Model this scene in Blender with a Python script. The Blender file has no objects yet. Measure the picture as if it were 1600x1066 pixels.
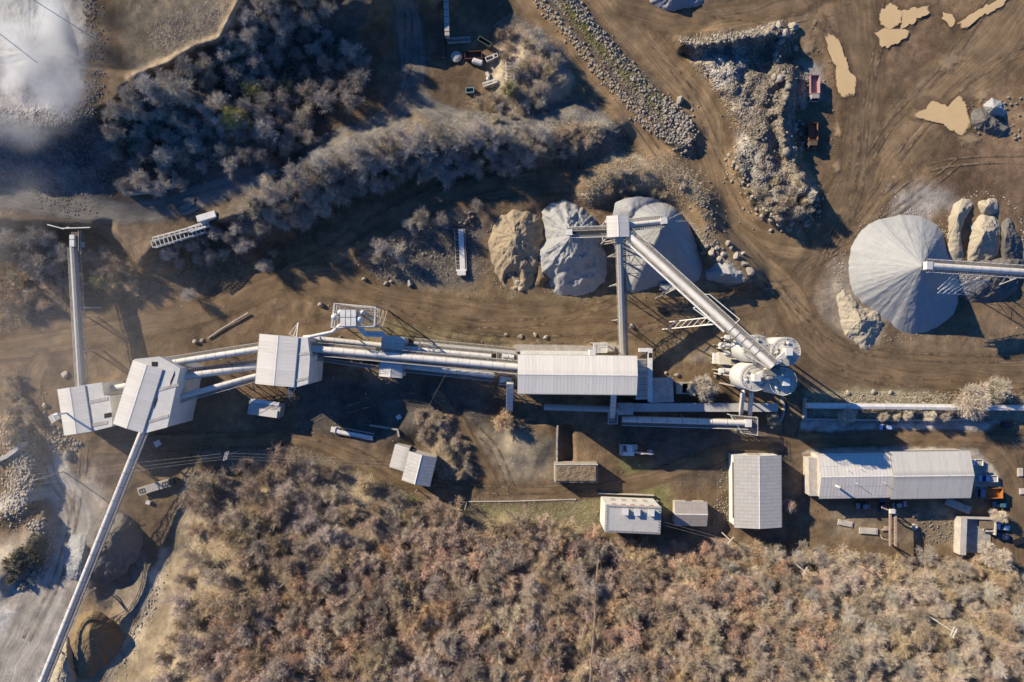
import bpy, math, random
import numpy as np
from mathutils import Vector, Matrix
random.seed(7); RNG = np.random.default_rng(7)
C = bpy.context.scene
COL = C.collection
R = math.radians
# ---------------------------------------------------------------- camera, sky, sun, exposure
HC = 213.0                                     # drone height over the yard, metres
CX, CY, S = 800.0, 533.0, 5.0                  # five photo pixels to a metre at yard level
SUN_EL, SUN_AZ = R(24.5), math.atan2(0.575, -0.818)
cam = bpy.data.cameras.new('camera'); cam.sensor_width = 36.0; cam.lens = 36.0*HC/320.0
cam.clip_start = 1.0; cam.clip_end = 6000.0
camo = bpy.data.objects.new('camera', cam); COL.objects.link(camo); camo.location = (0, 0, HC)
C.camera = camo
world = bpy.data.worlds.new('World'); C.world = world; world.use_nodes = True
wn = world.node_tree.nodes; wl = world.node_tree.links
sky = wn.new('ShaderNodeTexSky'); sky.sky_type = 'NISHITA'; sky.sun_disc = False
sky.sun_elevation = SUN_EL; sky.sun_rotation = math.atan2(-0.818, 0.575)
sky.air_density = 1.4; sky.dust_density = 0.3; sky.ozone_density = 3.0
tint = wn.new('ShaderNodeMix'); tint.data_type = 'RGBA'; tint.blend_type = 'MULTIPLY'; tint.inputs[0].default_value = 1.0; tint.inputs[7].default_value = (.36, .92, 1.80, 1)   # a clear, deep blue winter sky
wl.new(sky.outputs[0], tint.inputs[6]); wl.new(tint.outputs[2], wn['Background'].inputs['Color']); wn['Background'].inputs['Strength'].default_value = 0.05
sl = bpy.data.lights.new('sun', 'SUN'); sl.energy = 5.0; sl.angle = R(0.5); sl.color = (1.0, 0.86, 0.64)
so = bpy.data.objects.new('sun', sl); COL.objects.link(so)
sd = Vector((0.818*math.cos(SUN_EL), -0.575*math.cos(SUN_EL), -math.sin(SUN_EL)))
so.rotation_euler = sd.to_track_quat('-Z', 'Y').to_euler(); so.location = (-100, 70, 90)
C.view_settings.view_transform = 'Standard'; C.view_settings.look = 'None'
C.view_settings.exposure = 0.78; C.view_settings.gamma = 1.0
C.render.engine = 'CYCLES'; C.cycles.use_denoising = True
C.cycles.max_bounces = 6; C.cycles.diffuse_bounces = 2; C.cycles.transparent_max_bounces = 16
C.cycles.volume_bounces = 1; C.cycles.volume_step_rate = 2.0

# ---------------------------------------------------------------- numbers: noise, distances, smooth steps
def _lat(n, seed): return np.random.default_rng(seed).random((n, n))
_L = [_lat(128, 100+i) for i in range(6)]
def vnoise(x, y, k=0):
    L = _L[k % 6]; xi = np.floor(x).astype(int); yi = np.floor(y).astype(int)
    fx = x-xi; fy = y-yi; fx = fx*fx*(3-2*fx); fy = fy*fy*(3-2*fy)
    a = L[xi % 128, yi % 128]; b = L[(xi+1) % 128, yi % 128]; c = L[xi % 128, (yi+1) % 128]; d = L[(xi+1) % 128, (yi+1) % 128]
    return (a*(1-fx)+b*fx)*(1-fy)+(c*(1-fx)+d*fx)*fy
def fbm(x, y, sc, oct=4, k=0):
    s = 0; a = .5; f = 1/sc; t = 0
    for i in range(oct):
        s = s+a*vnoise(x*f+17.3*i, y*f+5.1*i, k+i); t += a; a *= .55; f *= 2.03
    return s/t
def sstep(a, b, x):
    t = np.clip((x-a)/(b-a), 0, 1); return t*t*(3-2*t)
def seg_dist(x, y, pts):
    d = np.full(np.shape(x), 1e9); tt = np.zeros(np.shape(x)); L = 0
    for (x0, y0), (x1, y1) in zip(pts[:-1], pts[1:]):
        dx, dy = x1-x0, y1-y0; l2 = dx*dx+dy*dy+1e-9
        t = np.clip(((x-x0)*dx+(y-y0)*dy)/l2, 0, 1)
        q = np.hypot(x-x0-t*dx, y-y0-t*dy); m = q < d
        d = np.where(m, q, d); tt = np.where(m, L+t*math.sqrt(l2), tt); L += math.sqrt(l2)
    return d, tt/max(L, 1e-6)
def inside(x, y, poly):
    r = np.zeros(np.shape(x), bool); n = len(poly)
    for i in range(n):
        x0, y0 = poly[i]; x1, y1 = poly[(i+1) % n]
        if y0 == y1: continue
        c = ((y0 > y) != (y1 > y)) & (x < (x1-x0)*(y-y0)/(y1-y0)+x0); r ^= c
    return r
def sdf(x, y, poly):
    d, _ = seg_dist(x, y, list(poly)+[poly[0]]); return np.where(inside(x, y, poly), -d, d)
def catmull(pts, step=5.0):
    P_ = [np.array(p, float) for p in pts]; P_ = [2*P_[0]-P_[1]]+P_+[2*P_[-1]-P_[-2]]; out = []
    for i in range(1, len(P_)-2):
        p0, p1, p2, p3 = P_[i-1:i+3]; n = max(1, int(np.linalg.norm(p2-p1)/step))
        for j in range(n):
            t = j/n
            out.append(.5*((2*p1)+(-p0+p2)*t+(2*p0-5*p1+4*p2-p3)*t*t+(-p0+3*p1-3*p2+p3)*t**3))
    out.append(P_[-2]); return np.array(out)

# ---------------------------------------------------------------- the lie of the land, written over the photo's pixel grid
PLATEAU = [(-1500, -1500), (330, -1500), (385, -30), (372, 5), (345, 62), (300, 72), (262, 98), (212, 122), (170, 160), (130, 185), (80, 195), (0, 192), (-1500, 190)]
CREST = [(440, -22), (490, -22), (575, -12), (660, -60), (690, -600), (380, -600)]  # its top lies unseen past the upper edge, sized for the shade it casts
RIDGE = [(385, 350), (450, 300), (540, 255), (640, 222), (750, 212), (850, 218), (945, 200)]
BENCH = [(-1500, 100), (100, 100), (420, 180), (420, 290), (372, 330), (330, 346), (245, 374), (222, 396), (185, 364), (145, 350), (70, 346), (-1500, 340)]
RUBBLE = [(1062, 62), (1110, 50), (1215, 34), (1243, 48), (1232, 90), (1262, 120), (1238, 185), (1246, 255), (1280, 300), (1258, 350), (1205, 345), (1150, 290), (1138, 240), (1165, 215), (1130, 150), (1085, 95)]
RIM = [(925, 290), (965, 270), (1040, 270), (1092, 310), (1112, 370), (1165, 430)]
WOOD = [(285, 745), (325, 712), (450, 703), (560, 748), (640, 780), (760, 800), (880, 802), (950, 850), (1060, 850), (1140, 850), (1290, 880), (1480, 880), (1700, 890), (3500, 900), (3500, 3000), (-300, 3000), (150, 1200), (180, 1066), (235, 960), (262, 880)]
BERM = [(835, -40), (900, 40), (960, 110), (1020, 175), (1068, 212)]
LEFT_BERM = [(10, 680), (38, 735), (22, 800)]
LEFT_BUSH = [(-10, 905), (40, 860), (62, 825)]
def land(x, y):
    n1 = fbm(x, y, 60, 4, 1)-.5; n2 = fbm(x, y, 14, 3, 2)-.5; wx = x+36*(fbm(x, y, 45, 3, 3)-.5); wy = y+36*(fbm(x, y, 45, 3, 4)-.5)
    h = .8*n1
    d = sdf(wx, wy, PLATEAU); t = 1-sstep(0, 118, d); c = 1-sstep(0, 16, d)          # a bench with a low cliff along its lip
    h = h+10.5*t+3.0*c
    d = sdf(wx, wy, CREST); h = h+13*(1-sstep(0, 105, d))*(1-.45*t)
    d = sdf(x+.4*(wx-x), y+.4*(wy-y), BENCH); h = h+8.0*(1-sstep(0, 22, d))*np.clip((560-x)/200, 0, 1)
    d, _ = seg_dist(x, y, [(203, 118), (262, 97), (302, 72), (343, 60), (370, 5)]); h = h+1.5*(1-sstep(0, 9, d))
    d, _ = seg_dist(wx, wy, RIDGE); h = h+8.5*(1-sstep(4, 54, d))*np.interp(x, [760, 870], [1, .45])
    d, _ = seg_dist(wx, wy, [(570, 395), (640, 365), (745, 322), (830, 315)]); h = h+2.0*(1-sstep(4, 34, d))
    d = sdf(x+.5*(wx-x), y+.5*(wy-y), RUBBLE); h = h+(5.0+4.0*n1+1.8*n2+3.2*(fbm(x, y, 26, 3, 5)-.5))*(1-sstep(-22, 10, d))
    d, _ = seg_dist(wx, wy, [(1068, 66), (1130, 62), (1215, 42)]); h = h+3.5*(1-sstep(2, 20, d))
    d, _ = seg_dist(wx, wy, [(1236, 130), (1238, 200), (1243, 260), (1258, 305)]); h = h+3.4*(1-sstep(3, 17, d))
    d, _ = seg_dist(wx, wy, [(1082, 78), (1130, 82), (1168, 72), (1192, 84), (1200, 108)]); h = h-2.0*(1-sstep(2, 18, d))
    d, _ = seg_dist(wx, wy, [(1186, 160), (1205, 170)]); h = h-1.4*(1-sstep(2, 16, d))
    d, _ = seg_dist(wx, wy, [(1215, 195), (1218, 260)]); h = h-1.3*(1-sstep(2, 15, d))
    d, _ = seg_dist(x, y, [(886, 672), (888, 716)]); h = h-2.6*(1-sstep(3, 13, d))
    d, _ = seg_dist(wx, wy, [(700, 660), (690, 700), (720, 740)]); h = h+1.2*(1-sstep(2, 14, d))
    d, _ = seg_dist(wx, wy, [(836, 400), (838, 440)]); h = h+2.5*(1-sstep(2, 16, d))
    d, _ = seg_dist(x, y, RIM); h = h+5.0*(1-sstep(2, 40, d))
    d, _ = seg_dist(x, y, BERM); h = h+2.4*(1-sstep(12, 36, d))-.9*(1-sstep(2, 14, d))
    d = sdf(wx, wy, WOOD); h = h+5.0*(1-sstep(-55, 8, d))+np.clip(y-800, 0, 330)*.058*(1-sstep(-120, 0, d))+2.2*n1*(1-sstep(-60, -10, d))
    d, _ = seg_dist(wx, wy, LEFT_BERM); h = h+4.0*(1-sstep(8, 40, d))
    d, _ = seg_dist(wx, wy, LEFT_BUSH); h = h+3.0*(1-sstep(4, 34, d))
    d = np.hypot((wx-835)/62, (wy-110)/72); h = h+5.0*(1-sstep(.3, 1.05, d))          # scrub mound with the worn track
    d = np.hypot((wx-822), (wy-95)*.8); h = h-1.3*np.exp(-((d-22)/7)**2)
    d = np.hypot((x-185)/52, (y-905)/70); h = h-4.0*(1-sstep(.2, 1.0, d))             # stockpile pit in the bottom left
    d = np.hypot((wx-250)/50, (wy-395)/40); h = h+2.5*(1-sstep(.2, 1.0, d))
    d = np.hypot((wx-160)/30, (wy-370)/26); h = h-2.4*(1-sstep(.3, 1.0, d))
    d, _ = seg_dist(x, y, [(600, 690), (680, 650), (700, 690)]); h = h+1.4*(1-sstep(2, 26, d))
    d = np.hypot((wx-830)/60, (wy-700)/52); h = h+1.6*(1-sstep(.3, 1.0, d))
    rough = sstep(.45, .75, fbm(x, y, 120, 2, 0))
    return h+.5*n2*(.35+rough)
# the sheet: fine inside the picture, coarser and coarser out to the horizon
def axis_steps(n, st):
    inner = np.arange(-60, n+61, st); o = []; d = st; v = inner[-1]
    while v < 26000: d *= 1.22; v += d; o.append(v-inner[-1])
    o = np.array(o); return np.concatenate([(inner[0]-o)[::-1], inner, inner[-1]+o])
GX = axis_steps(1600, 3.0); GY = axis_steps(1066, 3.0)
MX, MY = np.meshgrid(GX, GY, indexing='ij')
MH = land(MX, MY)
far = np.maximum(np.maximum(-MX, MX-1600), np.maximum(-MY, MY-1066)); MH = MH*(1-sstep(600, 2500, far))
def hz(x, y):
    x = np.asarray(x, float); y = np.asarray(y, float)
    i = np.clip(np.searchsorted(GX, x)-1, 0, len(GX)-2); j = np.clip(np.searchsorted(GY, y)-1, 0, len(GY)-2)
    fx = (x-GX[i])/(GX[i+1]-GX[i]); fy = (y-GY[j])/(GY[j+1]-GY[j])
    return (MH[i, j]*(1-fx)+MH[i+1, j]*fx)*(1-fy)+(MH[i, j+1]*(1-fx)+MH[i+1, j+1]*fx)*fy
def P(px, py, z=0.0):
    k = (HC-z)/HC/S; return Vector(((px-CX)*k, (CY-py)*k, z))
def G(px, py, dz=0.0):
    return P(px, py, float(hz(px, py))+dz)
def ground_under(w):                                                     # height of the land straight below a world point
    z = 0.0
    for _ in range(6):
        k = (HC-z)/HC/S; z = float(hz(CX+w[0]/k, CY-w[1]/k))
    return z

# ---------------------------------------------------------------- mesh helpers
def raw_mesh(name, V, F, mat=None, smooth=False, uv=None, attrs=None):
    me = bpy.data.meshes.new(name); V = np.asarray(V, np.float32); F = np.asarray(F, np.int32)
    me.vertices.add(len(V)); me.vertices.foreach_set('co', V.ravel())
    n, k = F.shape; me.loops.add(n*k); me.loops.foreach_set('vertex_index', F.ravel())
    me.polygons.add(n); me.polygons.foreach_set('loop_start', np.arange(0, n*k, k, dtype=np.int32))
    if smooth: me.polygons.foreach_set('use_smooth', np.ones(n, bool))
    if uv is not None:
        u = me.uv_layers.new(name='UVMap'); u.data.foreach_set('uv', np.asarray(uv, np.float32)[F.ravel()].ravel())
    me.update(calc_edges=True)
    if attrs:
        for an, av in attrs.items():
            a = me.color_attributes.new(an, 'FLOAT_COLOR', 'POINT'); a.data.foreach_set('color', np.asarray(av, np.float32).ravel())
    if mat: me.materials.append(mat)
    return me
def link(name, me, parent=None, loc=None):
    o = bpy.data.objects.new(name, me); COL.objects.link(o)
    if parent: o.parent = parent
    if loc is not None: o.location = loc
    return o
def tag(o, label=None, cat=None, group=None, kind=None):
    if label: o['label'] = label
    if cat: o['category'] = cat
    if group: o['group'] = group
    if kind: o['kind'] = kind
    return o
def thing(name, label, cat, loc=(0, 0, 0), rz=0.0, group=None):
    o = bpy.data.objects.new(name, None); COL.objects.link(o); o.location = loc; o.rotation_euler = (0, 0, rz)
    o.empty_display_size = .5
    return tag(o, label, cat, group)
def origin_of(o):
    w = Vector((0, 0, 0))
    while o: w = w+Vector(o.location); o = o.parent
    return w
class MB:
    def __init__(s): s.v = []; s.f = []; s.u = []
    def add(s, vs, fs, uvs=None):
        b = len(s.v); s.v += [tuple(p) for p in vs]
        for i, f in enumerate(fs): s.f.append(tuple(b+j for j in f)); s.u.append(uvs[i] if uvs else None)
        return s
    def hexa(s, b, t):                                                 # four bottom and four top points, same winding
        return s.add(list(b)+list(t), [(3, 2, 1, 0), (4, 5, 6, 7), (0, 1, 5, 4), (1, 2, 6, 5), (2, 3, 7, 6), (3, 0, 4, 7)])
    def box(s, c, d, ax=None, ay=None, az=None):
        c = Vector(c); ax = Vector(ax or (1, 0, 0)); ay = Vector(ay or (0, 1, 0)); az = Vector(az or ax.cross(ay))
        x, y, z = ax*d[0]/2, ay*d[1]/2, az*d[2]/2
        return s.hexa([c-x-y-z, c+x-y-z, c+x+y-z, c-x+y-z], [c-x-y+z, c+x-y+z, c+x+y+z, c-x+y+z])
    def rbox(s, c, d, rz=0): return s.box(c, d, (math.cos(rz), math.sin(rz), 0), (-math.sin(rz), math.cos(rz), 0))
    def prism(s, pts, z0, z1):
        n = len(pts); b = [(p[0], p[1], z0) for p in pts]; t = [(p[0], p[1], z1) for p in pts]
        return s.add(b+t, [tuple(range(n-1, -1, -1)), tuple(range(n, 2*n))]+[(i, (i+1) % n, n+(i+1) % n, n+i) for i in range(n)])
    def tube(s, p0, p1, r0, r1=None, n=8, caps=True):
        p0 = Vector(p0); p1 = Vector(p1); r1 = r0 if r1 is None else r1; d = (p1-p0)
        if d.length < 1e-6: return s
        d.normalize(); a = d.orthogonal().normalized(); b = d.cross(a)
        v = []
        for p, r in ((p0, r0), (p1, r1)):
            for i in range(n):
                t = 2*math.pi*i/n; v.append(p+(a*math.cos(t)+b*math.sin(t))*r)
        f = [(i, (i+1) % n, n+(i+1) % n, n+i) for i in range(n)]
        if caps: f += [tuple(range(n-1, -1, -1)), tuple(range(n, 2*n))]
        return s.add(v, f)
    def bar(s, p0, p1, w): return s.tube(p0, p1, w*.6, w*.6, 4)
    def path(s, pts, r, n=8):
        for a, b in zip(pts[:-1], pts[1:]): s.tube(a, b, r, r, n)
        return s
    def lathe(s, c, prof, n=24, axis=None):                            # prof: (radius, height) pairs
        c = Vector(c); v = []; f = []; m = len(prof); az = Vector(axis or (0, 0, 1)).normalized()
        a = az.orthogonal().normalized(); b = az.cross(a)
        for r, h in prof:
            for i in range(n):
                t = 2*math.pi*i/n; v.append(c+az*h+(a*math.cos(t)+b*math.sin(t))*max(r, 1e-3))
        for k in range(m-1):
            for i in range(n): f.append((k*n+i, k*n+(i+1) % n, (k+1)*n+(i+1) % n, (k+1)*n+i))
        f.append(tuple(range(n-1, -1, -1))); f.append(tuple((m-1)*n+i for i in range(n)))
        return s.add(v, f)
    def build(s, name, mat, parent=None, smooth=False):
        o_ = origin_of(parent) if parent else Vector((0, 0, 0))
        me = bpy.data.meshes.new(name); me.from_pydata([(p[0]-o_.x, p[1]-o_.y, p[2]-o_.z) for p in s.v], [], s.f)
        if any(u for u in s.u):
            L = me.uv_layers.new(name='UVMap'); i = 0
            for f, u in zip(s.f, s.u):
                for k in range(len(f)): L.data[i].uv = u[k] if u else (0, 0); i += 1
        if smooth:
            me.polygons.foreach_set('use_smooth', [True]*len(me.polygons))
            try: me.set_sharp_from_angle(angle=R(40))
            except Exception: pass
        if mat: me.materials.append(mat)
        return link(name, me, parent)

# ---------------------------------------------------------------- materials
class NT:
    def __init__(s, name):
        s.m = bpy.data.materials.new(name); s.m.use_nodes = True; s.t = s.m.node_tree; s.n = s.t.nodes; s.l = s.t.links
        s.p = s.n['Principled BSDF']; s.out = s.n['Material Output']
    def new(s, t, **kw):
        n = s.n.new(t)
        for k, v in kw.items():
            if k.startswith('i_'): n.inputs[k[2:].replace('_', ' ')].default_value = v
            else: setattr(n, k, v)
        return n
    def link(s, a, b): s.l.new(a, b)
    def math(s, op, a, b=None, clamp=False):
        n = s.n.new('ShaderNodeMath'); n.operation = op; n.use_clamp = clamp
        for i, v in enumerate((a, b)):
            if v is None: continue
            if isinstance(v, (int, float)): n.inputs[i].default_value = v
            else: s.l.new(v, n.inputs[i])
        return n.outputs[0]
    def mapr(s, v, a, b, c, d):
        n = s.n.new('ShaderNodeMapRange'); s.l.new(v, n.inputs[0])
        for i, q in enumerate((a, b, c, d)): n.inputs[i+1].default_value = q
        return n.outputs[0]
    def mix(s, f, a, b, mode='MIX'):
        n = s.n.new('ShaderNodeMix'); n.data_type = 'RGBA'; n.blend_type = mode
        for i, v in ((0, f), (6, a), (7, b)):
            if isinstance(v, (int, float)): n.inputs[i].default_value = v
            elif isinstance(v, tuple): n.inputs[i].default_value = (*v[:3], 1)
            else: s.l.new(v, n.inputs[i])
        return n.outputs[2]
    def noise(s, vec, scale, detail=4, rough=.55, out=0):
        n = s.n.new('ShaderNodeTexNoise'); n.inputs['Scale'].default_value = scale; n.inputs['Detail'].default_value = detail; n.inputs['Roughness'].default_value = rough
        if vec is not None: s.l.new(vec, n.inputs['Vector'])
        return n.outputs[out]
    def bump(s, h, strength=.5, dist=.1):
        n = s.n.new('ShaderNodeBump'); n.inputs['Strength'].default_value = strength; n.inputs['Distance'].default_value = dist
        s.l.new(h, n.inputs['Height']); s.l.new(n.outputs[0], s.p.inputs['Normal'])
    def geo(s): return s.n.new('ShaderNodeNewGeometry').outputs['Position']
    def rough(s, v): s.p.inputs['Roughness'].default_value = v; return s
MATS = {}
def simple(name, rgb, rough=.75, var=.25, scale=.8, metal=0.0, bump=.25, bscale=6.0, rnd=0.0, dirt=None, dirt_amt=.5):
    if name in MATS: return MATS[name]
    t = NT(name); pos = t.geo(); nz = t.noise(pos, scale, 5, .6)
    f = t.mapr(nz, .3, .7, 1-var, 1+var*.6)
    col = t.mix(1.0, rgb, f, 'MULTIPLY')
    if dirt:
        dn = t.noise(pos, scale*2.7, 6, .65); col = t.mix(t.mapr(dn, .5, .72, 0, dirt_amt), col, dirt)
    if rnd:
        oi = t.new('ShaderNodeObjectInfo'); hs = t.new('ShaderNodeHueSaturation'); t.link(col, hs.inputs['Color'])
        t.link(t.mapr(oi.outputs['Random'], 0, 1, 1-rnd, 1+rnd), hs.inputs['Value']); col = hs.outputs[0]
    t.link(col, t.p.inputs['Base Color']); t.p.inputs['Roughness'].default_value = rough; t.p.inputs['Metallic'].default_value = metal
    t.p.inputs['Specular IOR Level'].default_value = .3
    if bump: t.bump(t.noise(pos, bscale, 4, .6), bump, .05)
    MATS[name] = t.m; return t.m
def sheet_roof(name, rgb, pitch=.9, tile=2.2, stain=(.30, .25, .19), stain_amt=.35, lines=.10):
    """profiled sheet: ribs run down the slope, laps run across it (UV in metres: u along the eave, v down the slope)"""
    t = NT(name); uv = t.new('ShaderNodeUVMap').outputs[0]; sp = t.new('ShaderNodeSeparateXYZ'); t.link(uv, sp.inputs[0]); pos = t.geo()
    ru = t.math('FRACT', t.math('DIVIDE', sp.outputs[0], pitch)); rib = t.mapr(t.math('ABSOLUTE', t.math('SUBTRACT', ru, .5)), .40, .48, 0, 1)
    rv = t.math('FRACT', t.math('DIVIDE', sp.outputs[1], tile)); lap = t.mapr(t.math('ABSOLUTE', t.math('SUBTRACT', rv, .5)), .455, .49, 0, 1)
    cell = t.new('ShaderNodeTexWhiteNoise'); cv = t.new('ShaderNodeCombineXYZ')
    t.link(t.math('FLOOR', t.math('DIVIDE', sp.outputs[0], pitch)), cv.inputs[0]); t.link(t.math('FLOOR', t.math('DIVIDE', sp.outputs[1], tile)), cv.inputs[1]); t.link(cv.outputs[0], cell.inputs['Vector'])
    col = t.mix(1.0, rgb, t.mapr(cell.outputs['Value'], 0, 1, .93, 1.05), 'MULTIPLY')
    mp = t.new('ShaderNodeMapping'); mp.inputs['Scale'].default_value = (1.6, .16, 1); t.link(uv, mp.inputs[0])
    streak = t.noise(mp.outputs[0], 1.0, 5, .6); big = t.noise(pos, .25, 4, .6)
    col = t.mix(t.math('MULTIPLY', t.mapr(streak, .48, .8, 0, 1), t.mapr(big, .35, .65, .2*stain_amt, stain_amt)), col, stain)
    ln = t.math('MAXIMUM', rib, lap); col = t.mix(t.math('MULTIPLY', ln, lines), col, (.12, .11, .10))
    t.link(col, t.p.inputs['Base Color']); t.p.inputs['Roughness'].default_value = .55; t.p.inputs['Specular IOR Level'].default_value = .35
    t.bump(t.math('ADD', rib, t.math('MULTIPLY', streak, .15)), .35, .05)
    return t.m
WHITE = (.66, .63, .58)
M = {}
M['roof_white'] = sheet_roof('white_roof_sheet', (.64, .60, .525), 1.0, 40, stain_amt=.45, lines=.11)
M['roof_pale'] = sheet_roof('pale_roof_sheet', (.55, .52, .475), 1.05, 3.2, stain_amt=.6, lines=.38)
M['roof_asbestos'] = sheet_roof('grey_fibre_cement_roof', (.42, .40, .365), 1.1, 1.15, stain_amt=.7, lines=.34)
M['roof_grey'] = sheet_roof('grey_roof_sheet', (.47, .45, .41), .75, 40, stain_amt=.65, lines=.34)
M['roof_old'] = sheet_roof('rusted_grey_roof', (.33, .30, .27), .6, 1.6, stain=(.20, .13, .08), stain_amt=.9, lines=.5)
M['wall_white'] = simple('white_wall_cladding', (.62, .60, .55), .7, .12, .3, dirt=(.36, .31, .25), dirt_amt=.35)
M['wall_render'] = simple('weathered_render', (.46, .42, .37), .9, .2, .5, dirt=(.25, .2, .15), dirt_amt=.5)
M['concrete'] = simple('stained_concrete', (.34, .31, .27), .9, .25, .5, dirt=(.16, .13, .10), dirt_amt=.6)
M['steel_white'] = simple('white_painted_steel', (.62, .60, .56), .5, .15, .6, dirt=(.34, .27, .2), dirt_amt=.45)
M['steel_dusty'] = simple('dusty_grey_steel', (.40, .37, .33), .7, .25, .6, dirt=(.22, .18, .14), dirt_amt=.5)
M['steel_dark'] = simple('dark_rusted_steel', (.10, .08, .065), .8, .3, .9, dirt=(.15, .08, .04), dirt_amt=.6)
M['tube_white'] = simple('dusty_white_hood', (.56, .53, .48), .6, .14, .35, dirt=(.38, .32, .26), dirt_amt=.3)
M['seam'] = simple('dark_seam_band', (.14, .14, .14), .7, .2)
M['grating'] = simple('steel_grating', (.20, .18, .155), .85, .4, 3.0, dirt=(.36, .32, .27), dirt_amt=.6)
M['rubber'] = simple('black_rubber', (.018, .018, .018), .8, .2)
M['glass'] = simple('dark_window_glass', (.012, .016, .02), .15, .1, bump=0)
M['black'] = simple('dark_opening', (.012, .012, .012), .9, .1, bump=0)
def paint(n, c, r=.35): return simple(n, c, r, .12, 1.2, dirt=(.25, .2, .15), dirt_amt=.25, bump=.05)
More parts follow.
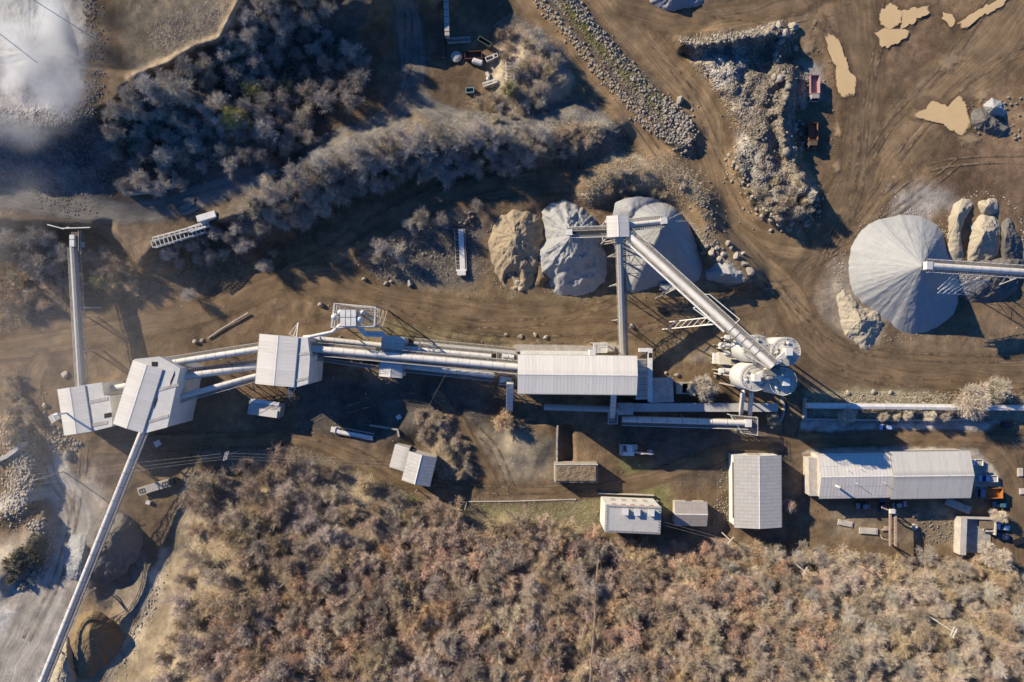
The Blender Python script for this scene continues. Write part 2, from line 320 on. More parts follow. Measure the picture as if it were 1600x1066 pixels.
# ---------------------------------------------------------------- ground sheet
def region(x, y, wx, wy, r):
    shp, colr, soft, strength = r[:4]
    if shp[0] == 'poly': d = sdf(wx, wy, shp[1])
    elif shp[0] == 'line': d = seg_dist(wx, wy, shp[1])[0]-shp[2]
    else: d = (np.hypot((wx-shp[1])/shp[3], (wy-shp[2])/shp[4])-1)*min(shp[3], shp[4])
    return (1-sstep(-soft, soft, d))*strength
REG = [
 (('poly', [(1290, -80), (1700, -80), (1700, 330), (1500, 300), (1380, 330), (1300, 380), (1290, 200)]), (.235, .155, .088), 30, .8),
 (('poly', [(1480, 230), (1700, 200), (1700, 330), (1480, 320)]), (.16, .105, .068), 30, .8),
 (('poly', [(1400, 60), (1480, 40), (1440, 170), (1380, 170)]), (.16, .105, .066), 22, .7),
 (('poly', [(560, 450), (1200, 440), (1190, 560), (980, 560), (560, 540)]), (.205, .150, .086), 24, .9),
 (('poly', [(560, 470), (760, 500), (800, 545), (560, 530)]), (.20, .165, .09), 18, .7),
 (('poly', [(1180, 420), (1330, 400), (1480, 520), (1700, 540), (1700, 600), (1200, 600)]), (.20, .145, .092), 25, .8),
 (('poly', [(1300, 400), (1350, 430), (1330, 500), (1380, 560), (1340, 560), (1270, 490)]), (.26, .22, .175), 12, .7),
 (('poly', [(190, -100), (380, -100), (345, 62), (262, 98), (212, 122), (190, 60)]), (.20, .165, .115), 12, 1),
 (('line', [(205, 122), (262, 100), (300, 76), (345, 64), (372, 10)], 8), (.42, .32, .21), 4, .95),
 (('poly', [(-200, -200), (150, -200), (130, 120), (110, 185), (-200, 190)]), (.42, .40, .37), 10, .8),
 (('poly', [(-100, 190), (150, 170), (190, 250), (160, 330), (-100, 320)]), (.11, .11, .115), 14, .9),
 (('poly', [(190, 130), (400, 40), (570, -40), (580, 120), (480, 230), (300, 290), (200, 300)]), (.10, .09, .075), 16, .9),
 (('line', RIDGE, 44), (.12, .10, .08), 16, .9),
 (('poly', [(560, 390), (700, 330), (760, 340), (740, 450), (600, 450)]), (.13, .12, .105), 16, .8),
 (('ell', 832, 110, 62, 72), (.42, .35, .25), 14, .9),
 (('line', [(838, 60), (815, 85), (812, 115), (830, 125), (842, 100), (838, 85)], 4), (.40, .33, .235), 3, .9),
 (('line', [(850, 75), (856, 110), (848, 130), (825, 140), (800, 150)], 3), (.38, .32, .23), 3, .8),
 (('line', BERM, 30), (.25, .215, .175), 8, .9),
 (('line', [(868, -20), (910, 40), (972, 105), (1035, 165)], 10), (.13, .125, .055), 8, .8),
 (('poly', RUBBLE), (.215, .185, .148), 10, .85),
 (('line', [(1160, 215), (1175, 260), (1210, 300)], 14), (.30, .275, .24), 8, .8),
 (('poly', [(1100, 80), (1160, 75), (1165, 120), (1120, 130)]), (.34, .32, .29), 10, .7),
 (('poly', [(1250, 95), (1285, 100), (1290, 150), (1255, 170)]), (.34, .32, .29), 8, .8),
 (('line', RIM, 26), (.40, .33, .235), 10, .9),
 (('ell', 1000, 280, 66, 30), (.46, .38, .27), 12, .95),
 (('poly', [(1375, 290), (1470, 290), (1500, 330), (1390, 350)]), (.36, .34, .31), 14, .65),
 (('poly', [(1300, 440), (1330, 460), (1385, 500), (1360, 550), (1320, 530)]), (.37, .31, .22), 8, .9),
 (('poly', [(-50, 860), (60, 830), (90, 760), (150, 740), (180, 790), (150, 870), (110, 1000), (80, 1200), (-50, 1200)]), (.36, .31, .25), 24, .85),
 (('poly', [(-50, 980), (60, 930), (110, 960), (85, 1200), (-50, 1200)]), (.52, .49, .445), 24, .9),
 (('line', [(262, 870), (236, 940), (215, 985), (180, 1066)], 17), (.50, .42, .31), 6, .95),
 (('ell', 185, 905, 48, 66), (.21, .18, .145), 10, .8),
 (('poly', [(120, 955), (215, 955), (200, 1010), (150, 1080), (100, 1080)]), (.32, .245, .155), 8, .9),
 (('poly', WOOD), (.205, .165, .105), 20, .95),
 (('poly', [(285, 740), (330, 710), (450, 700), (560, 745), (640, 780), (640, 830), (300, 830)]), (.22, .19, .125), 14, .8),
 (('poly', [(700, 785), (930, 780), (935, 820), (860, 830), (700, 815)]), (.175, .17, .07), 14, .85),
 (('line', [(985, 725), (1020, 770), (1040, 790)], 16), (.19, .18, .075), 10, .8),
 (('line', [(560, 730), (620, 765), (650, 778)], 8), (.17, .165, .06), 8, .7),
 (('poly', [(745, 660), (800, 660), (870, 690), (866, 750), (790, 750), (750, 700)]), (.27, .23, .165), 12, .85),
 (('poly', [(650, 640), (690, 650), (745, 740), (700, 750), (660, 690)]), (.24, .21, .14), 10, .8),
 (('poly', [(1255, 610), (1480, 610), (1480, 635), (1255, 635)]), (.24, .22, .14), 6, .85),
 (('poly', [(1255, 640), (1600, 640), (1600, 660), (1255, 660)]), (.24, .22, .17), 6, .8),
 (('poly', [(1255, 660), (1560, 660), (1540, 674), (1400, 680), (1255, 676)]), (.56, .52, .47), 5, .85),
 (('line', [(1390, 686), (1470, 687), (1530, 688)], 3), (.50, .44, .36), 3, .8),
 (('poly', [(1260, 698), (1400, 692), (1520, 694), (1570, 720), (1560, 780), (1520, 770), (1515, 706), (1260, 710)]), (.52, .47, .40), 6, .75),
 (('poly', [(1300, 790), (1480, 795), (1500, 850), (1300, 840)]), (.23, .18, .12), 10, .8),
 (('line', [(1040, 300), (1090, 330), (1120, 400), (1170, 440)], 16), (.19, .175, .155), 8, .7),
 (('poly', [(180, 330), (340, 320), (290, 370), (220, 410), (180, 370)]), (.20, .145, .095), 14, .8),
 (('poly', [(470, 590), (640, 590), (800, 620), (760, 660), (660, 700), (470, 670)]), (.085, .08, .072), 18, .8), (('poly', [(960, 660), (1250, 650), (1250, 720), (1120, 760), (1040, 740)]), (.10, .085, .07), 18, .75),  # shade of the towers and hall put into the ground colour
 (('ell', 1130, 557, 34, 10), (.38, .36, .33), 6, .9),
 (('poly', [(806, 536), (975, 540), (975, 552), (806, 552)]), (.38, .33, .26), 2, .9),
]
vx, vy, vh = MX.ravel(), MY.ravel(), MH.ravel()
k_ = (HC-vh)/HC/S
VV = np.stack([(vx-CX)*k_, (CY-vy)*k_, vh], 1)
wx_ = vx+26*(fbm(vx, vy, 30, 4, 2)-.5)+8*(fbm(vx, vy, 7, 2, 0)-.5); wy_ = vy+26*(fbm(vx, vy, 30, 4, 5)-.5)+8*(fbm(vx, vy, 7, 2, 1)-.5)
colr = np.tile(np.array([[.165, .115, .070]]), (len(vx), 1))
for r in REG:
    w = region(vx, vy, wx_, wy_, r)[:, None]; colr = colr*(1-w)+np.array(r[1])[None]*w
nb = fbm(vx, vy, 70, 4, 3)[:, None]; nc = fbm(vx, vy, 18, 3, 4)[:, None]
colr = colr*(.72+.56*nb)*(.82+.36*nc)
fw = (1-sstep(-30, 10, sdf(vx, vy, WOOD)))
lit = fbm(vx, vy, 42, 3, 0)
colr = colr*(1-fw[:, None]*.75)+fw[:, None]*.75*(np.array([[.33, .24, .16]])*lit[:, None]+np.array([[.27, .23, .16]])*(1-lit[:, None]))*1.0
def stony(x, y):
    r = 1-sstep(0, 14, sdf(x, y, RUBBLE)); r = np.maximum(r, 1-sstep(20, 34, seg_dist(x, y, BERM)[0]))
    r = np.maximum(r, 1-sstep(20, 40, seg_dist(x, y, LEFT_BERM)[0])); r = np.maximum(r, .7*(1-sstep(15, 40, seg_dist(x, y, RIM)[0])))
    return np.maximum(r, .6*(1-sstep(0, 20, sdf(x, y, [(-100, 190), (150, 170), (190, 250), (160, 330), (-100, 320)]))))
st = stony(vx, vy)
NYG = len(GY); ii, jj = np.meshgrid(np.arange(len(GX)-1), np.arange(NYG-1), indexing='ij'); a_ = (ii*NYG+jj).ravel()
FF = np.stack([a_, a_+1, a_+NYG+1, a_+NYG], 1)
t = NT('quarry_ground'); at = t.new('ShaderNodeVertexColor', layer_name='col'); pos = t.geo()
n1 = t.noise(pos, .35, 6, .65); n2 = t.noise(pos, 2.6, 6, .7); n3 = t.noise(pos, 9.0, 3, .6)
c = t.mix(1.0, at.outputs['Color'], t.mapr(n1, .3, .7, .66, 1.28), 'MULTIPLY')
c = t.mix(1.0, c, t.mapr(n2, .3, .7, .70, 1.26), 'MULTIPLY'); c = t.mix(1.0, c, t.mapr(t.noise(pos, .055, 4, .6), .36, .64, .66, 1.22), 'MULTIPLY')
vo = t.new('ShaderNodeTexVoronoi', feature='F1'); vo.inputs['Scale'].default_value = 1.5; t.link(pos, vo.inputs['Vector'])
vo2 = t.new('ShaderNodeTexVoronoi', feature='F1'); vo2.inputs['Scale'].default_value = .7; t.link(pos, vo2.inputs['Vector'])
stone = t.mapr(vo.outputs['Distance'], .1, .55, 1, 0); stone2 = t.mapr(vo2.outputs['Distance'], .1, .6, 1, 0)
sc_ = t.new('ShaderNodeSeparateColor'); t.link(vo.outputs['Color'], sc_.inputs[0])
c = t.mix(t.math('MULTIPLY', at.outputs['Alpha'], .8), c, t.mix(1.0, c, t.mapr(sc_.outputs[0], 0, 1, .55, 1.5), 'MULTIPLY'))
peb = t.math('GREATER_THAN', t.noise(pos, 3.3, 2, .5), .70); c = t.mix(t.math('MULTIPLY', peb, .35), c, (.36, .32, .27))
t.link(c, t.p.inputs['Base Color']); t.rough(.92); t.p.inputs['Specular IOR Level'].default_value = .15
hh = t.math('ADD', t.math('MULTIPLY', n2, .5), t.math('MULTIPLY', t.math('ADD', stone, stone2), t.math('MULTIPLY', at.outputs['Alpha'], 1.2)))
hh = t.math('ADD', hh, t.math('MULTIPLY', n1, 1.0)); t.bump(hh, .85, .35)
tag(link('ground', raw_mesh('ground', VV, FF, t.m, True, attrs={'col': np.concatenate([colr, st[:, None]], 1)})), kind='structure')

# ---------------------------------------------------------------- haul roads: worn strips laid over the ground, tracks running along them
def road_mat(name, rgb, light, amt, wet=0.0, rot=0.0):
    t = NT(name); uv = t.new('ShaderNodeUVMap').outputs[0]; sp = t.new('ShaderNodeSeparateXYZ'); t.link(uv, sp.inputs[0]); pos = t.geo()
    mp = t.new('ShaderNodeMapping'); mp.inputs['Scale'].default_value = (.022, 1.0, 1); t.link(uv, mp.inputs[0])
    wob = t.noise(pos, .06, 3, .5); va = t.new('ShaderNodeVectorMath', operation='ADD'); t.link(mp.outputs[0], va.inputs[0])
    cb = t.new('ShaderNodeCombineXYZ'); t.link(t.math('MULTIPLY', wob, 5.0), cb.inputs[1]); t.link(cb.outputs[0], va.inputs[1])
    tr = t.noise(va.outputs[0], 1.1, 5, .62); fine = t.noise(va.outputs[0], 4.2, 3, .6); grain = t.noise(pos, 2.2, 6, .7); blot = t.noise(pos, .16, 5, .62)
    c = t.mix(t.mapr(tr, .32, .72, 0, 1), rgb, light); c = t.mix(1.0, c, t.mapr(fine, .3, .7, .84, 1.14), 'MULTIPLY')
    c = t.mix(1.0, c, t.mapr(grain, .3, .7, .80, 1.2), 'MULTIPLY'); c = t.mix(1.0, c, t.mapr(blot, .3, .7, .66, 1.30), 'MULTIPLY')
    t.link(c, t.p.inputs['Base Color']); t.rough(.92); t.p.inputs['Specular IOR Level'].default_value = .15
    e = t.math('ABSOLUTE', sp.outputs[2]) if False else None
    vc = t.new('ShaderNodeVertexColor', layer_name='edge'); ed = t.noise(pos, .22, 5, .65)
    al = t.mapr(t.math('ADD', vc.outputs['Color'], t.math('MULTIPLY', t.math('SUBTRACT', ed, .5), 1.1)), .12, .72, 0, amt)
    t.link(al, t.p.inputs['Alpha']); t.bump(t.math('ADD', t.math('MULTIPLY', fine, .8), t.math('MULTIPLY', tr, .5)), .6, .14)
    return t.m
RM = {'brown': road_mat('brown_haul_road', (.125, .086, .052), (.225, .157, .092), .92), 'tan': road_mat('tan_haul_road', (.155, .105, .060), (.290, .203, .118), .95),
      'grey': road_mat('grey_gravel_road', (.125, .115, .100), (.215, .195, .165), .9), 'pale': road_mat('dusty_road', (.29, .255, .21), (.46, .42, .365), .9)}
def road(name, pts, w, kind, lift, w1=None):
    c = catmull(pts, 5.0); tn = np.gradient(c, axis=0); tn /= np.linalg.norm(tn, axis=1)[:, None]+1e-9; nr = np.stack([-tn[:, 1], tn[:, 0]], 1)
    s = np.concatenate([[0], np.cumsum(np.linalg.norm(np.diff(c, axis=0), axis=1))])/S; q = np.linspace(-1, 1, 15)
    ww = np.interp(np.linspace(0, 1, len(c)), [0, 1], [w, w1 or w])
    px = (c[:, None, 0]+nr[:, None, 0]*q[None]*ww[:, None]/2*1.15); py = (c[:, None, 1]+nr[:, None, 1]*q[None]*ww[:, None]/2*1.15)
    h = hz(px, py)+lift; k = (HC-h)/HC/S; V = np.stack([(px-CX)*k, (CY-py)*k, h], -1).reshape(-1, 3)
    uv = np.stack([np.broadcast_to(s[:, None], px.shape), q[None]*ww[:, None]/2/S], -1).reshape(-1, 2)
    ends = np.minimum(1, np.minimum(s, s[-1]-s)/6.0)[:, None]
    ed = ((1-np.abs(q))[None]*1.5*np.ones_like(px)).clip(0, 1)*ends; ed = np.repeat(ed.reshape(-1, 1), 4, 1)
    n, m = px.shape; i, j = np.meshgrid(np.arange(n-1), np.arange(m-1), indexing='ij'); a = (i*m+j).ravel()
    me = raw_mesh(name, V, np.stack([a, a+1, a+m+1, a+m], 1)[:, ::-1], RM[kind], True, uv, {'edge': ed})
    return tag(link(name, me), kind='structure')
road('haul_road', [(1630, -30), (1540, 75), (1450, 165), (1385, 240), (1335, 320), (1295, 370)], 105, 'tan', .06)
road('haul_road', [(1330, -40), (1345, 50), (1350, 150), (1335, 260), (1300, 340), (1262, 395), (1235, 450), (1262, 520), (1330, 565), (1440, 580), (1640, 588)], 72, 'brown', .09)
road('haul_road', [(915, -40), (985, 45), (1050, 115), (1100, 180), (1118, 255), (1150, 330), (1205, 372), (1275, 385)], 66, 'tan', .12)
road('haul_road', [(960, 5), (1040, 30), (1130, 30), (1230, 5), (1340, -40)], 48, 'brown', .15)
road('haul_road', [(795, -40), (850, 25), (915, 100), (980, 180), (1050, 262), (1105, 335), (1165, 395), (1225, 450), (1262, 520)], 54, 'tan', .18)
road('valley_road', [(1010, 265), (920, 278), (800, 290), (700, 303), (610, 345), (520, 400), (420, 445), (320, 485), (190, 515), (60, 540), (-30, 545)], 46, 'brown', .08)
road('yard_track', [(440, 440), (520, 440), (600, 468), (720, 492), (860, 500), (1000, 500), (1120, 480), (1210, 460)], 62, 'brown', .10)
road('shaded_road', [(625, -40), (640, 50), (645, 130), (610, 185), (520, 225), (430, 262), (330, 300), (220, 330), (110, 325), (-30, 300)], 52, 'grey', .08, 42)
road('shaded_road', [(645, 130), (665, 165), (720, 187), (800, 187), (880, 178), (940, 185), (990, 215)], 40, 'grey', .11)
road('yard_track', [(80, 540), (50, 600), (56, 680), (80, 735)], 40, 'brown', .14)
road('yard_track', [(58, 690), (100, 760), (120, 830), (80, 920), (40, 1000), (0, 1100)], 48, 'pale', .08, 90)
road('yard_track', [(-30, 800), (30, 780), (80, 770), (130, 790)], 26, 'pale', .11)
road('service_road', [(130, 700), (280, 690), (400, 688), (480, 686), (560, 718), (640, 758), (720, 772), (800, 772), (880, 770), (960, 762), (1040, 740), (1130, 708), (1240, 692), (1400, 684), (1640, 690)], 30, 'brown', .08)
road('service_road', [(670, 600), (700, 640), (740, 700), (775, 770)], 26, 'brown', .11)
road('service_road', [(1245, 560), (1240, 630), (1232, 700)], 30, 'brown', .12)
road('service_road', [(1530, 690), (1575, 730), (1590, 800), (1600, 900)], 40, 'brown', .11)

def rut_mat():
    t = NT('tyre_ruts'); uv = t.new('ShaderNodeUVMap').outputs[0]; sp = t.new('ShaderNodeSeparateXYZ'); t.link(uv, sp.inputs[0]); pos = t.geo()
    d = t.math('ABSOLUTE', t.math('SUBTRACT', t.math('ABSOLUTE', sp.outputs[1]), .95)); rut = t.mapr(d, .12, .42, 1, 0); tread = t.math('FRACT', t.math('MULTIPLY', sp.outputs[0], 2.4)); n = t.noise(pos, .5, 5, .6)
    c = t.mix(t.mapr(n, .4, .6, 0, 1), (.085, .058, .035), (.27, .19, .115)); t.link(c, t.p.inputs['Base Color']); t.rough(.9)
    t.link(t.math('MULTIPLY', rut, t.mapr(t.noise(pos, .12, 4, .6), .36, .58, 0, .8)), t.p.inputs['Alpha']); t.bump(t.math('ADD', rut, t.math('MULTIPLY', tread, .3)), .5, .15); return t.m
RM['rut'] = rut_mat()
for i, pts in enumerate([[(1250, -20), (1300, 60), (1335, 160), (1330, 290)], [(1560, -20), (1470, 110), (1380, 210), (1320, 330), (1270, 430)], [(1640, 60), (1520, 120), (1430, 210), (1370, 300), (1330, 350)], [(1640, 250), (1520, 250), (1430, 270), (1360, 330)], [(1390, -20), (1370, 80), (1350, 190), (1340, 300), (1290, 400)], [(1210, 440), (1270, 500), (1340, 545), (1480, 560), (1640, 560)], [(1180, 400), (1240, 480), (1330, 580), (1480, 600), (1640, 602)], [(620, 478), (740, 505), (860, 500), (960, 470)], [(580, 470), (700, 520), (860, 530), (1000, 515), (1080, 470)], [(900, 60), (975, 165), (1060, 280), (1160, 385)], [(1000, 40), (1075, 140), (1120, 230), (1170, 340)], [(720, 650), (770, 700), (800, 770)], [(130, 700), (120, 780), (90, 900), (40, 1000)], [(60, 620), (80, 740), (110, 800), (105, 900)], [(1120, 470), (1160, 450), (1240, 440), (1310, 400)], [(1500, 250), (1400, 330), (1310, 380), (1240, 420)], [(420, 670), (520, 690), (620, 740), (760, 765), (940, 762)], [(1100, 20), (1220, 30), (1330, 10)], [(640, 20), (632, 120), (600, 180)], [(540, 640), (640, 620), (740, 650)]]):
    road('tyre_tracks', pts, 15+i % 3, 'rut', .21+.012*(i % 5))
# ---------------------------------------------------------------- muddy puddles
t = NT('muddy_water'); pos = t.geo(); c = t.mix(t.noise(pos, .12, 4, .6), (.50, .355, .18), (.58, .42, .225)); t.link(c, t.p.inputs['Base Color']); t.rough(.28); t.p.inputs['Specular IOR Level'].default_value = .25; vc = t.new('ShaderNodeVertexColor', layer_name='edge'); t.link(t.mapr(t.math('ADD', vc.outputs['Color'], t.math('MULTIPLY', t.math('SUBTRACT', t.noise(pos, .30, 5, .65), .5), 1.3)), .12, .30, 0, 1), t.p.inputs['Alpha'])
MUD = t.m
t = NT('drying_mud'); pos = t.geo(); c = t.mix(t.noise(pos, .5, 6, .7), (.24, .165, .09), (.40, .285, .16)); t.link(c, t.p.inputs['Base Color']); t.rough(.6)
t.bump(t.noise(pos, 3, 5, .6), .3, .05); vc = t.new('ShaderNodeVertexColor', layer_name='edge')
t.link(t.mapr(t.math('ADD', vc.outputs['Color'], t.math('MULTIPLY', t.math('SUBTRACT', t.noise(pos, .4, 5, .65), .5), 1.5)), .25, .85, 0, .85), t.p.inputs['Alpha']); DRY = t.m
t = NT('damp_mud'); pos = t.geo(); c = t.mix(t.noise(pos, .5, 6, .7), (.085, .056, .033), (.155, .105, .062)); t.link(c, t.p.inputs['Base Color']); t.rough(.5); t.bump(t.noise(pos, 3, 5, .6), .3, .05); vc = t.new('ShaderNodeVertexColor', layer_name='edge'); t.link(t.mapr(t.math('ADD', vc.outputs['Color'], t.math('MULTIPLY', t.math('SUBTRACT', t.noise(pos, .3, 5, .65), .5), 1.5)), .15, .8, 0, .8), t.p.inputs['Alpha']); DAMP = t.m
t = NT('grey_water'); t.p.inputs['Base Color'].default_value = (.16, .135, .105, 1); t.rough(.12); GREYW = t.m
def puddle(pts, mat=None, lift=.42, rag=7, name='muddy_puddle', seed=0):
    pts = np.array(pts, float); pts = pts if mat is not None else pts.mean(0)+(pts-pts.mean(0))*1.12; c = catmull(list(pts)+[pts[0]], 2.5)[:-1]
    d = rag*(fbm(c[:, 0]+seed*31, c[:, 1], 9, 3, 1)-.5)*2; ctr = c.mean(0); r = c-ctr; r *= (1+d/np.linalg.norm(r, axis=1))[:, None]
    rings = [1.0, .72, .45, .2] if mat in (DRY, DAMP) else [1.0, .8, .55, .28]; z = float(np.percentile(hz(c[:, 0], c[:, 1]), 70))
    V = []; E = []; n = len(c)
    for i, q in enumerate(rings):
        p = ctr+r*q; h = hz(p[:, 0], p[:, 1])+lift if mat in (DRY, DAMP) else z+.30*(hz(p[:, 0], p[:, 1])-z)+.42
        k = (HC-h)/HC/S; V += list(np.stack([(p[:, 0]-CX)*k, (CY-p[:, 1])*k, h], 1)); E += [i/3*(.95 if mat in (DRY, DAMP) else 1.4)]*n
    h = hz(*ctr)+lift if mat in (DRY, DAMP) else z+.30*(hz(*ctr)-z)+.42; V.append(np.array(P(ctr[0], ctr[1], float(h)))); E.append(1)
    F = [(i*n+j, i*n+(j+1) % n, (i+1)*n+(j+1) % n, (i+1)*n+j) for i in range(3) for j in range(n)]; F += [(3*n+j, 3*n+(j+1) % n, 4*n, 4*n) for j in range(n)]
    me = bpy.data.meshes.new(name); me.from_pydata([tuple(v) for v in V], [], [f if f[2] != f[3] else f[:3] for f in F]); me.materials.append(mat or MUD)
    a = me.color_attributes.new('edge', 'FLOAT_COLOR', 'POINT'); a.data.foreach_set('color', np.repeat(np.array(E, np.float32).clip(0, 1)[:, None], 4, 1).ravel())
    me.polygons.foreach_set('use_smooth', [True]*len(me.polygons)); me.update()
    o = link(name, me)
    if me.polygons and me.polygons[0].normal.z < 0: me.flip_normals()
    if mat is None and rag: puddle(ctr+(pts-ctr)*1.75, DAMP, .26, 7, 'mud_patch', seed+20)
    return tag(o, kind='structure')
puddle([(1289, 58), (1300, 55), (1312, 68), (1320, 85), (1328, 112), (1338, 122), (1336, 143), (1325, 150), (1311, 146), (1306, 128), (1303, 100), (1296, 82)])
puddle([(1377, 15), (1388, 6), (1402, 12), (1412, 25), (1404, 38), (1388, 44), (1376, 36)], seed=1)
puddle([(1500, 35), (1520, 20), (1545, 8), (1568, -6), (1580, -8), (1560, 12), (1530, 28), (1512, 42)], seed=2)
puddle([(1440, 170), (1462, 160), (1480, 165), (1500, 152), (1512, 180), (1508, 208), (1490, 205), (1470, 192), (1448, 188), (1434, 180)], seed=3, rag=6)
puddle([(1474, 20), (1486, 22), (1496, 32), (1484, 38), (1472, 32)], None, seed=4, name='mud_patch'); puddle([(1410, 18), (1440, 10), (1452, 20), (1430, 32), (1410, 42)], None, seed=5, name='mud_patch')
puddle([(1370, 52), (1390, 45), (1420, 50), (1400, 66), (1378, 72)], None, seed=6, name='mud_patch'); puddle([(1480, 205), (1530, 205), (1540, 222), (1510, 235), (1490, 222)], DRY, seed=7, name='mud_patch')
puddle([(1297, 195), (1312, 190), (1320, 205), (1314, 220), (1300, 214)], DRY, seed=8, name='mud_patch'); puddle([(1248, 55), (1275, 52), (1278, 80), (1250, 92)], DRY, seed=9, name='mud_patch')
puddle([(1294, 255), (1310, 248), (1318, 262), (1306, 275)], DRY, seed=10, name='mud_patch'); puddle([(1262, 40), (1276, 24), (1282, 32), (1270, 42)], DRY, seed=11, name='mud_patch')
puddle([(1450, 95), (1500, 70), (1520, 85), (1480, 120), (1450, 118)], DRY, seed=12, name='mud_patch'); puddle([(1500, 150), (1540, 130), (1560, 150), (1530, 165)], DRY, seed=13, name='mud_patch')
for p in ([(284, 312), (296, 306), (304, 308), (302, 314), (290, 317)], [(280, 324), (300, 314), (304, 318), (294, 327), (283, 328)], [(284, 334), (300, 325), (312, 324), (302, 332), (288, 337)], [(406, 276), (420, 266), (432, 267), (424, 276), (410, 280)], [(478, 228), (486, 224), (488, 232), (481, 236)]):
    puddle(p, GREYW, rag=1.0, name='grey_puddle', seed=p[0][0])
puddle([(1085, 548), (1110, 544), (1136, 550), (1136, 566), (1112, 570), (1094, 560)], DRY, seed=14, name='mud_patch', rag=2)

# ---------------------------------------------------------------- stockpiles
def pile_mat(name, rgb, rgb2, streak=1.0, fine=3.0, rough=.95):
    t = NT(name); pos = t.geo(); uv = t.new('ShaderNodeUVMap').outputs[0]
    mp = t.new('ShaderNodeMapping'); mp.inputs['Scale'].default_value = (58, .9, 1); t.link(uv, mp.inputs[0]); rs = t.noise(mp.outputs[0], 1.0, 5, .65)
    n = t.noise(pos, .3, 5, .6); g = t.noise(pos, fine, 5, .7)
    c = t.mix(t.mapr(rs, .36, .64, 0, streak), rgb, rgb2); c = t.mix(t.mapr(n, .45, .7, 0, .5), c, rgb2); c = t.mix(1.0, c, t.mapr(g, .3, .7, .84, 1.13), 'MULTIPLY')
    t.link(c, t.p.inputs['Base Color']); t.rough(rough); t.p.inputs['Specular IOR Level'].default_value = .1
    t.bump(t.math('ADD', t.math('MULTIPLY', rs, .8), t.math('MULTIPLY', g, .7)), .35, .2); return t.m
PM = {'pale': pile_mat('pale_crushed_stone', (.27, .275, .275), (.35, .35, .345), .55), 'grey': pile_mat('grey_crushed_stone', (.25, .252, .25), (.325, .32, .31), .55),
      'tan': pile_mat('tan_sand', (.25, .20, .135), (.32, .265, .19), .25), 'cream': pile_mat('cream_sand', (.33, .285, .215), (.42, .37, .29), .2),
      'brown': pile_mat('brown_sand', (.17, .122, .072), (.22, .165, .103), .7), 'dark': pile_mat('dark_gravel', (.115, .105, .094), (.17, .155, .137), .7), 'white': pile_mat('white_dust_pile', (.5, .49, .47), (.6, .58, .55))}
def pile(label, base, peak, height, mat, lobes=(), seed=0, flat=.0, pw=1.0, rugged=.12, scoop=(), group=None):
    """base: outline in photo pixels on the ground; peak: (px,py) of the apex as seen; lobes: extra (px,py,r,h)"""
    base = catmull(list(base)+[base[0]], 2.0)[:-1]; ce = base.mean(0); rr_ = base-ce; base = ce+rr_*(1+((fbm(base[:, 0]+seed*50, base[:, 1], 11, 4, seed)-.5)*(10 if rugged > .1 else 5)/np.linalg.norm(rr_, axis=1)))[:, None]; zt = float(hz(*peak)); A = P(peak[0], peak[1], zt+height)
    W = np.array([tuple(G(px, py, -.4)) for px, py in base]); n = len(W); m = 48; V = []; U = []
    for j in range(m+1):
        f = j/m; p = np.array(A)[None, :2]*(1-f)+W[:, :2]*f
        edge = W[:, 2]*1.0; prof = (1-f**pw)
        z = edge*(1-prof)+(zt+height)*prof if not flat else np.minimum(edge*(1-prof)+(zt+height)*prof, zt+height*(1-flat))
        x, y = p[:, 0], p[:, 1]
        for (lx, ly, lr, lh) in lobes:
            q = P(lx, ly, zt+lh*.7); d = np.hypot(x-q.x, y-q.y)/(lr/S); z = np.maximum(z, zt+lh*(1-d)-.05)
        for (lx, ly, lr, lh) in scoop:
            q = P(lx, ly, zt+1); d = np.hypot(x-q.x, y-q.y)/(lr/S); z = np.minimum(z, zt-.3+lh*np.maximum(d-.55, 0)*2.4+np.where(d > 1.4, 99, 0))
        ang = np.arctan2(y-A.y, x-A.x); rg = fbm(ang*9+seed*7+40, 0*ang+f*1.5+9, .5, 3, seed)-.5; lump = (fbm(x+300+seed*13, y+300, 3.4, 4, seed+1)-.5) if rugged < .2 else (.75-1.7*np.abs(fbm(x+300+seed*13, y+300, 4.6, 4, seed+1)-.5)*2)*.6-.1; grit = fbm(x+77, y+31, .8, 2, seed+2)-.5
        fade = min(1, (1-f)*5)*min(1, f*4+.1); z = z+height*rugged*(rg*.09+lump*.9)*fade+grit*.28*fade
        V.append(np.stack([x, y, z], 1)); U.append(np.stack([(ang/(2*math.pi)+.5), np.full(n, f*3)], 1))
    V = np.concatenate(V); U = np.concatenate(U); i, j = np.meshgrid(np.arange(m), np.arange(n), indexing='ij'); i = i.ravel(); j = j.ravel()
    F = np.stack([i*n+j, (i+1)*n+j, (i+1)*n+(j+1) % n, i*n+(j+1) % n], 1)
    c0 = np.array(G(peak[0], peak[1])); V = V-c0
    me = raw_mesh('stockpile', V, F, PM[mat], True, U); me.update()
    if sum(p.normal.z for p in me.polygons) < 0: me.flip_normals()
    return tag(link('stockpile', me, None, c0), label, 'stockpile', group)
pile('big pale cone of crushed stone under the end of the right edge conveyor', [(1322, 418), (1330, 380), (1352, 352), (1385, 338), (1420, 334), (1450, 340), (1472, 360), (1482, 395), (1496, 425), (1500, 460), (1488, 495), (1455, 518), (1415, 522), (1380, 500), (1345, 474), (1327, 448)], (1441, 416), 16.5, 'pale', pw=.97, rugged=.03, seed=1)
pile('grey stone cone under the left arm of the transfer house', [(845, 330), (860, 316), (885, 312), (905, 320), (935, 345), (944, 385), (948, 425), (935, 452), (895, 466), (860, 458), (840, 440), (838, 405), (850, 370)], (893, 368), 12.5, 'grey', scoop=((852, 448, 26, 4.5),), rugged=.22, seed=2)
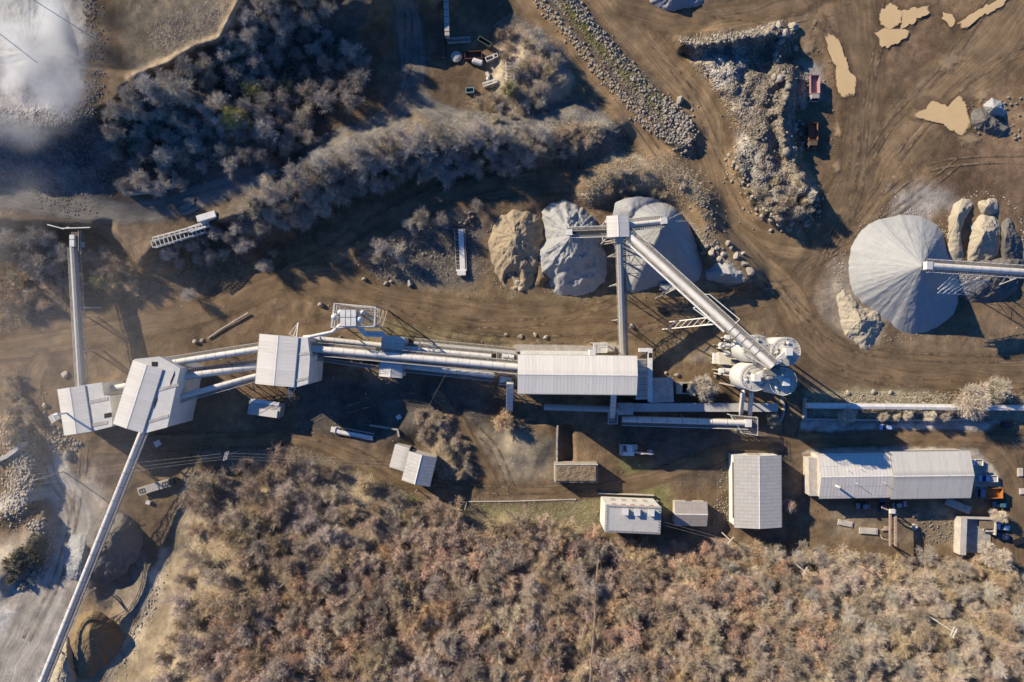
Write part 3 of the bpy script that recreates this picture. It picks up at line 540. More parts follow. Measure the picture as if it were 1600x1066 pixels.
pile('wide grey stone heap under the right arm of the transfer house', [(952, 345), (962, 320), (1000, 312), (1045, 318), (1075, 345), (1092, 390), (1098, 425), (1085, 445), (1030, 448), (985, 460), (972, 430), (960, 390)], (1040, 345), 16.0, 'grey', lobes=((985, 330, 60, 8),), rugged=.06, seed=3)
pile('tan sand heap with a dug out hollow beside the grey cone', [(760, 380), (775, 345), (800, 325), (830, 330), (850, 350), (848, 385), (838, 430), (825, 455), (795, 455), (775, 435), (765, 405)], (806, 372), 7.5, 'tan', scoop=((800, 436, 22, 3.5),), rugged=.28, seed=4, pw=.9)
pile('cream sand lump with a steep right face behind the big pale cone', [(1479, 360), (1488, 322), (1508, 309), (1522, 318), (1510, 342), (1502, 372), (1506, 412), (1482, 412)], (1498, 335), 4.5, 'cream', rugged=.3, seed=5, pw=.75)
pile('largest cream sand lump in the broken cluster right of the big pale cone', [(1513, 352), (1536, 333), (1560, 342), (1568, 375), (1556, 405), (1535, 416), (1512, 414)], (1538, 366), 5.5, 'cream', rugged=.35, seed=21, pw=.8)
pile('small cream lump at the top of the broken cluster near the right edge', [(1526, 314), (1548, 307), (1562, 315), (1558, 333), (1536, 337), (1525, 328)], (1544, 322), 3.2, 'cream', rugged=.35, seed=22, pw=.75)
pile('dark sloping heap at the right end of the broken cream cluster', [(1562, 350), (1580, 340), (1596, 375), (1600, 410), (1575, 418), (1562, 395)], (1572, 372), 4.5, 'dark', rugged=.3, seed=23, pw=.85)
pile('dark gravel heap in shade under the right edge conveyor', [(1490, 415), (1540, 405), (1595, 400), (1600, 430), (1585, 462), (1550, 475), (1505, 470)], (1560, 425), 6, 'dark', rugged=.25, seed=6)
pile('cream sand spill at the foot of the big pale cone', [(1303, 458), (1320, 452), (1350, 480), (1385, 488), (1378, 520), (1355, 552), (1325, 535), (1310, 500)], (1345, 500), 3.6, 'cream', rugged=.45, seed=7, pw=.8)
pile('small pale grey lump on top of the heap beside the muddy puddle', [(1535, 162), (1550, 152), (1568, 160), (1574, 178), (1560, 184), (1540, 178)], (1554, 168), 4.4, 'pale', rugged=.25, seed=8, pw=.8)
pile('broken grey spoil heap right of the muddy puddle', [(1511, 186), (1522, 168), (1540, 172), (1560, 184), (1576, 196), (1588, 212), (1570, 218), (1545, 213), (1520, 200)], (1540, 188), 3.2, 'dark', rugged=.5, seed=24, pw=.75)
pile('grey gravel heap with soft crest beside the long lower conveyor', [(128, 850), (150, 818), (185, 800), (215, 815), (225, 850), (205, 890), (170, 910), (135, 905), (122, 880)], (184, 838), 6.5, 'dark', lobes=((160, 860, 40, 4.5),), rugged=.3, seed=9)
pile('pale gravel heap under the long lower conveyor', [(95, 860), (112, 830), (140, 838), (150, 870), (140, 905), (112, 910), (98, 890)], (128, 872), 4.5, 'grey', rugged=.25, seed=10)
pile('brown sand heap beside the cream bank at the bottom edge', [(108, 985), (125, 958), (160, 955), (195, 985), (190, 1015), (160, 1050), (125, 1066), (105, 1030)], (140, 985), 7.0, 'brown', rugged=.15, seed=11)
pile('pale heap cut by the bottom edge under the long conveyor', [(80, 1010), (100, 990), (118, 1010), (122, 1050), (110, 1085), (80, 1085)], (105, 1035), 4.5, 'cream', rugged=.2, seed=12)
pile('huge pale dust covered cone under the smoke', [(-70, 60), (-20, -20), (60, -30), (105, 10), (113, 70), (117, 120), (108, 155), (85, 182), (30, 184), (-30, 170)], (48, 80), 6.0, 'pale', rugged=.14, seed=13)
pile('low grey gravel spill beside the rim boulders', [(1100, 425), (1125, 408), (1150, 418), (1176, 432), (1168, 446), (1130, 442), (1105, 438)], (1140, 428), 3.0, 'grey', rugged=.3, seed=14)
pile('pale spoil heap beside the top road cut by the frame', [(1000, -10), (1060, -30), (1110, -12), (1090, 14), (1045, 18), (1015, 8)], (1050, -8), 4.0, 'grey', rugged=.35, seed=15)
# ---------------------------------------------------------------- buildings
Z = Vector((0, 0, 1))
class Frame:
    def __init__(s, c4, z):
        W = [P(c[0], c[1], z) for c in c4]; a = (W[0]+W[1])/2; b = (W[2]+W[3])/2
        s.c = (a+b)/2; s.c.z = 0; u = b-a; u.z = 0; s.L = u.length; s.u = u.normalized(); s.v = Z.cross(s.u)
        s.W = ((W[0]-W[1]).length+(W[2]-W[3]).length)/2; s.z0 = min(ground_under(w) for w in W)-.3; s.zm = sum(ground_under(w) for w in W)/4
    def p(s, u, v, z): return s.c+s.u*u+s.v*v+Z*z
    def box(s, mb, u0, u1, v0, v1, z0, z1):
        return mb.hexa([s.p(u0, v0, z0), s.p(u1, v0, z0), s.p(u1, v1, z0), s.p(u0, v1, z0)], [s.p(u0, v0, z1), s.p(u1, v0, z1), s.p(u1, v1, z1), s.p(u0, v1, z1)])
    def panel(s, mb, side, f0, f1, z0, z1, ins=.25, t=.06):
        L, W = s.L/2-ins, s.W/2-ins
        if side in ('start', 'end'):
            a = -W+2*W*f0; b = -W+2*W*f1; q = L if side == 'end' else -L
            return s.box(mb, q-t, q+t, a, b, z0, z1)
        a = -L+2*L*f0; b = -L+2*L*f1; q = W if side == 'left' else -W
        return s.box(mb, a, b, q-t, q+t, z0, z1)
def gable(name, label, cat, c4, ze, rise, wall='wall_white', roof='roof_white', ins=.3, panels=(), group=None, vents=(), base_z=None, legs=False, gutter=True):
    f = Frame(c4, ze); z0 = f.z0 if base_z is None else base_z; o = thing(name, label, cat, f.p(0, 0, f.zm if base_z is None else base_z), 0, group)
    L, W = f.L/2, f.W/2; l, w = L-ins, W-ins
    b = MB(); zt = ze-.12
    b.add([f.p(-l, -w, z0), f.p(l, -w, z0), f.p(l, w, z0), f.p(-l, w, z0), f.p(-l, -w, zt), f.p(l, -w, zt), f.p(l, w, zt), f.p(-l, w, zt), f.p(-l, 0, zt+rise*w/W), f.p(l, 0, zt+rise*w/W)],
          [(0, 1, 5, 4), (2, 3, 7, 6), (1, 2, 6, 9, 5), (3, 0, 4, 8, 7), (3, 2, 1, 0)])
    b.build('wall', M[wall], o)
    r = MB(); th = .16; sl_ = math.hypot(W, rise)
    for sgn in (1, -1):
        e0, e1 = f.p(-L, sgn*W, ze), f.p(L, sgn*W, ze); k0, k1 = f.p(-L, 0, ze+rise), f.p(L, 0, ze+rise); dn = Z*-th
        vs = [e0, e1, k1, k0, e0+dn, e1+dn, k1+dn, k0+dn]; uv = [(0, sl_), (2*L, sl_), (2*L, 0), (0, 0)]
        top = (0, 1, 2, 3) if sgn < 0 else (3, 2, 1, 0); tu = uv if sgn < 0 else uv[::-1]
        r.add(vs, [top, (4, 5, 1, 0), (7, 3, 2, 6), (4, 0, 3, 7), (5, 6, 2, 1), (7, 6, 5, 4)], [tu]+[[(0, 0)]*4]*5)
    ro = r.build('roof', M[roof], o)
    c = MB(); up = Z*.07; e = f.v*.22
    c.add([f.p(-L, 0, ze+rise)+up*.8, f.p(L, 0, ze+rise)+up*.8, f.p(L, 0, ze+rise)-e+Z*(.03-.22*rise/W), f.p(-L, 0, ze+rise)-e+Z*(.03-.22*rise/W), f.p(L, 0, ze+rise)+e+Z*(.03-.22*rise/W), f.p(-L, 0, ze+rise)+e+Z*(.03-.22*rise/W)],
          [(3, 2, 1, 0), (0, 1, 4, 5)]); c.build('ridge_cap', M['steel_white'], ro)
    if gutter:
        for sgn in (1, -1):
            g = MB(); f.box(g, -L, L, sgn*(W+.01), sgn*(W+.16), ze-.24, ze-.06); g.build('gutter', M['steel_dusty'], ro)
    for (nm, mt, side, f0, f1, za, zb, *t) in panels:
        g = MB(); f.panel(g, side, f0, f1, za, zb, ins, t[0] if t else .06); g.build(nm, M[mt] if isinstance(mt, str) else mt, o)
    for (u_, v_, hh, ww) in vents:
        g = MB(); zz = ze+rise*(1-abs(v_)); g.tube(f.p(u_*L, v_*W, zz-.3), f.p(u_*L, v_*W, zz+hh), ww, ww, 10); h = g.build('flue', M['steel_white'], ro)
        g = MB(); g.lathe(f.p(u_*L, v_*W, zz+hh), [(ww*1.5, 0), (ww*1.5, .12), (.05, .45)], 10); g.build('flue_cap', M['steel_dusty'], ro)
    return o, f
oA, fA = gable('screening_house', 'white gabled screening house farthest left with a thin bent vent pipe on its roof', 'industrial building', [(89, 608), (132.5, 602.6), (142.6, 675), (101, 680)], 11.5, .7,
      panels=[('window_band', 'steel_dusty', 'left', .36, .45, 1.5, 11.0, .08), ('window_band', 'steel_dusty', 'left', .80, .88, 1.5, 11.0, .08), ('conveyor_opening', 'black', 'left', .02, .24, 4, 7.5, .07), ('conveyor_opening', 'black', 'left', .62, .75, 3, 6, .07), ('louvre', 'steel_dusty', 'start', .35, .65, 8, 10)])
g = MB(); q = fA.p(.4, -2.2, 11.8); g.path([q-Z*.4, q+Z*5.6, q+Z*6.0+fA.v*1.5], .3); g.build('vent_pipe', M['steel_white'], oA)
oB, fB = gable('crushing_tower', 'tall white gabled crushing tower set askew where three conveyor tubes meet', 'industrial building', [(209, 562), (253, 578), (223, 677), (176, 662)], 16.0, .6,
      panels=[('window_band', 'steel_dusty', 'left', .42, .46, 3, 15.6, .08), ('window_band', 'steel_dusty', 'left', .82, .87, 3, 15.6, .08), ('conveyor_opening', 'black', 'left', .24, .36, 7, 12, .07), ('conveyor_opening', 'black', 'left', .55, .68, 9, 14, .07), ('conveyor_opening', 'black', 'start', .60, .86, 10.5, 13, .07), ('door', 'steel_dusty', 'end', .4, .55, .0, 3)])
oC, fC = gable('screening_tower', 'white gabled tower standing between the askew tower and the blue shaded transfer house', 'industrial building', [(406, 521.5), (466, 527), (459, 606), (399, 599)], 15.0, .6,
      panels=[('window_band', 'steel_dusty', 'left', .36, .41, 3, 14.6, .08), ('window_band', 'steel_dusty', 'left', .86, .91, 3, 14.6, .08), ('conveyor_opening', 'black', 'left', .05, .30, 6, 12, .07), ('louvre', 'steel_dusty', 'start', .3, .6, 9, 11)])
oE, fE = gable('main_plant_building', 'long white gabled main plant hall at the centre with conveyor tubes entering both ends', 'industrial building', [(809, 554.5), (808.5, 615), (995, 617), (995.5, 556.5)], 20.0, 1.2,
      panels=[('conveyor_opening', 'black', 'start', .2, .8, 8, 18.5, .07), ('window_band', 'steel_dusty', 'right', .1, .9, 12, 13.5, .08), ('roller_door', 'steel_dusty', 'right', .2, .3, 0, 5), ('door', 'steel_dusty', 'right', .6, .65, 0, 2.3), ('window_band', 'steel_dusty', 'left', .1, .9, 12, 13.5, .08)])
g = MB(); fE.box(g, .21*fE.L/2, .31*fE.L/2, fE.W/2-.1, fE.W/2+1.6, 15, 19.2); g.build('roof_box', M['steel_white'], oE)
g = MB()
for q in np.linspace(-.95, .28, 22): fE.box(g, q*fE.L/2, q*fE.L/2+.06, fE.W/2+1.0, fE.W/2+1.06, 11.0, 12.1)
fE.box(g, -.95*fE.L/2, .28*fE.L/2, fE.W/2+.98, fE.W/2+1.08, 12.05, 12.15); fE.box(g, -.95*fE.L/2, .28*fE.L/2, fE.W/2-.3, fE.W/2+1.1, 10.8, 10.95); g.build('side_gallery', M['steel_white'], oE)
# annex of the hall at its right end: a lower shed roof, a white stack frame and the duct head
f2 = Frame([(994, 562), (994, 624), (1016, 624), (1016, 562)], 13.0); g = MB(); L, W = f2.L/2, f2.W/2
g.add([f2.p(-L-.4, -W, 14.4), f2.p(L, -W, 12.6), f2.p(L, W, 12.6), f2.p(-L-.4, W, 14.4), f2.p(-L-.4, -W, 0), f2.p(L, -W, 0), f2.p(L, W, 0), f2.p(-L-.4, W, 0)], [(0, 1, 2, 3), (4, 5, 1, 0), (5, 6, 2, 1), (6, 7, 3, 2)], [[(0, 0), (0, 4), (12, 4), (12, 0)], None, None, None])
an = g.build('end_annex', M['roof_grey'], oE)
g = MB(); f2.box(g, L-.9, L+.35, -W-.6, W+3.4, 13.6, 14.5); f2.box(g, -L+.6, L, W+2.3, W+3.4, 13.2, 14.4); f2.box(g, -L+1.6, L-1.2, W+1.6, W+1.9, 13, 13.3); g.build('duct', M['steel_white'], an)
g = MB(); f2.box(g, L-.75, L+.2, W+.6, W+2.0, 14.5, 14.56); g.build('duct_grille', M['black'], an)
for i in range(7): g = MB(); g.bar(f2.p(-L, -W+1+i*1.7, 14.48), f2.p(L-1, -W+1+i*1.7, 13.2), .1); g.build('roof_rib', M['steel_dark'], an)
oD = gable('transfer_house', 'blue shaded low transfer house passing under the big conveyor tube beside the tank tower', 'industrial building', [(598, 524), (632.6, 526), (628, 592), (592, 587)], 9.6, .8, roof='roof_pale',
      panels=[('conveyor_opening', 'black', 'left', .3, .55, 4, 8, .07), ('hatch', 'steel_white', 'start', .6, .8, 7, 8.5, .1)])[0]
oF, fF = gable('stacker_house', 'small square white gabled house on legs from which two arms reach over the stockpiles', 'industrial building', [(948, 338), (982, 336), (983, 369.5), (949, 371.5)], 20.5, .7, base_z=15.5, panels=[('conveyor_opening', 'black', 'right', .2, .8, 16, 19, .07)])
g = MB(); f = fF
for su in (-1, 1):
    for sv in (-1, 1):
        b0 = f.p(su*f.L*.42, sv*f.W*.42, 0); b0.z = ground_under(b0)-.3; l = MB(); l.bar(b0+Vector((0, 0, 0)), f.p(su*f.L*.42, sv*f.W*.42, 15.6), .4); l.build('leg', M['steel_dusty'], oF)
for za, zb in ((2, 8), (8, 15)):
    for (a, b) in (((-1, -1), (1, -1)), ((1, -1), (1, 1)), ((1, 1), (-1, 1)), ((-1, 1), (-1, -1))):
        g.bar(f.p(a[0]*f.L*.42, a[1]*f.W*.42, za), f.p(b[0]*f.L*.42, b[1]*f.W*.42, zb), .18); g.bar(f.p(a[0]*f.L*.42, a[1]*f.W*.42, zb), f.p(b[0]*f.L*.42, b[1]*f.W*.42, zb), .2)
g.build('bracing', M['steel_dusty'], oF)
def lower_roof(o, px, z, z0=-.5):
    W_ = [P(x, y, z) for x, y in px]; g = MB(); q = [(w.x, w.y) for w in W_]
    if sum(a[0]*b[1]-b[0]*a[1] for a, b in zip(q, q[1:]+q[:1])) < 0: q = q[::-1]
    g.prism(q, z0, z-.2); e = g.build('lower_block', M['wall_white'], o); g = MB(); c = sum((Vector((a, b, 0)) for a, b in q), Vector())/len(q); q2 = [((a-c.x)*1.015+c.x, (b-c.y)*1.015+c.y) for a, b in q]; g.prism(q2, z-.19, z); g.build('lower_roof', simple('white_flat_roof', (.54, .52, .475), .7, .1, .3, dirt=(.34, .3, .25), dirt_amt=.35), e); return e
def strip(o, a, b, w, z, name='roof_strip', mat='steel_dusty'):
    p, q = P(*a, z+.05), P(*b, z+.05); d = (q-p); g = MB(); g.box((p+q)/2, (d.length, w, .1), d.normalized()); g.build(name, M[mat], o)
e = lower_roof(oA, [(120, 604), (159, 598), (162, 618), (171, 619), (175, 647), (175, 666), (130, 677)], 11.15); strip(e, (137, 629), (169, 623), 1.0, 11.15); strip(e, (142, 665), (168, 660), 1.0, 11.15); strip(e, (163, 650), (174, 648), 1.3, 11.15, 'roof_opening', 'black'); strip(e, (161, 604), (161, 617), .9, 11.15, 'roof_opening', 'black')
e = lower_roof(oB, [(210, 562), (249.5, 558), (281, 575.5), (261, 667), (223, 677), (215, 640)], 15.6); strip(e, (243, 611), (279, 601), .8, 15.6); strip(e, (229, 660), (263, 650), .9, 15.6); strip(e, (237, 569), (246, 569), 1.3, 15.6, 'roof_opening', 'black'); strip(e, (266, 600), (273, 583), 1.2, 15.6, 'roof_opening', 'black'); strip(e, (241, 636), (246, 621), 1.3, 15.6, 'roof_opening', 'black')
e = lower_roof(oC, [(440, 526), (480.5, 528), (484, 560), (481, 599), (459, 606), (440, 600)], 14.6); strip(e, (464, 554), (484, 552), .8, 14.6); strip(e, (459, 596), (482, 590), .8, 14.6)
# workshops, sheds, houses
gable('brick_house', 'white gabled house with lean-to beside the forest track, its shadow across the track', 'house', [(640, 703), (681, 717), (671, 761), (627.5, 750)], 6.4, 1.6, wall='wall_render', roof='roof_asbestos',
      panels=[('door', 'steel_dark', 'end', .42, .55, 0.3, 2.6), ('window', 'glass', 'left', .2, .32, 3, 4.4), ('window', 'glass', 'left', .6, .72, 3, 4.4)])
f3 = Frame([(617, 695), (641, 699), (631, 736), (608, 730)], 5.0); o = thing('lean_to_shed', 'flat grey lean-to roof attached to the left side of the white gabled house', 'shed', f3.p(0, 0, f3.zm))
g = MB(); L, W = f3.L/2, f3.W/2; f3.box(g, -L+.2, L-.2, -W+.2, W-.2, f3.z0, 4.7); g.build('wall', M['wall_render'], o)
g = MB(); g.add([f3.p(-L, -W, 4.6), f3.p(L, -W, 4.6), f3.p(L, W, 5.5), f3.p(-L, W, 5.5), f3.p(-L, -W, 4.75), f3.p(L, -W, 4.75), f3.p(L, W, 5.65), f3.p(-L, W, 5.65)], [(3, 2, 1, 0), (4, 5, 6, 7), (0, 1, 5, 4), (1, 2, 6, 5), (2, 3, 7, 6), (3, 0, 4, 7)], [None, [(0, 4), (8, 4), (8, 0), (0, 0)]]+[None]*4); g.build('roof', M['roof_grey'], o)
gable('warehouse', 'pale ribbed gabled warehouse with its ridge running up the picture, half in blue shade', 'warehouse', [(1147, 712.5), (1220.6, 711), (1221, 824), (1148, 825)], 6.2, 1.5, wall='wall_white', roof='roof_asbestos',
      panels=[('roller_door', 'steel_dusty', 'start', .35, .65, .0, 4.5), ('window_band', 'glass', 'right', .1, .9, 3.6, 4.6)])
gable('workshop_shed', 'small grey gabled shed between the flat roofed white building and the ribbed warehouse', 'shed', [(1054, 784), (1054, 821), (1104.5, 821.5), (1105, 785)], 3.6, 1.0, wall='wall_render', roof='roof_old',
      panels=[('door', 'steel_dark', 'left', .4, .6, 0, 2.4)])
gable('office_hall', 'left half of the long office hall, silver roof with flues and blue shadow', 'office building', [(1279.5, 709.5), (1279.5, 779), (1391, 777), (1390, 708)], 6.0, 1.7, wall='wall_render', roof='roof_pale', vents=((-.56, -.42, 2.3, .34), (-.02, -.3, 1.6, .07), (.75, -.3, 1.4, .07), (-.25, .3, .9, .06), (.1, .35, .8, .06)),
      panels=[('window_band', 'glass', 'right', .05, .95, 3, 4.3), ('door', 'steel_dark', 'right', .45, .52, 0, 2.4), ('door', 'steel_dark', 'right', .1, .2, 0, 3), ('window_band', 'glass', 'left', .05, .95, 3, 4.3)])
gable('office_hall', 'right half of the long office hall, slightly taller clean white and grey ribbed roof', 'office building', [(1391.5, 706.5), (1391.5, 779.5), (1517, 777.5), (1516, 705)], 6.6, 1.8, wall='wall_render', roof='roof_grey',
      panels=[('window_band', 'glass', 'right', .05, .95, 3, 4.3), ('roller_door', 'steel_dusty', 'end', .3, .7, 0, 4.6), ('window_band', 'glass', 'left', .05, .95, 3, 4.3), ('red_lettering_band', simple('faded_red_band', (.5, .16, .13), .8), 'left', .02, .7, 5.0, 5.6, .09)])
f3 = Frame([(1264, 716), (1264, 775), (1279.5, 775), (1279, 715.5)], 4.2); o = thing('flat_annex', 'narrow flat roofed annex on the left end of the long office hall', 'annex', f3.p(0, 0, f3.zm))
g = MB(); f3.box(g, -f3.L/2+.1, f3.L/2-.02, -f3.W/2+.1, f3.W/2-.1, f3.z0, 4.1); g.build('wall', M['wall_render'], o); g = MB(); f3.box(g, -f3.L/2, f3.L/2-.01, -f3.W/2, f3.W/2, 4.11, 4.3); g.build('roof', M['steel_dusty'], o)
# flat roofed white block with roof studs
f3 = Frame([(946, 788), (944, 831.5), (1032, 835), (1033, 791.6)], 11.5); o = thing('transformer_house', 'tall white building with flat grey roof edged by small studs beside the forest', 'building', f3.p(0, 0, f3.zm)); L, W = f3.L/2, f3.W/2
g = MB(); f3.box(g, -L+.15, L-.15, -W+.15, W-.15, f3.z0, 11.3); g.build('wall', M['wall_white'], o)
g = MB(); f3.box(g, -L, L, -W, W, 11.3, 11.6); rf = g.build('roof', simple('grey_roof_felt', (.40, .39, .37), .85, .1, .4, dirt=(.25, .2, .15), dirt_amt=.3), o)
g = MB()
for i in range(21):
    for v_ in (-W+.5, W-.5): g = MB(); g.lathe(f3.p(-L+.6+i*(2*L-1.2)/20, v_, 11.6), [(.16, 0), (.16, .15), (.05, .42)], 6); g.build('roof_stud', M['steel_dark'], rf)
for i in range(1, 9):
    for u_ in (-L+.6, L-.6): g = MB(); g.lathe(f3.p(u_, -W+.5+i*(2*W-1)/9, 11.6), [(.16, 0), (.16, .15), (.05, .42)], 6); g.build('roof_stud', M['steel_dark'], rf)
for u_ in (-.30, .12, .62):
    g = MB(); f3.box(g, u_*L-.75, u_*L+.75, W*.38, W*.80, 11.6, 12.7); v_ = g.build('roof_vent', M['steel_dusty'], rf); g = MB(); f3.box(g, u_*L-.9, u_*L+.9, W*.34, W*.84, 12.7, 12.82); g.build('vent_cap', M['steel_white'], v_)
for i in range(5): g = MB(); f3.panel(g, 'left', .12+i*.17, .2+i*.17, 9.8, 10.8, .15, .08); g.build('red_wall_band', simple('faded_red_band', (.5, .16, .13), .8), o)
for i in range(4):
    g = MB(); f3.panel(g, 'left', .15+i*.2, .24+i*.2, 3, 6, .15, .05); g.build('louvre', M['steel_dusty'], o)
g = MB(); f3.box(g, -L-.9, L, W+.8, W+1.0, f3.z0, 1.4+f3.zm); g.build('apron_wall', M['wall_render'], o)
# slab topped block in the middle of the lower yard
f3 = Frame([(867, 726), (867, 754), (934.5, 754.5), (934, 725)], 5.0); o = thing('concrete_bunker', 'concrete block with earth covered top beside the forest track', 'bunker', f3.p(0, 0, f3.zm)); L, W = f3.L/2, f3.W/2
g = MB(); f3.box(g, -L, L, -W, W, f3.z0, 4.7); g.build('wall', M['concrete'], o)
n = 26; m_ = 12; V = [f3.p(-L+.15+(2*L-.3)*i/n, -W+.15+(2*W-.3)*j/m_, 4.72+(.0 if i in (0, n) or j in (0, m_) else .15+.55*float(fbm(np.array(i*1.0), np.array(j*1.0), 3, 3, 2)))) for i in range(n+1) for j in range(m_+1)]
g = MB(); g.add(V, [(i*(m_+1)+j, (i+1)*(m_+1)+j, (i+1)*(m_+1)+j+1, i*(m_+1)+j+1) for i in range(n) for j in range(m_)]); g.build('earth_cover', simple('earth_cover', (.20, .145, .09), .95, .4, 2.0, dirt=(.33, .28, .2), dirt_amt=.6, bump=.8), o)
g = MB(); f3.box(g, -L, L, W-.25, W+.05, 4.7, 5.3); f3.box(g, -L-.05, -L+.25, -W, W-.25, 4.7, 5.0); g.build('parapet', M['wall_render'], o)
# roofless ruin on the right
f3 = Frame([(1500, 808), (1500, 868), (1558, 868), (1558, 812)], 3.0); o = thing('roofless_ruin', 'roofless concrete building shell with cracked floor near the right edge', 'ruin', f3.p(0, 0, f3.zm)); L, W = f3.L/2, f3.W/2
g = MB(); f3.box(g, -L, L, -W, W, f3.z0, f3.zm+.25); g.build('floor_slab', simple('cracked_slab', (.36, .335, .30), .9, .3, .6, dirt=(.17, .15, .1), dirt_amt=.8), o)
for nm, a in (('wall', (-L, -L+1.9, -W, W, 3.2)), ('wall', (-L+1.9, L-.2, W-.4, W, 2.6)), ('wall', (L-.4, L, W*.1, W-.4, 2.6)), ('wall', (L-2.6, L-.4, W*.25, W*.32, 2.2))):
    g = MB(); f3.box(g, a[0], a[1], a[2], a[3], f3.zm+.2, f3.zm+a[4]); g.build(nm, M['wall_render'], o)
g = MB(); f3.box(g, L*.15, L-.5, W*.42, W-.5, f3.zm+1.9, f3.zm+2.1); g.build('roof_fragment', simple('earth_cover', (.2, .145, .09)), o)
gable('small_hut', 'small grey monopitch hut at the left foot of the screening house', 'hut', [(75, 651), (88, 644), (95, 654), (81, 662)], 2.6, .4, wall='concrete', roof='roof_grey', gutter=False)
# low structures round the hall
f3 = Frame([(1015, 593), (1015, 628), (1050, 628), (1052, 590)], 4.5); o = thing('pump_house', 'flat roofed pale pump house at the right foot of the main plant hall', 'pump house', f3.p(0, 0, f3.zm)); L, W = f3.L/2, f3.W/2
g = MB(); f3.box(g, -L, L, -W, W, f3.z0, 4.3); g.build('wall', M['wall_render'], o); g = MB(); f3.box(g, -L-.2, L+.2, -W-.2, W+.2, 4.3, 4.5); g.build('roof', M['steel_dusty'], o)
f3 = Frame([(1057, 598), (1057, 616), (1084, 616), (1084, 598)], 3.5); o = thing('sunken_tank', 'open rectangular concrete settling tank beside the pump house', 'tank', f3.p(0, 0, f3.zm)); L, W = f3.L/2, f3.W/2
g = MB(); f3.box(g, -L, -L+1.9, -W, W, f3.z0, 3.3); f3.box(g, L-.3, L, -W, W, f3.z0, 3.3); f3.box(g, -L+1.9, L-.3, W-.3, W, f3.z0, 3.3); f3.box(g, -L+1.9, L-.3, -W, -W+.3, f3.z0, 3.3); g.build('wall', M['concrete'], o)
g = MB(); f3.box(g, -L+1.8, L-.2, -W+.2, W-.2, f3.z0, .8); g.build('sludge', M['black'], o)
g = MB(); q = [P(806, 538, .3), P(960, 541, .3), P(960, 549, .3), P(806, 550, .3)]; g.prism([(p.x, p.y) for p in q[::-1]], -.4, 1.0); tag(g.build('concrete_apron', M['concrete']), 'pale concrete apron along the upper side of the main plant hall', 'apron')

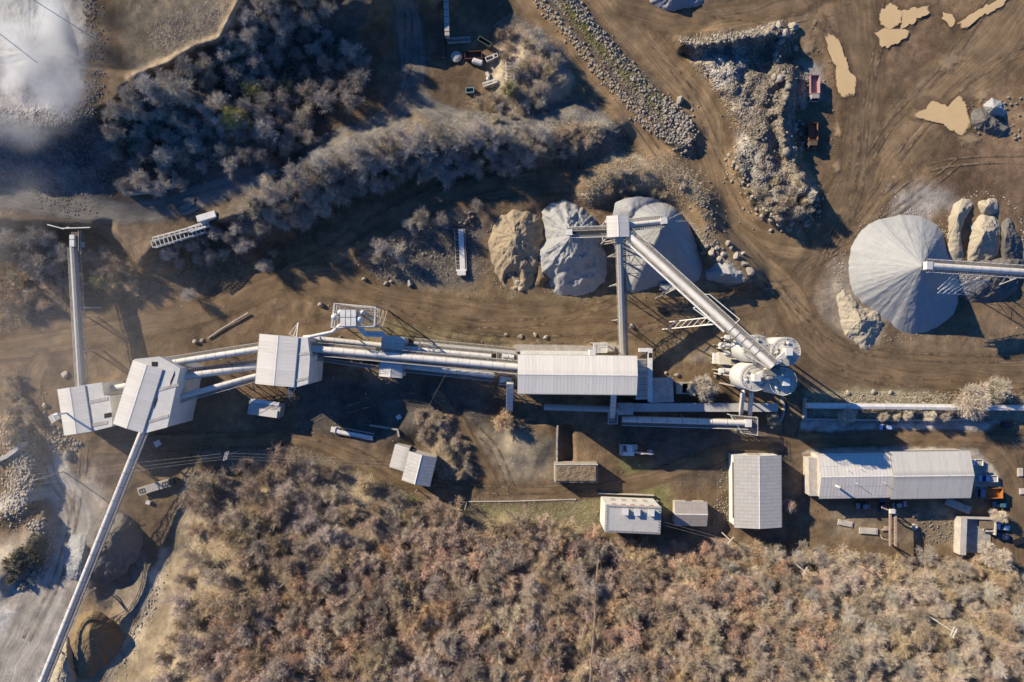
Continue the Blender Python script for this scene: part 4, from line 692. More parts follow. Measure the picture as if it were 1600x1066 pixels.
# ---------------------------------------------------------------- conveyors
def conveyor(label, p0, p1, w=2.0, hood='tube', walk=0, depth=1.5, legs=(), legw=2.2, ring=3.0, hoodmat='tube_white', name='conveyor', cat='conveyor', truss=True, head=False, rail=True, group=None, hood_span=(0, 1)):
    A, B = P(*p0), P(*p1); d = (B-A); L = d.length; d.normalize(); s = d.cross(Z).normalized(); u = s.cross(d)
    base = (A+B)/2; o = thing(name, label, cat, Vector((base.x, base.y, ground_under(base))), 0, group)
    def q(t, a, b): return A+d*t+s*a+u*b
    ta, tb = hood_span[0]*L, hood_span[1]*L
    if hood == 'tube':
        n = 12; prof = [(math.cos(math.pi*i/n)*w/2, math.sin(math.pi*i/n)*w/2+.3) for i in range(n+1)]; prof = [(w/2, 0)]+prof+[(-w/2, 0)]
        g = MB(); k = len(prof); st_ = max(1, int((tb-ta)/6)); vs = []
        for j in range(st_+1): vs += [q(ta+(tb-ta)*j/st_, a, b) for a, b in prof]
        fs = [(j*k+i, j*k+(i+1) % k, (j+1)*k+(i+1) % k, (j+1)*k+i) for j in range(st_) for i in range(k)]; fs += [tuple(range(k)), tuple(st_*k+i for i in range(k-1, -1, -1))]
        g.add(vs, fs); h = g.build('hood', M[hoodmat], o, True)
        g = MB(); nr = int((tb-ta)/ring)
        for j in range(1, nr):
            t = ta+j*ring; pr = [(a*1.025, b*1.02+.01) for a, b in prof[1:-1]]
            for (a0, b0), (a1, b1) in zip(pr[:-1], pr[1:]): g.add([q(t-.07, a0, b0), q(t+.07, a0, b0), q(t+.07, a1, b1), q(t-.07, a1, b1)], [(0, 1, 2, 3)])
        g.build('seam', M['steel_dusty'] if ring < 4 else M['seam'], h)
    elif hood == 'box':
        g = MB(); hh = 1.7; rs = .25; vs = []
        prof = [(w/2, 0), (w/2, hh), (0, hh+rs), (-w/2, hh), (-w/2, 0)]
        for t in (ta, tb): vs += [q(t, a, b) for a, b in prof]
        uvs = [None, [(0, 0), (0, w/2), (tb-ta, w/2), (tb-ta, 0)], [(0, w/2), (0, 0), (tb-ta, 0), (tb-ta, w/2)], None, None, None, None]
        g.add(vs, [(0, 1, 6, 5), (1, 2, 7, 6), (2, 3, 8, 7), (3, 4, 9, 8), (4, 0, 5, 9), (4, 3, 2, 1, 0), (5, 6, 7, 8, 9)], uvs); h = g.build('hood', M[hoodmat], o)
        g = MB(); nr = int((tb-ta)/ring)
        for j in range(1, nr):
            t = ta+j*ring; g.add([q(t-.05, w/2+.02, hh*.2), q(t+.05, w/2+.02, hh*.2), q(t+.05, w/2+.02, hh+.02), q(t-.05, w/2+.02, hh+.02), q(t-.05, 0, hh+rs+.03), q(t+.05, 0, hh+rs+.03), q(t-.05, -w/2-.02, hh+.02), q(t+.05, -w/2-.02, hh+.02)], [(0, 1, 2, 3), (3, 2, 5, 4), (4, 5, 7, 6)])
        g.build('seam', M['steel_dusty'], h)
    else:
        g = MB(); g.add([q(0, w*.36, .3), q(0, -w*.36, .3), q(L, -w*.36, .3), q(L, w*.36, .3), q(0, w*.36, .22), q(0, -w*.36, .22), q(L, -w*.36, .22), q(L, w*.36, .22)], [(0, 1, 2, 3), (4, 7, 6, 5)]); g.build('belt', M['rubber'], o)
        g = MB(); nr = int(L/1.6)
        for j in range(nr): g.tube(q(.4+j*1.6, w*.48, .12), q(.4+j*1.6, -w*.48, .12), .07, .07, 6)
        g.build('roller', M['steel_dusty'], o)
    if truss:
        g = MB(); nb = max(2, int(L/3)); hw = w/2+.06
        for sg in (1, -1):
            g.bar(q(0, sg*hw, 0), q(L, sg*hw, 0), .16); g.bar(q(0, sg*hw, -depth), q(L, sg*hw, -depth), .16)
            for j in range(nb):
                t0, t1 = L*j/nb, L*(j+1)/nb; g.bar(q(t0, sg*hw, 0), q(t0, sg*hw, -depth), .11)
                g.bar(q(t0, sg*hw, -depth if j % 2 else 0), q(t1, sg*hw, 0 if j % 2 else -depth), .11)
        for j in range(nb+1): g.bar(q(L*j/nb, hw, -depth), q(L*j/nb, -hw, -depth), .11)
        for j in range(nb): g.bar(q(L*j/nb, hw, -depth), q(L*(j+1)/nb, -hw, -depth), .09)
        g.build('truss', M['steel_dusty'], o)
    for sg in ([] if not walk else [1, -1] if walk == 2 else [walk]):
        a0, a1 = w/2+.18, w/2+1.0; g = MB(); nb = int(L/.55)
        for j in range(nb): t0 = j*L/nb; g.add([q(t0, sg*a0, -.05), q(t0+.38, sg*a0, -.05), q(t0+.38, sg*a1, -.05), q(t0, sg*a1, -.05)], [(0, 1, 2, 3)])
        g.bar(q(0, sg*a0, -.1), q(L, sg*a0, -.1), .12); g.bar(q(0, sg*a1, -.1), q(L, sg*a1, -.1), .14); wk = g.build('walkway', M['grating'], o)
        if rail:
            g = MB(); nb = max(2, int(L/2.2))
            for hgt in (.55, 1.1): g.bar(q(0, sg*a1, hgt), q(L, sg*a1, hgt), .075)
            for j in range(nb+1): g.bar(q(L*j/nb, sg*a1, -.05), q(L*j/nb, sg*a1, 1.1), .075)
            g.build('handrail', M['steel_white'], wk)
    for t in legs:
        c = q(t*L, 0, -depth); g = MB(); zz = ground_under(c)-.3; H_ = c.z-zz; sp = legw/2+H_*.07; tops = [c+s*(sg*w/2) for sg in (1, -1)]; bots = [Vector((c.x, c.y, zz))+s*(sg*sp) for sg in (1, -1)]
        for a, b in zip(tops, bots): g.bar(a, b, .26)
        nb = max(1, int(H_/4))
        for j in range(nb):
            f0, f1 = j/nb, (j+1)/nb; a0, a1 = tops[0].lerp(bots[0], f0), tops[0].lerp(bots[0], f1); b0, b1 = tops[1].lerp(bots[1], f0), tops[1].lerp(bots[1], f1)
            g.bar(a0, b1, .12); g.bar(b0, a1, .12); g.bar(a1, b1, .12)
        g.build('trestle', M['steel_dusty'], o)
    if head:
        g = MB(); g.box(q(L, 0, .5), (1.8, w+.5, 1.5), d, s, u); g.build('head_box', M['steel_white'], o); g = MB(); g.tube(q(L+.2, w/2+.6, .4), q(L+.2, -w/2-.2, .4), .4, .4, 10); g.build('drive_drum', M['steel_dark'], o)
    return o, q, L
GC = 'covered conveyors of the plant'
conveyor('white hooded conveyor running straight up the picture on the left to its small head station', (130, 603, 9), (117.5, 388, 5.5), 1.3, 'box', -1, hoodmat='roof_grey', legs=(.25, .5, .75), group=GC, ring=6)
oJ, qJ, LJ = conveyor('long white conveyor tube from the askew tower to the bottom left corner', (223, 674, 9.0), (58, 1085, 5.0), 1.7, 'tube', -1, legs=(.16, .62, .85), group=GC, ring=4.5)
for t, nm in ((.46, 'hatch_box'), (.53, 'hatch_box')):
    g = MB(); g.box(qJ(t*LJ, -1.9, .0), (1.8, .9, .8), Vector(qJ(1, 0, 0)-qJ(0, 0, 0)).normalized()); g.build(nm, M['steel_dark'], oJ)
conveyor('short upper conveyor tube between the left screening house and the askew tower', (159, 610, 5.5), (203, 602, 8), 1.7, 'tube', 0, depth=.9, group=GC)
conveyor('short lower conveyor tube between the left screening house and the askew tower', (163, 656, 4.5), (192, 648, 6), 1.5, 'tube', 0, depth=.9, group=GC)
conveyor('uppermost of three conveyor tubes between the two left towers', (262, 568, 11.5), (408, 545, 12.5), 1.7, 'tube', 1 if False else -1, legs=(.45,), group=GC)
conveyor('middle of three conveyor tubes between the askew tower and the next tower', (270, 591, 10.5), (408, 571, 9), 2.0, 'tube', -1, legs=(.5,), group=GC)
conveyor('lowest of three conveyor tubes, thin and half shaded between the two left towers', (238, 633, 11.5), (404, 586, 8.5), 1.5, 'tube', 1, legs=(.6,), group=GC)
conveyor('big white conveyor tube crossing over the blue shaded house into the main hall', (468, 543, 10.8), (812, 574, 15), 1.9, 'tube', 2, legs=(.12, .58, .85), group=GC, ring=3.4, rail=True)
conveyor('thin dusty conveyor tube from middle tower to the upper side of the blue house', (492, 529, 6), (600, 540, 5), 1.4, 'tube', 0, depth=.9, legs=(.3,), group=GC)
conveyor('upper thin conveyor tube from the blue shaded house to the hall', (628, 544, 6), (768, 557, 8.5), 1.4, 'tube', -1, depth=1.0, legs=(.4, .8), group=GC)
conveyor('lower thin conveyor tube from the blue shaded house to the hall, mostly in shade', (628, 572, 6), (772, 587, 8.5), 1.4, 'tube', 1, depth=1.0, legs=(.4, .8), group=GC)
conveyor('shaded dirty lower conveyor leaving the middle tower toward the blue house', (478, 552, 6.5), (598, 569, 6), 1.5, 'belt', 1, depth=1.2, legs=(.3, .7), group=GC)
conveyor('flat grey ground conveyor nearest the dirt yard above the tubes', (648, 537, 2.2), (806, 552, 3.0), 1.3, 'box', -1, hoodmat='roof_grey', depth=.8, legs=(.3, .7), group=GC)
conveyor('straight grey conveyor climbing from the hall up to the stacker house', (972.5, 556, 4.0), (967, 366, 18.5), 1.5, 'box', 1, hoodmat='roof_grey', legs=(.3, .6, .85), group=GC, ring=5)
oI, qI, LI = conveyor('long diagonal conveyor tube from the stacker house to the top of the silos', (976, 362, 18.5), (1207, 573, 31.0), 1.8, 'tube', -1, depth=1.8, legs=(.40,), legw=4, group=GC, ring=40, rail=True)
g = MB(); dI = (qI(1, 0, 0)-qI(0, 0, 0))
g.tube(qI(.08*LI, 2.0, .5), qI(.72*LI, 2.0, .5), .30, .30, 8); g.build('service_pipe', M['steel_white'], oI)
g = MB()
for t in (.735, .775, .815, .86, .90): g.tube(qI(t*LI, 0, .32), qI(t*LI+.16, 0, .32), .99, .99, 16)
g.build('tube_band', M['seam'], oI)
A_, B_ = P(1103, 519, 5), P(1160, 505, 20)                                 # A-frame with ladder rungs carrying the tube
g = MB(); c0 = qI(.66*LI, 0, -1.8); l0 = [P(1104, 518, 2), P(1139, 519, 1)]; l1 = [P(1156, 505, 19), P(1146, 510, 20)]
for sgn in (1.6, -1.6):
    s_ = Vector((.69, .72, 0))*sgn
    g.bar(Vector((c0.x-9, c0.y-1, .0))+s_, c0+s_, .34); g.bar(Vector((c0.x+3, c0.y+.5, .0))+s_, c0+s_, .34)
for i in range(7): e = Vector((c0.x-9, c0.y-1, 0)).lerp(c0, .12+i*.12); g.bar(e+Vector((.69, .72, 0))*1.6, e-Vector((.69, .72, 0))*1.6, .2)
g.build('inclined_frame', M['steel_white'], oI)
g = MB(); e = Vector((.69, .72, 0)); g.path([qI(.52*LI, -2.0, .3), qI(.54*LI, -2.9, .4), qI(.73*LI, -3.4, .2), qI(.73*LI, -1.6, .2)], .12, 6); g.path([qI(.54*LI, 1.6, .3), qI(.53*LI, 2.9, .3), qI(.64*LI, 2.2, .2)], .14, 6); g.build('stay_rail', M['steel_white'], oI)
conveyor('left open arm of the stacker house reaching over the grey cone', (951, 362, 17.5), (889, 364, 17), 1.1, 'belt', 2, depth=1.2, head=True, group='stacker arms over the stockpiles')
conveyor('right white arm of the stacker house reaching over the wide grey heap', (980, 352, 17.5), (1036, 346, 17), 1.3, 'tube', 2, depth=1.4, head=True, group='stacker arms over the stockpiles')
oK, qK, LK = conveyor('white edge conveyor tube entering from the right over the big pale cone', (1660, 429, 14.0), (1448, 415.5, 19.5), 1.7, 'tube', 2, depth=2.2, legs=(.25, .5), legw=5, group=GC, head=True)
g = MB()
for sgn in (-1, -2):
    T = [qK(LK*.50, sgn*1.5, -2), qK(LK*.76, sgn*1.5, -2)]; Bm = [qK(LK*.56, sgn*1.2-4.5, -6), qK(LK*.80, sgn*1.2-4.5, -6)]
    g.bar(T[0], T[1], .2); g.bar(Bm[0], Bm[1], .2)
    for i in range(7): a = T[0].lerp(T[1], i/6); b = Bm[0].lerp(Bm[1], i/6); g.bar(a, b, .15); (g.bar(a, Bm[0].lerp(Bm[1], min(1, (i+1)/6)), .13) if i < 6 else None)
g.build('lattice_bracket', M['steel_white'], oK)
conveyor('shaded belt conveyor close along the lower side of the main hall', (850, 636, 4.0), (968, 640, 5.0), 1.6, 'box', 0, hoodmat='roof_grey', depth=.9, legs=(.05, .5, .95), group=GC, ring=5)
conveyor('outer shaded conveyor tube parallel to the hall ending in a railed drive platform', (972, 655, 4.5), (1168, 661, 6.5), 1.7, 'tube', 1, depth=1.1, legs=(.1, .5, .92), group=GC, head=True, ring=4.5)
f3 = Frame([(965, 631), (965, 643), (1215, 643), (1215, 631)], 4.5); o = thing('flat_gallery', 'long flat roofed grey gallery at the foot of the silos between the two lower conveyors', 'gallery', f3.p(0, 0, f3.zm)); L, W = f3.L/2, f3.W/2
g = MB(); f3.box(g, -L, L, -W+.1, W-.1, f3.z0, 4.2); g.build('wall', M['concrete'], o); g = MB(); f3.box(g, -L-.1, L+.1, -W-.1, W+.1, 4.2, 4.45); g.build('roof', simple('grey_roof_felt', (.40, .39, .37)), o)
g = MB(); f3.box(g, -L-.2, -L+4.5, -W-.9, W+.4, 4.45, 6.2); g.build('transfer_box', M['steel_dusty'], o)
conveyor('long pale low gallery lining the upper edge of the parking strip on the right', (1258, 633.5, 2.6), (1640, 637.5, 2.6), 1.5, 'box', 0, hoodmat='steel_white', depth=.6, truss=True, legs=(.05, .2, .35, .5, .65, .8), group=GC, ring=12)
# the upright feed chutes under the hall and silos
for (x0, y0, x1, y1, r, lb) in ((797, 598, 796, 641, 2.0, 'pale inclined chute under the left end of the main hall'), (959, 612, 956, 657, 1.6, 'shaded inclined chute under the right part of the main hall'), (1161, 612, 1157, 648, 1.0, 'left of two pale discharge chutes below the silos'), (1174, 612, 1171, 652, 1.0, 'right of two pale discharge chutes below the silos')):
    a, b = P(x0, y0, 12), P(x1, y1, 3.5); o = thing('discharge_chute', lb, 'chute', G(x1, y1), 0, 'chutes under hall and silos'); g = MB(); d = (b-a).normalized(); s = d.cross(Z).normalized(); g.box((a+b)/2, ((b-a).length, r, 1.1), d, s); g.build('chute_body', M['tube_white'], o)
    g = MB()
    for t in np.linspace(.05, .95, 7): g.box(a.lerp(b, t), (.14, r+.12, 1.2), d, s)
    g.build('flange', M['steel_dusty'], o)
    for sg in (1, -1): g = MB(); q = a.lerp(b, .9)+s*sg*r*.5; g.bar(q, Vector((q.x, q.y, ground_under(q)-.3)), .2); g.build('leg', M['steel_dusty'], o)
def platform(label, c4, z, name='platform', mat='grating', legs=True, group=None):
    W_ = [P(x, y, z) for x, y in c4]; c = sum(W_, Vector())/4; o = thing(name, label, 'platform', Vector((c.x, c.y, ground_under(c))), 0, group)
    g = MB(); n = 14
    for i in range(n): a, b = W_[0].lerp(W_[1], i/n), W_[3].lerp(W_[2], i/n); a1, b1 = W_[0].lerp(W_[1], (i+.72)/n), W_[3].lerp(W_[2], (i+.72)/n); g.add([a, a1, b1, b], [(0, 1, 2, 3)])
    for a, b in zip(W_, W_[1:]+W_[:1]): g.bar(a-Z*.1, b-Z*.1, .2)
    g.build('deck', M[mat], o); g = MB()
    for a, b in zip(W_, W_[1:]+W_[:1]):
        for h in (.55, 1.1): g.bar(a+Z*h, b+Z*h, .09)
        for i in range(5): p = a.lerp(b, i/5); g.bar(p, p+Z*1.1, .09)
    g.build('handrail', M['steel_white'], o)
    if legs:
        for a in W_: g = MB(); g.bar(Vector((a.x, a.y, ground_under(a)-.3)), a, .28); g.build('leg', M['steel_dusty'], o)
    return o
platform('railed drive platform at the right end of the outer shaded conveyor', [(1140, 648), (1182, 652), (1182, 680), (1158, 676)], 6.0)
platform('small railed platform at the foot of the shaded chute', [(950, 645), (964, 645), (964, 662), (950, 662)], 5.0)
platform('railed drive platform where the lower thin tube meets the hall', [(780, 583), (806, 585), (806, 602), (780, 601)], 9.5)
platform('railed drive platform where the upper thin tube meets the hall', [(776, 550), (808, 553), (808, 567), (776, 564)], 9.5)
platform('small empty railed frame on the upper side of the main hall', [(927, 536), (948, 536), (948, 551), (927, 551)], 8.0, mat='steel_white')
for px, py in ((787, 593), (796, 594), (790, 557), (799, 558)):
    a, b = P(px-4, py, 10.0), P(px+4, py+.4, 10.0); g = MB(); g.tube(a, b, .8, .8, 12); g.box((a+b)/2+Vector((-.6, 0, -.1)), (1.0, 1.9, 1.2)); tag(g.build('drive_motor', M['tube_white'], None, True), 'dusty %s drive motor on the %s railed drive platform by the hall' % ('left' if px in (787, 790) else 'right', 'lower' if py > 580 else 'upper'), 'motor', 'drive motors on the platforms')

# ---------------------------------------------------------------- silos
def silo(label, px, py, r_px, zr=25.0):
    c = P(px, py, zr); r = r_px*(HC-zr)/HC/S; o = thing('silo', label, 'silo', Vector((c.x, c.y, ground_under(c))), 0, 'cluster of four silos'); b = Vector((c.x, c.y, 0))
    g = MB(); g.lathe(b, [(.9, 11.0), (r, 15.5), (r, zr-.1), (r-.05, zr)], 40); sh = g.build('shell', M['steel_white'], o, True)
    g = MB()
    for h in np.arange(17, zr, 2.2): g.lathe(b, [(r+.005, h), (r+.05, h+.03), (r+.05, h+.09), (r+.005, h+.12)], 40)
    g.build('hoop', M['steel_dusty'], sh, True)
    g = MB(); g.lathe(b, [(r+.02, zr), (r-.5, zr+.06), (r*.45, zr+.55), (.3, zr+.7)], 40); tp = g.build('top', simple('dusty_silo_top', (.46, .44, .40), .8, .2, .5, dirt=(.22, .19, .15), dirt_amt=.6), o, True)
    g = MB(); m = 30
    for h in (.55, 1.1): g.path([b+Vector((math.cos(2*math.pi*i/m)*r, math.sin(2*math.pi*i/m)*r, zr+h)) for i in range(m+1)], .055, 5)
    for i in range(m): q = b+Vector((math.cos(2*math.pi*i/m)*r, math.sin(2*math.pi*i/m)*r, zr)); g.bar(q, q+Z*1.1, .07)
    g.build('handrail', M['steel_white'], o)
    g = MB(); rr = random.Random(int(px))
    for i in range(6): a = i*math.pi/3+.3; g.bar(b+Vector((math.cos(a)*.6, math.sin(a)*.6, zr+.70)), b+Vector((math.cos(a)*(r-.3), math.sin(a)*(r-.3), zr+.08)), .09)
    g.build('seam', M['seam'], tp)
    for i in range(4):
        a = rr.uniform(0, 6.28); q = b+Vector((math.cos(a)*r*.62, math.sin(a)*r*.62, zr+.25)); g = MB(); g.lathe(q, [(.42, 0), (.42, .5), (.5, .52), (.5, .62), (.1, .8)], 12); g.build('vent', M['steel_white' if i % 2 else 'steel_dusty'], tp, True)
    for i in range(6):
        a = i*math.pi/3; q = b+Vector((math.cos(a)*(r-.25), math.sin(a)*(r-.25), 0)); g = MB(); g.bar(Vector((q.x, q.y, ground_under(q)-.3)), q+Z*16, .45); g.build('leg', M['concrete'], o)
    return c, r
s1 = silo('upper left silo of the cluster of four, crossed by the diagonal tube', 1181, 545, 21.5); s2 = silo('upper right silo of the cluster of four, with a small flue on top', 1226, 549.5, 22.5)
s3 = silo('lower left silo of the cluster of four, above the two discharge chutes', 1177, 589.5, 21.5, 24.5); s4 = silo('lower right silo of the cluster of four, its top in blue shade', 1221.5, 596, 21.5)
for (a, b, lb) in ((s2, (1210, 568), 'box chute on the upper right silo'), (s3, (1201, 577), 'box chute on the lower left silo'), (s4, (1209, 580), 'box chute on the lower right silo')):
    p = P(b[0], b[1], 28.5); e = a[0]+Z*2.0; o = thing('feed_chute', lb+' fed from the head of the diagonal tube', 'chute', Vector((e.x, e.y, e.z-2)), 0, 'feed chutes on the silos'); d = (e-p); dl = d.length; d.normalize(); s = d.cross(Z).normalized()
    g = MB(); g.box(p.lerp(e, .5), (dl, 1.5, 1.2), d, s); h = g.build('trough', M['tube_white'], o); g = MB(); g.box(e, (1.8, 2.0, 2.6)); g.build('drop_box', M['steel_white'], o)
hp = P(1207, 573, 29); o = thing('head_house', 'open steel head frame standing between the four silo tops', 'steel frame', Vector((hp.x, hp.y, 16)))
for dx in (-2.2, 2.2):
    for dy in (-2.2, 2.2): g = MB(); g.bar(Vector((hp.x+dx, hp.y+dy, 6)), Vector((hp.x+dx, hp.y+dy, 30.5)), .3); g.build('post', M['steel_dusty'], o)
g = MB(); g.box((hp.x, hp.y, 27.6), (5.4, 5.4, .12)); g.box((hp.x-.2, hp.y-1.6, 28.6), (4.4, 1.6, 1.9)); g.build('deck', M['grating'], o)  # solid deck and box added to shade the lower right silo top
g = MB(); q0 = P(1181, 549, 22.0); 
for a, b in (((1160, 530), (1205, 560)), ((1165, 553), (1198, 575))): g.bar(P(*a, 26.6), P(*b, 28.0), .2); g.bar(P(*a, 27.7), P(*b, 29.1), .1)
g.build('catwalk', M['steel_white'], o)
for (px, py, ln, lb) in ((1131, 539, 20, 'upper of the horizontal dust filters left of the silos'), (1130, 579, 18, 'lower of the horizontal dust filters left of the silos'), (1137, 527, 12, 'short horizontal dust filter under the diagonal tube')):
    a, b = P(px-ln/3, py, 9), P(px+ln*.8, py+.6, 9); o = thing('dust_filter', lb, 'dust filter', Vector(((a.x+b.x)/2, (a.y+b.y)/2, ground_under(a))), 0, 'dust filters beside the silos'); g = MB(); g.lathe(a, [(.2, -.4), (.75, 0), (.75, (b-a).length), (.3, (b-a).length+.4)], 16, (b-a)); g.build('drum', M['tube_white'], o, True)
    g = MB(); g.box(a+Vector((.4, -.9, -.4)), (.8, .5, 1.6)); g.box(a+Vector((.6, 0, .4)), (1.2, 1.3, 1.0)); g.build('fan_box', M['steel_white'], o)
    for t in (.2, .8): q = a.lerp(b, t); g = MB(); g.bar(q, Vector((q.x, q.y, ground_under(q)-.3)), .3); g.build('leg', M['steel_dusty'], o)
c = P(1131, 560, 8); o = thing('weigh_hopper', 'pale box hopper left of the silos above a pale floor patch', 'hopper', Vector((c.x, c.y, ground_under(c)))); g = MB(); g.box(c, (3.6, 3.6, 2.4)); g.build('bin', simple('cream_paint', (.52, .48, .38), .6, .15, .8), o)
g = MB(); g.box(c+Vector((-2.5, 0, -.3)), (1.3, 3.2, 1.8)); g.box(c+Vector((.5, 1.7, 1.5)), (1.6, 1.2, .8)); g.build('motor_cover', M['steel_white'], o)
for dx in (-1.5, 1.5):
    for dy in (-1.5, 1.5): g = MB(); g.bar(Vector((c.x+dx, c.y+dy, ground_under(c)-.3)), Vector((c.x+dx, c.y+dy, 7)), .3); g.build('leg', M['steel_dusty'], o)
g = MB(); a, b = P(1130, 577, 9), P(1130, 577, 9)
# ---------------------------------------------------------------- tank tower with its pipes
zt = 19.0; o = thing('filter_tower', 'open steel tower carrying a white filter box, two round tanks and railings', 'filter tower', G(556, 500))
w4 = [P(523, 474, zt), P(587, 480, zt), P(585, 510, zt), P(518, 512, zt)]; in4 = [P(536, 487, 15), P(572, 489, 15), P(571, 512, 15), P(534, 511, 15)]
g = MB()
for a, b in zip(w4, w4[1:]+w4[:1]):
    g.bar(a, b, .26); g.bar(a-Z*2.6, b-Z*2.6, .2)
    for h in (.6, 1.1): g.bar(a+Z*h, b+Z*h, .08)
    for i in range(9): p = a.lerp(b, i/9); g.bar(p, p+Z*1.1, .08)
g.build('top_frame', M['steel_white'], o)
g = MB(); n = 60
for i in range(n): a, b = w4[0].lerp(w4[1], i/n), w4[0].lerp(w4[3], .34)+(w4[1]-w4[0])*(i/n); g.bar(a-Z*.1, b-Z*.1, .07)
for f_ in (.06, .18, .3): g.bar(w4[0].lerp(w4[3], f_), w4[1].lerp(w4[2], f_), .1)
g.build('grating_deck', M['steel_dusty'], o)
for a in w4: g = MB(); g.bar(Vector((a.x, a.y, ground_under(a)-.3)), a, .32); g.build('leg', M['steel_dusty'], o)
g = MB()
for a, b in zip(w4, w4[1:]+w4[:1]):
    for z0, z1 in ((1, 7), (7, 13), (13, 18.5)): g.bar(Vector((a.x, a.y, z0)), Vector((b.x, b.y, z1)), .16); g.bar(Vector((a.x, a.y, z1)), Vector((b.x, b.y, z1)), .16)
g.build('bracing', M['steel_dusty'], o)
c = P(545, 497, zt+.5); g = MB(); g.box((c.x, c.y, zt-2), (4.4, 4.6, 7.0)); fb = g.build('filter_box', M['steel_white'], o)
g = MB()
for dx in (-.75, .75): g.box((c.x+dx, c.y, zt+1.53), (.1, 4.6, .06))
g.box((c.x, c.y+.2, zt+1.55), (4.4, .1, .06)); g.build('seam', M['seam'], fb)
for px, py, r in ((522, 495, 1.05), (530.5, 488, .8), (561, 499, 1.05), (566, 488, .7)):
    q = P(px, py, zt+1); g = MB(); g.lathe(q-Z*2.8, [(.3, -1.6), (r*.9, 0), (r, .6), (r, 2.0), (r*.86, 2.6), (r*.5, 3.0), (.05, 3.1)], 20); g.build('cyclone', M['steel_white'], o, True)
g = MB()
for i in range(26): r_ = random.Random(i); q = P(r_.uniform(566, 583), r_.uniform(484, 508), zt-1); g.bar(q, q+Vector((r_.uniform(-1.6, 1.6), r_.uniform(-1.6, 1.6), r_.uniform(-3, .5))), .14)
g.build('pipework', M['steel_white'], o)
g = MB(); g.path([P(549, 505, 15), P(533, 507, 14), P(519, 519, 13), P(486, 526, 13.5), P(474, 527, 13)], .5, 10); tag(g.build('exhaust_pipe', M['steel_white'], None, True), 'white exhaust pipe bending left from the tank tower to the middle tower', 'pipe', 'pipes from the tank tower')
for dy, lb in ((0, 'upper'), (4.6, 'lower')):
    g = MB(); g.path([P(553, 507+dy*.4, 15), P(560, 510+dy*.5, 14), P(571, 519.5+dy, 13), P(601, 520.5+dy*.9, 12)], .48, 10); tag(g.build('exhaust_pipe', M['steel_white'], None, True), lb+' of two white pipes stepping right from the tank tower to the blue shaded house', 'pipe', 'pipes from the tank tower')
for (a, b, c_, lb) in (((463, 527), (466, 504), (452, 522), 'white triangular bracket frame on the upper gable of the middle tower'), ((451, 606), (452, 623), (462, 606), 'white triangular bracket frame on the lower gable of the middle tower')):
    g = MB(); p, q, r_ = P(*a, 14), P(*b, 9.5), P(*c_, 14); g.bar(p, q, .25); g.bar(q, r_, .15); g.bar(p.lerp(r_, .4), q, .15); g.bar(p, r_, .15); tag(g.build('bracket_frame', M['steel_white']), lb, 'bracket')
# head station of the left conveyor
f3 = Frame([(108, 362), (121, 362), (121, 387), (108, 387)], 8.0); o = thing('head_station', 'small steel head station with two pale covers at the top of the left straight conveyor', 'conveyor station', f3.p(0, 0, f3.zm)); L, W = f3.L/2, f3.W/2
g = MB(); f3.box(g, -L, L, -W, W, f3.z0-1, 7.2); g.build('frame_box', M['steel_dark'], o)
for a, b in ((-L+1.0, -.1), (.1, L-.3)): g = MB(); f3.box(g, a, b, -W+.2, W-.9, 7.2, 8.2); g.build('cover', M['steel_white'], o)
g = MB(); f3.box(g, -L-.5, L+1, W+.1, W+.25, 6.6, 6.8); f3.box(g, -L-.5, L+1, W+.1, W+.2, 7.7, 7.8); f3.box(g, L*.2, L*.9, W+.3, W+1.2, 6.5, 6.6); g.build('side_walk', M['steel_dusty'], o)
g = MB(); a = f3.p(-L-.4, 0, 4.6)
for q0, q1 in ((P(74, 351, 7.6), P(97, 357, 7.6)), (P(97, 357, 7.6), P(141, 355.5, 7.6)), (P(97, 358, 7.6), P(108, 355, 7.6))): g.bar(q0, q1, .35)
g.build('top_beam', M['steel_white'], o)
# ---------------------------------------------------------------- vehicles and machines, each built at the origin facing +x, then placed
def heading(a): return math.radians(a)
def wheel(o, x, y, r, w=.28):
    g = MB(); c = Vector((x, y, r)); g.lathe(c-Vector((0, w/2, 0)), [(r*.6, 0), (r*.94, .02), (r, .06), (r, w-.06), (r*.94, w-.02), (r*.6, w)], 14, (0, 1, 0)); t = g.build('wheel', M['rubber'], o)
    g = MB(); g.lathe(c-Vector((0, w/2+.01, 0)), [(.05, 0), (r*.55, .015), (r*.55, w+.005), (.05, w+.02)], 10, (0, 1, 0)); g.build('rim', M['steel_dusty'], t)
def taper(g, x0, x1, y, z0, z1, fx0=0, fx1=0, fy=0, yc=0):
    return g.hexa([(x0, yc-y, z0), (x1, yc-y, z0), (x1, yc+y, z0), (x0, yc+y, z0)], [(x0+fx0, yc-y+fy, z1), (x1-fx1, yc-y+fy, z1), (x1-fx1, yc+y-fy, z1), (x0+fx0, yc+y-fy, z1)])
def lights(o, x, y, z):
    for s in (-1, 1): g = MB(); g.box((x, s*y, z), (.08, .32, .16)); g.build('headlight', M['steel_white'], o)
def place(o, px, py, deg, dz=0.0):
    p = G(px, py, dz+.06); o.location = p; o.rotation_euler = (0, 0, R(deg)); return o
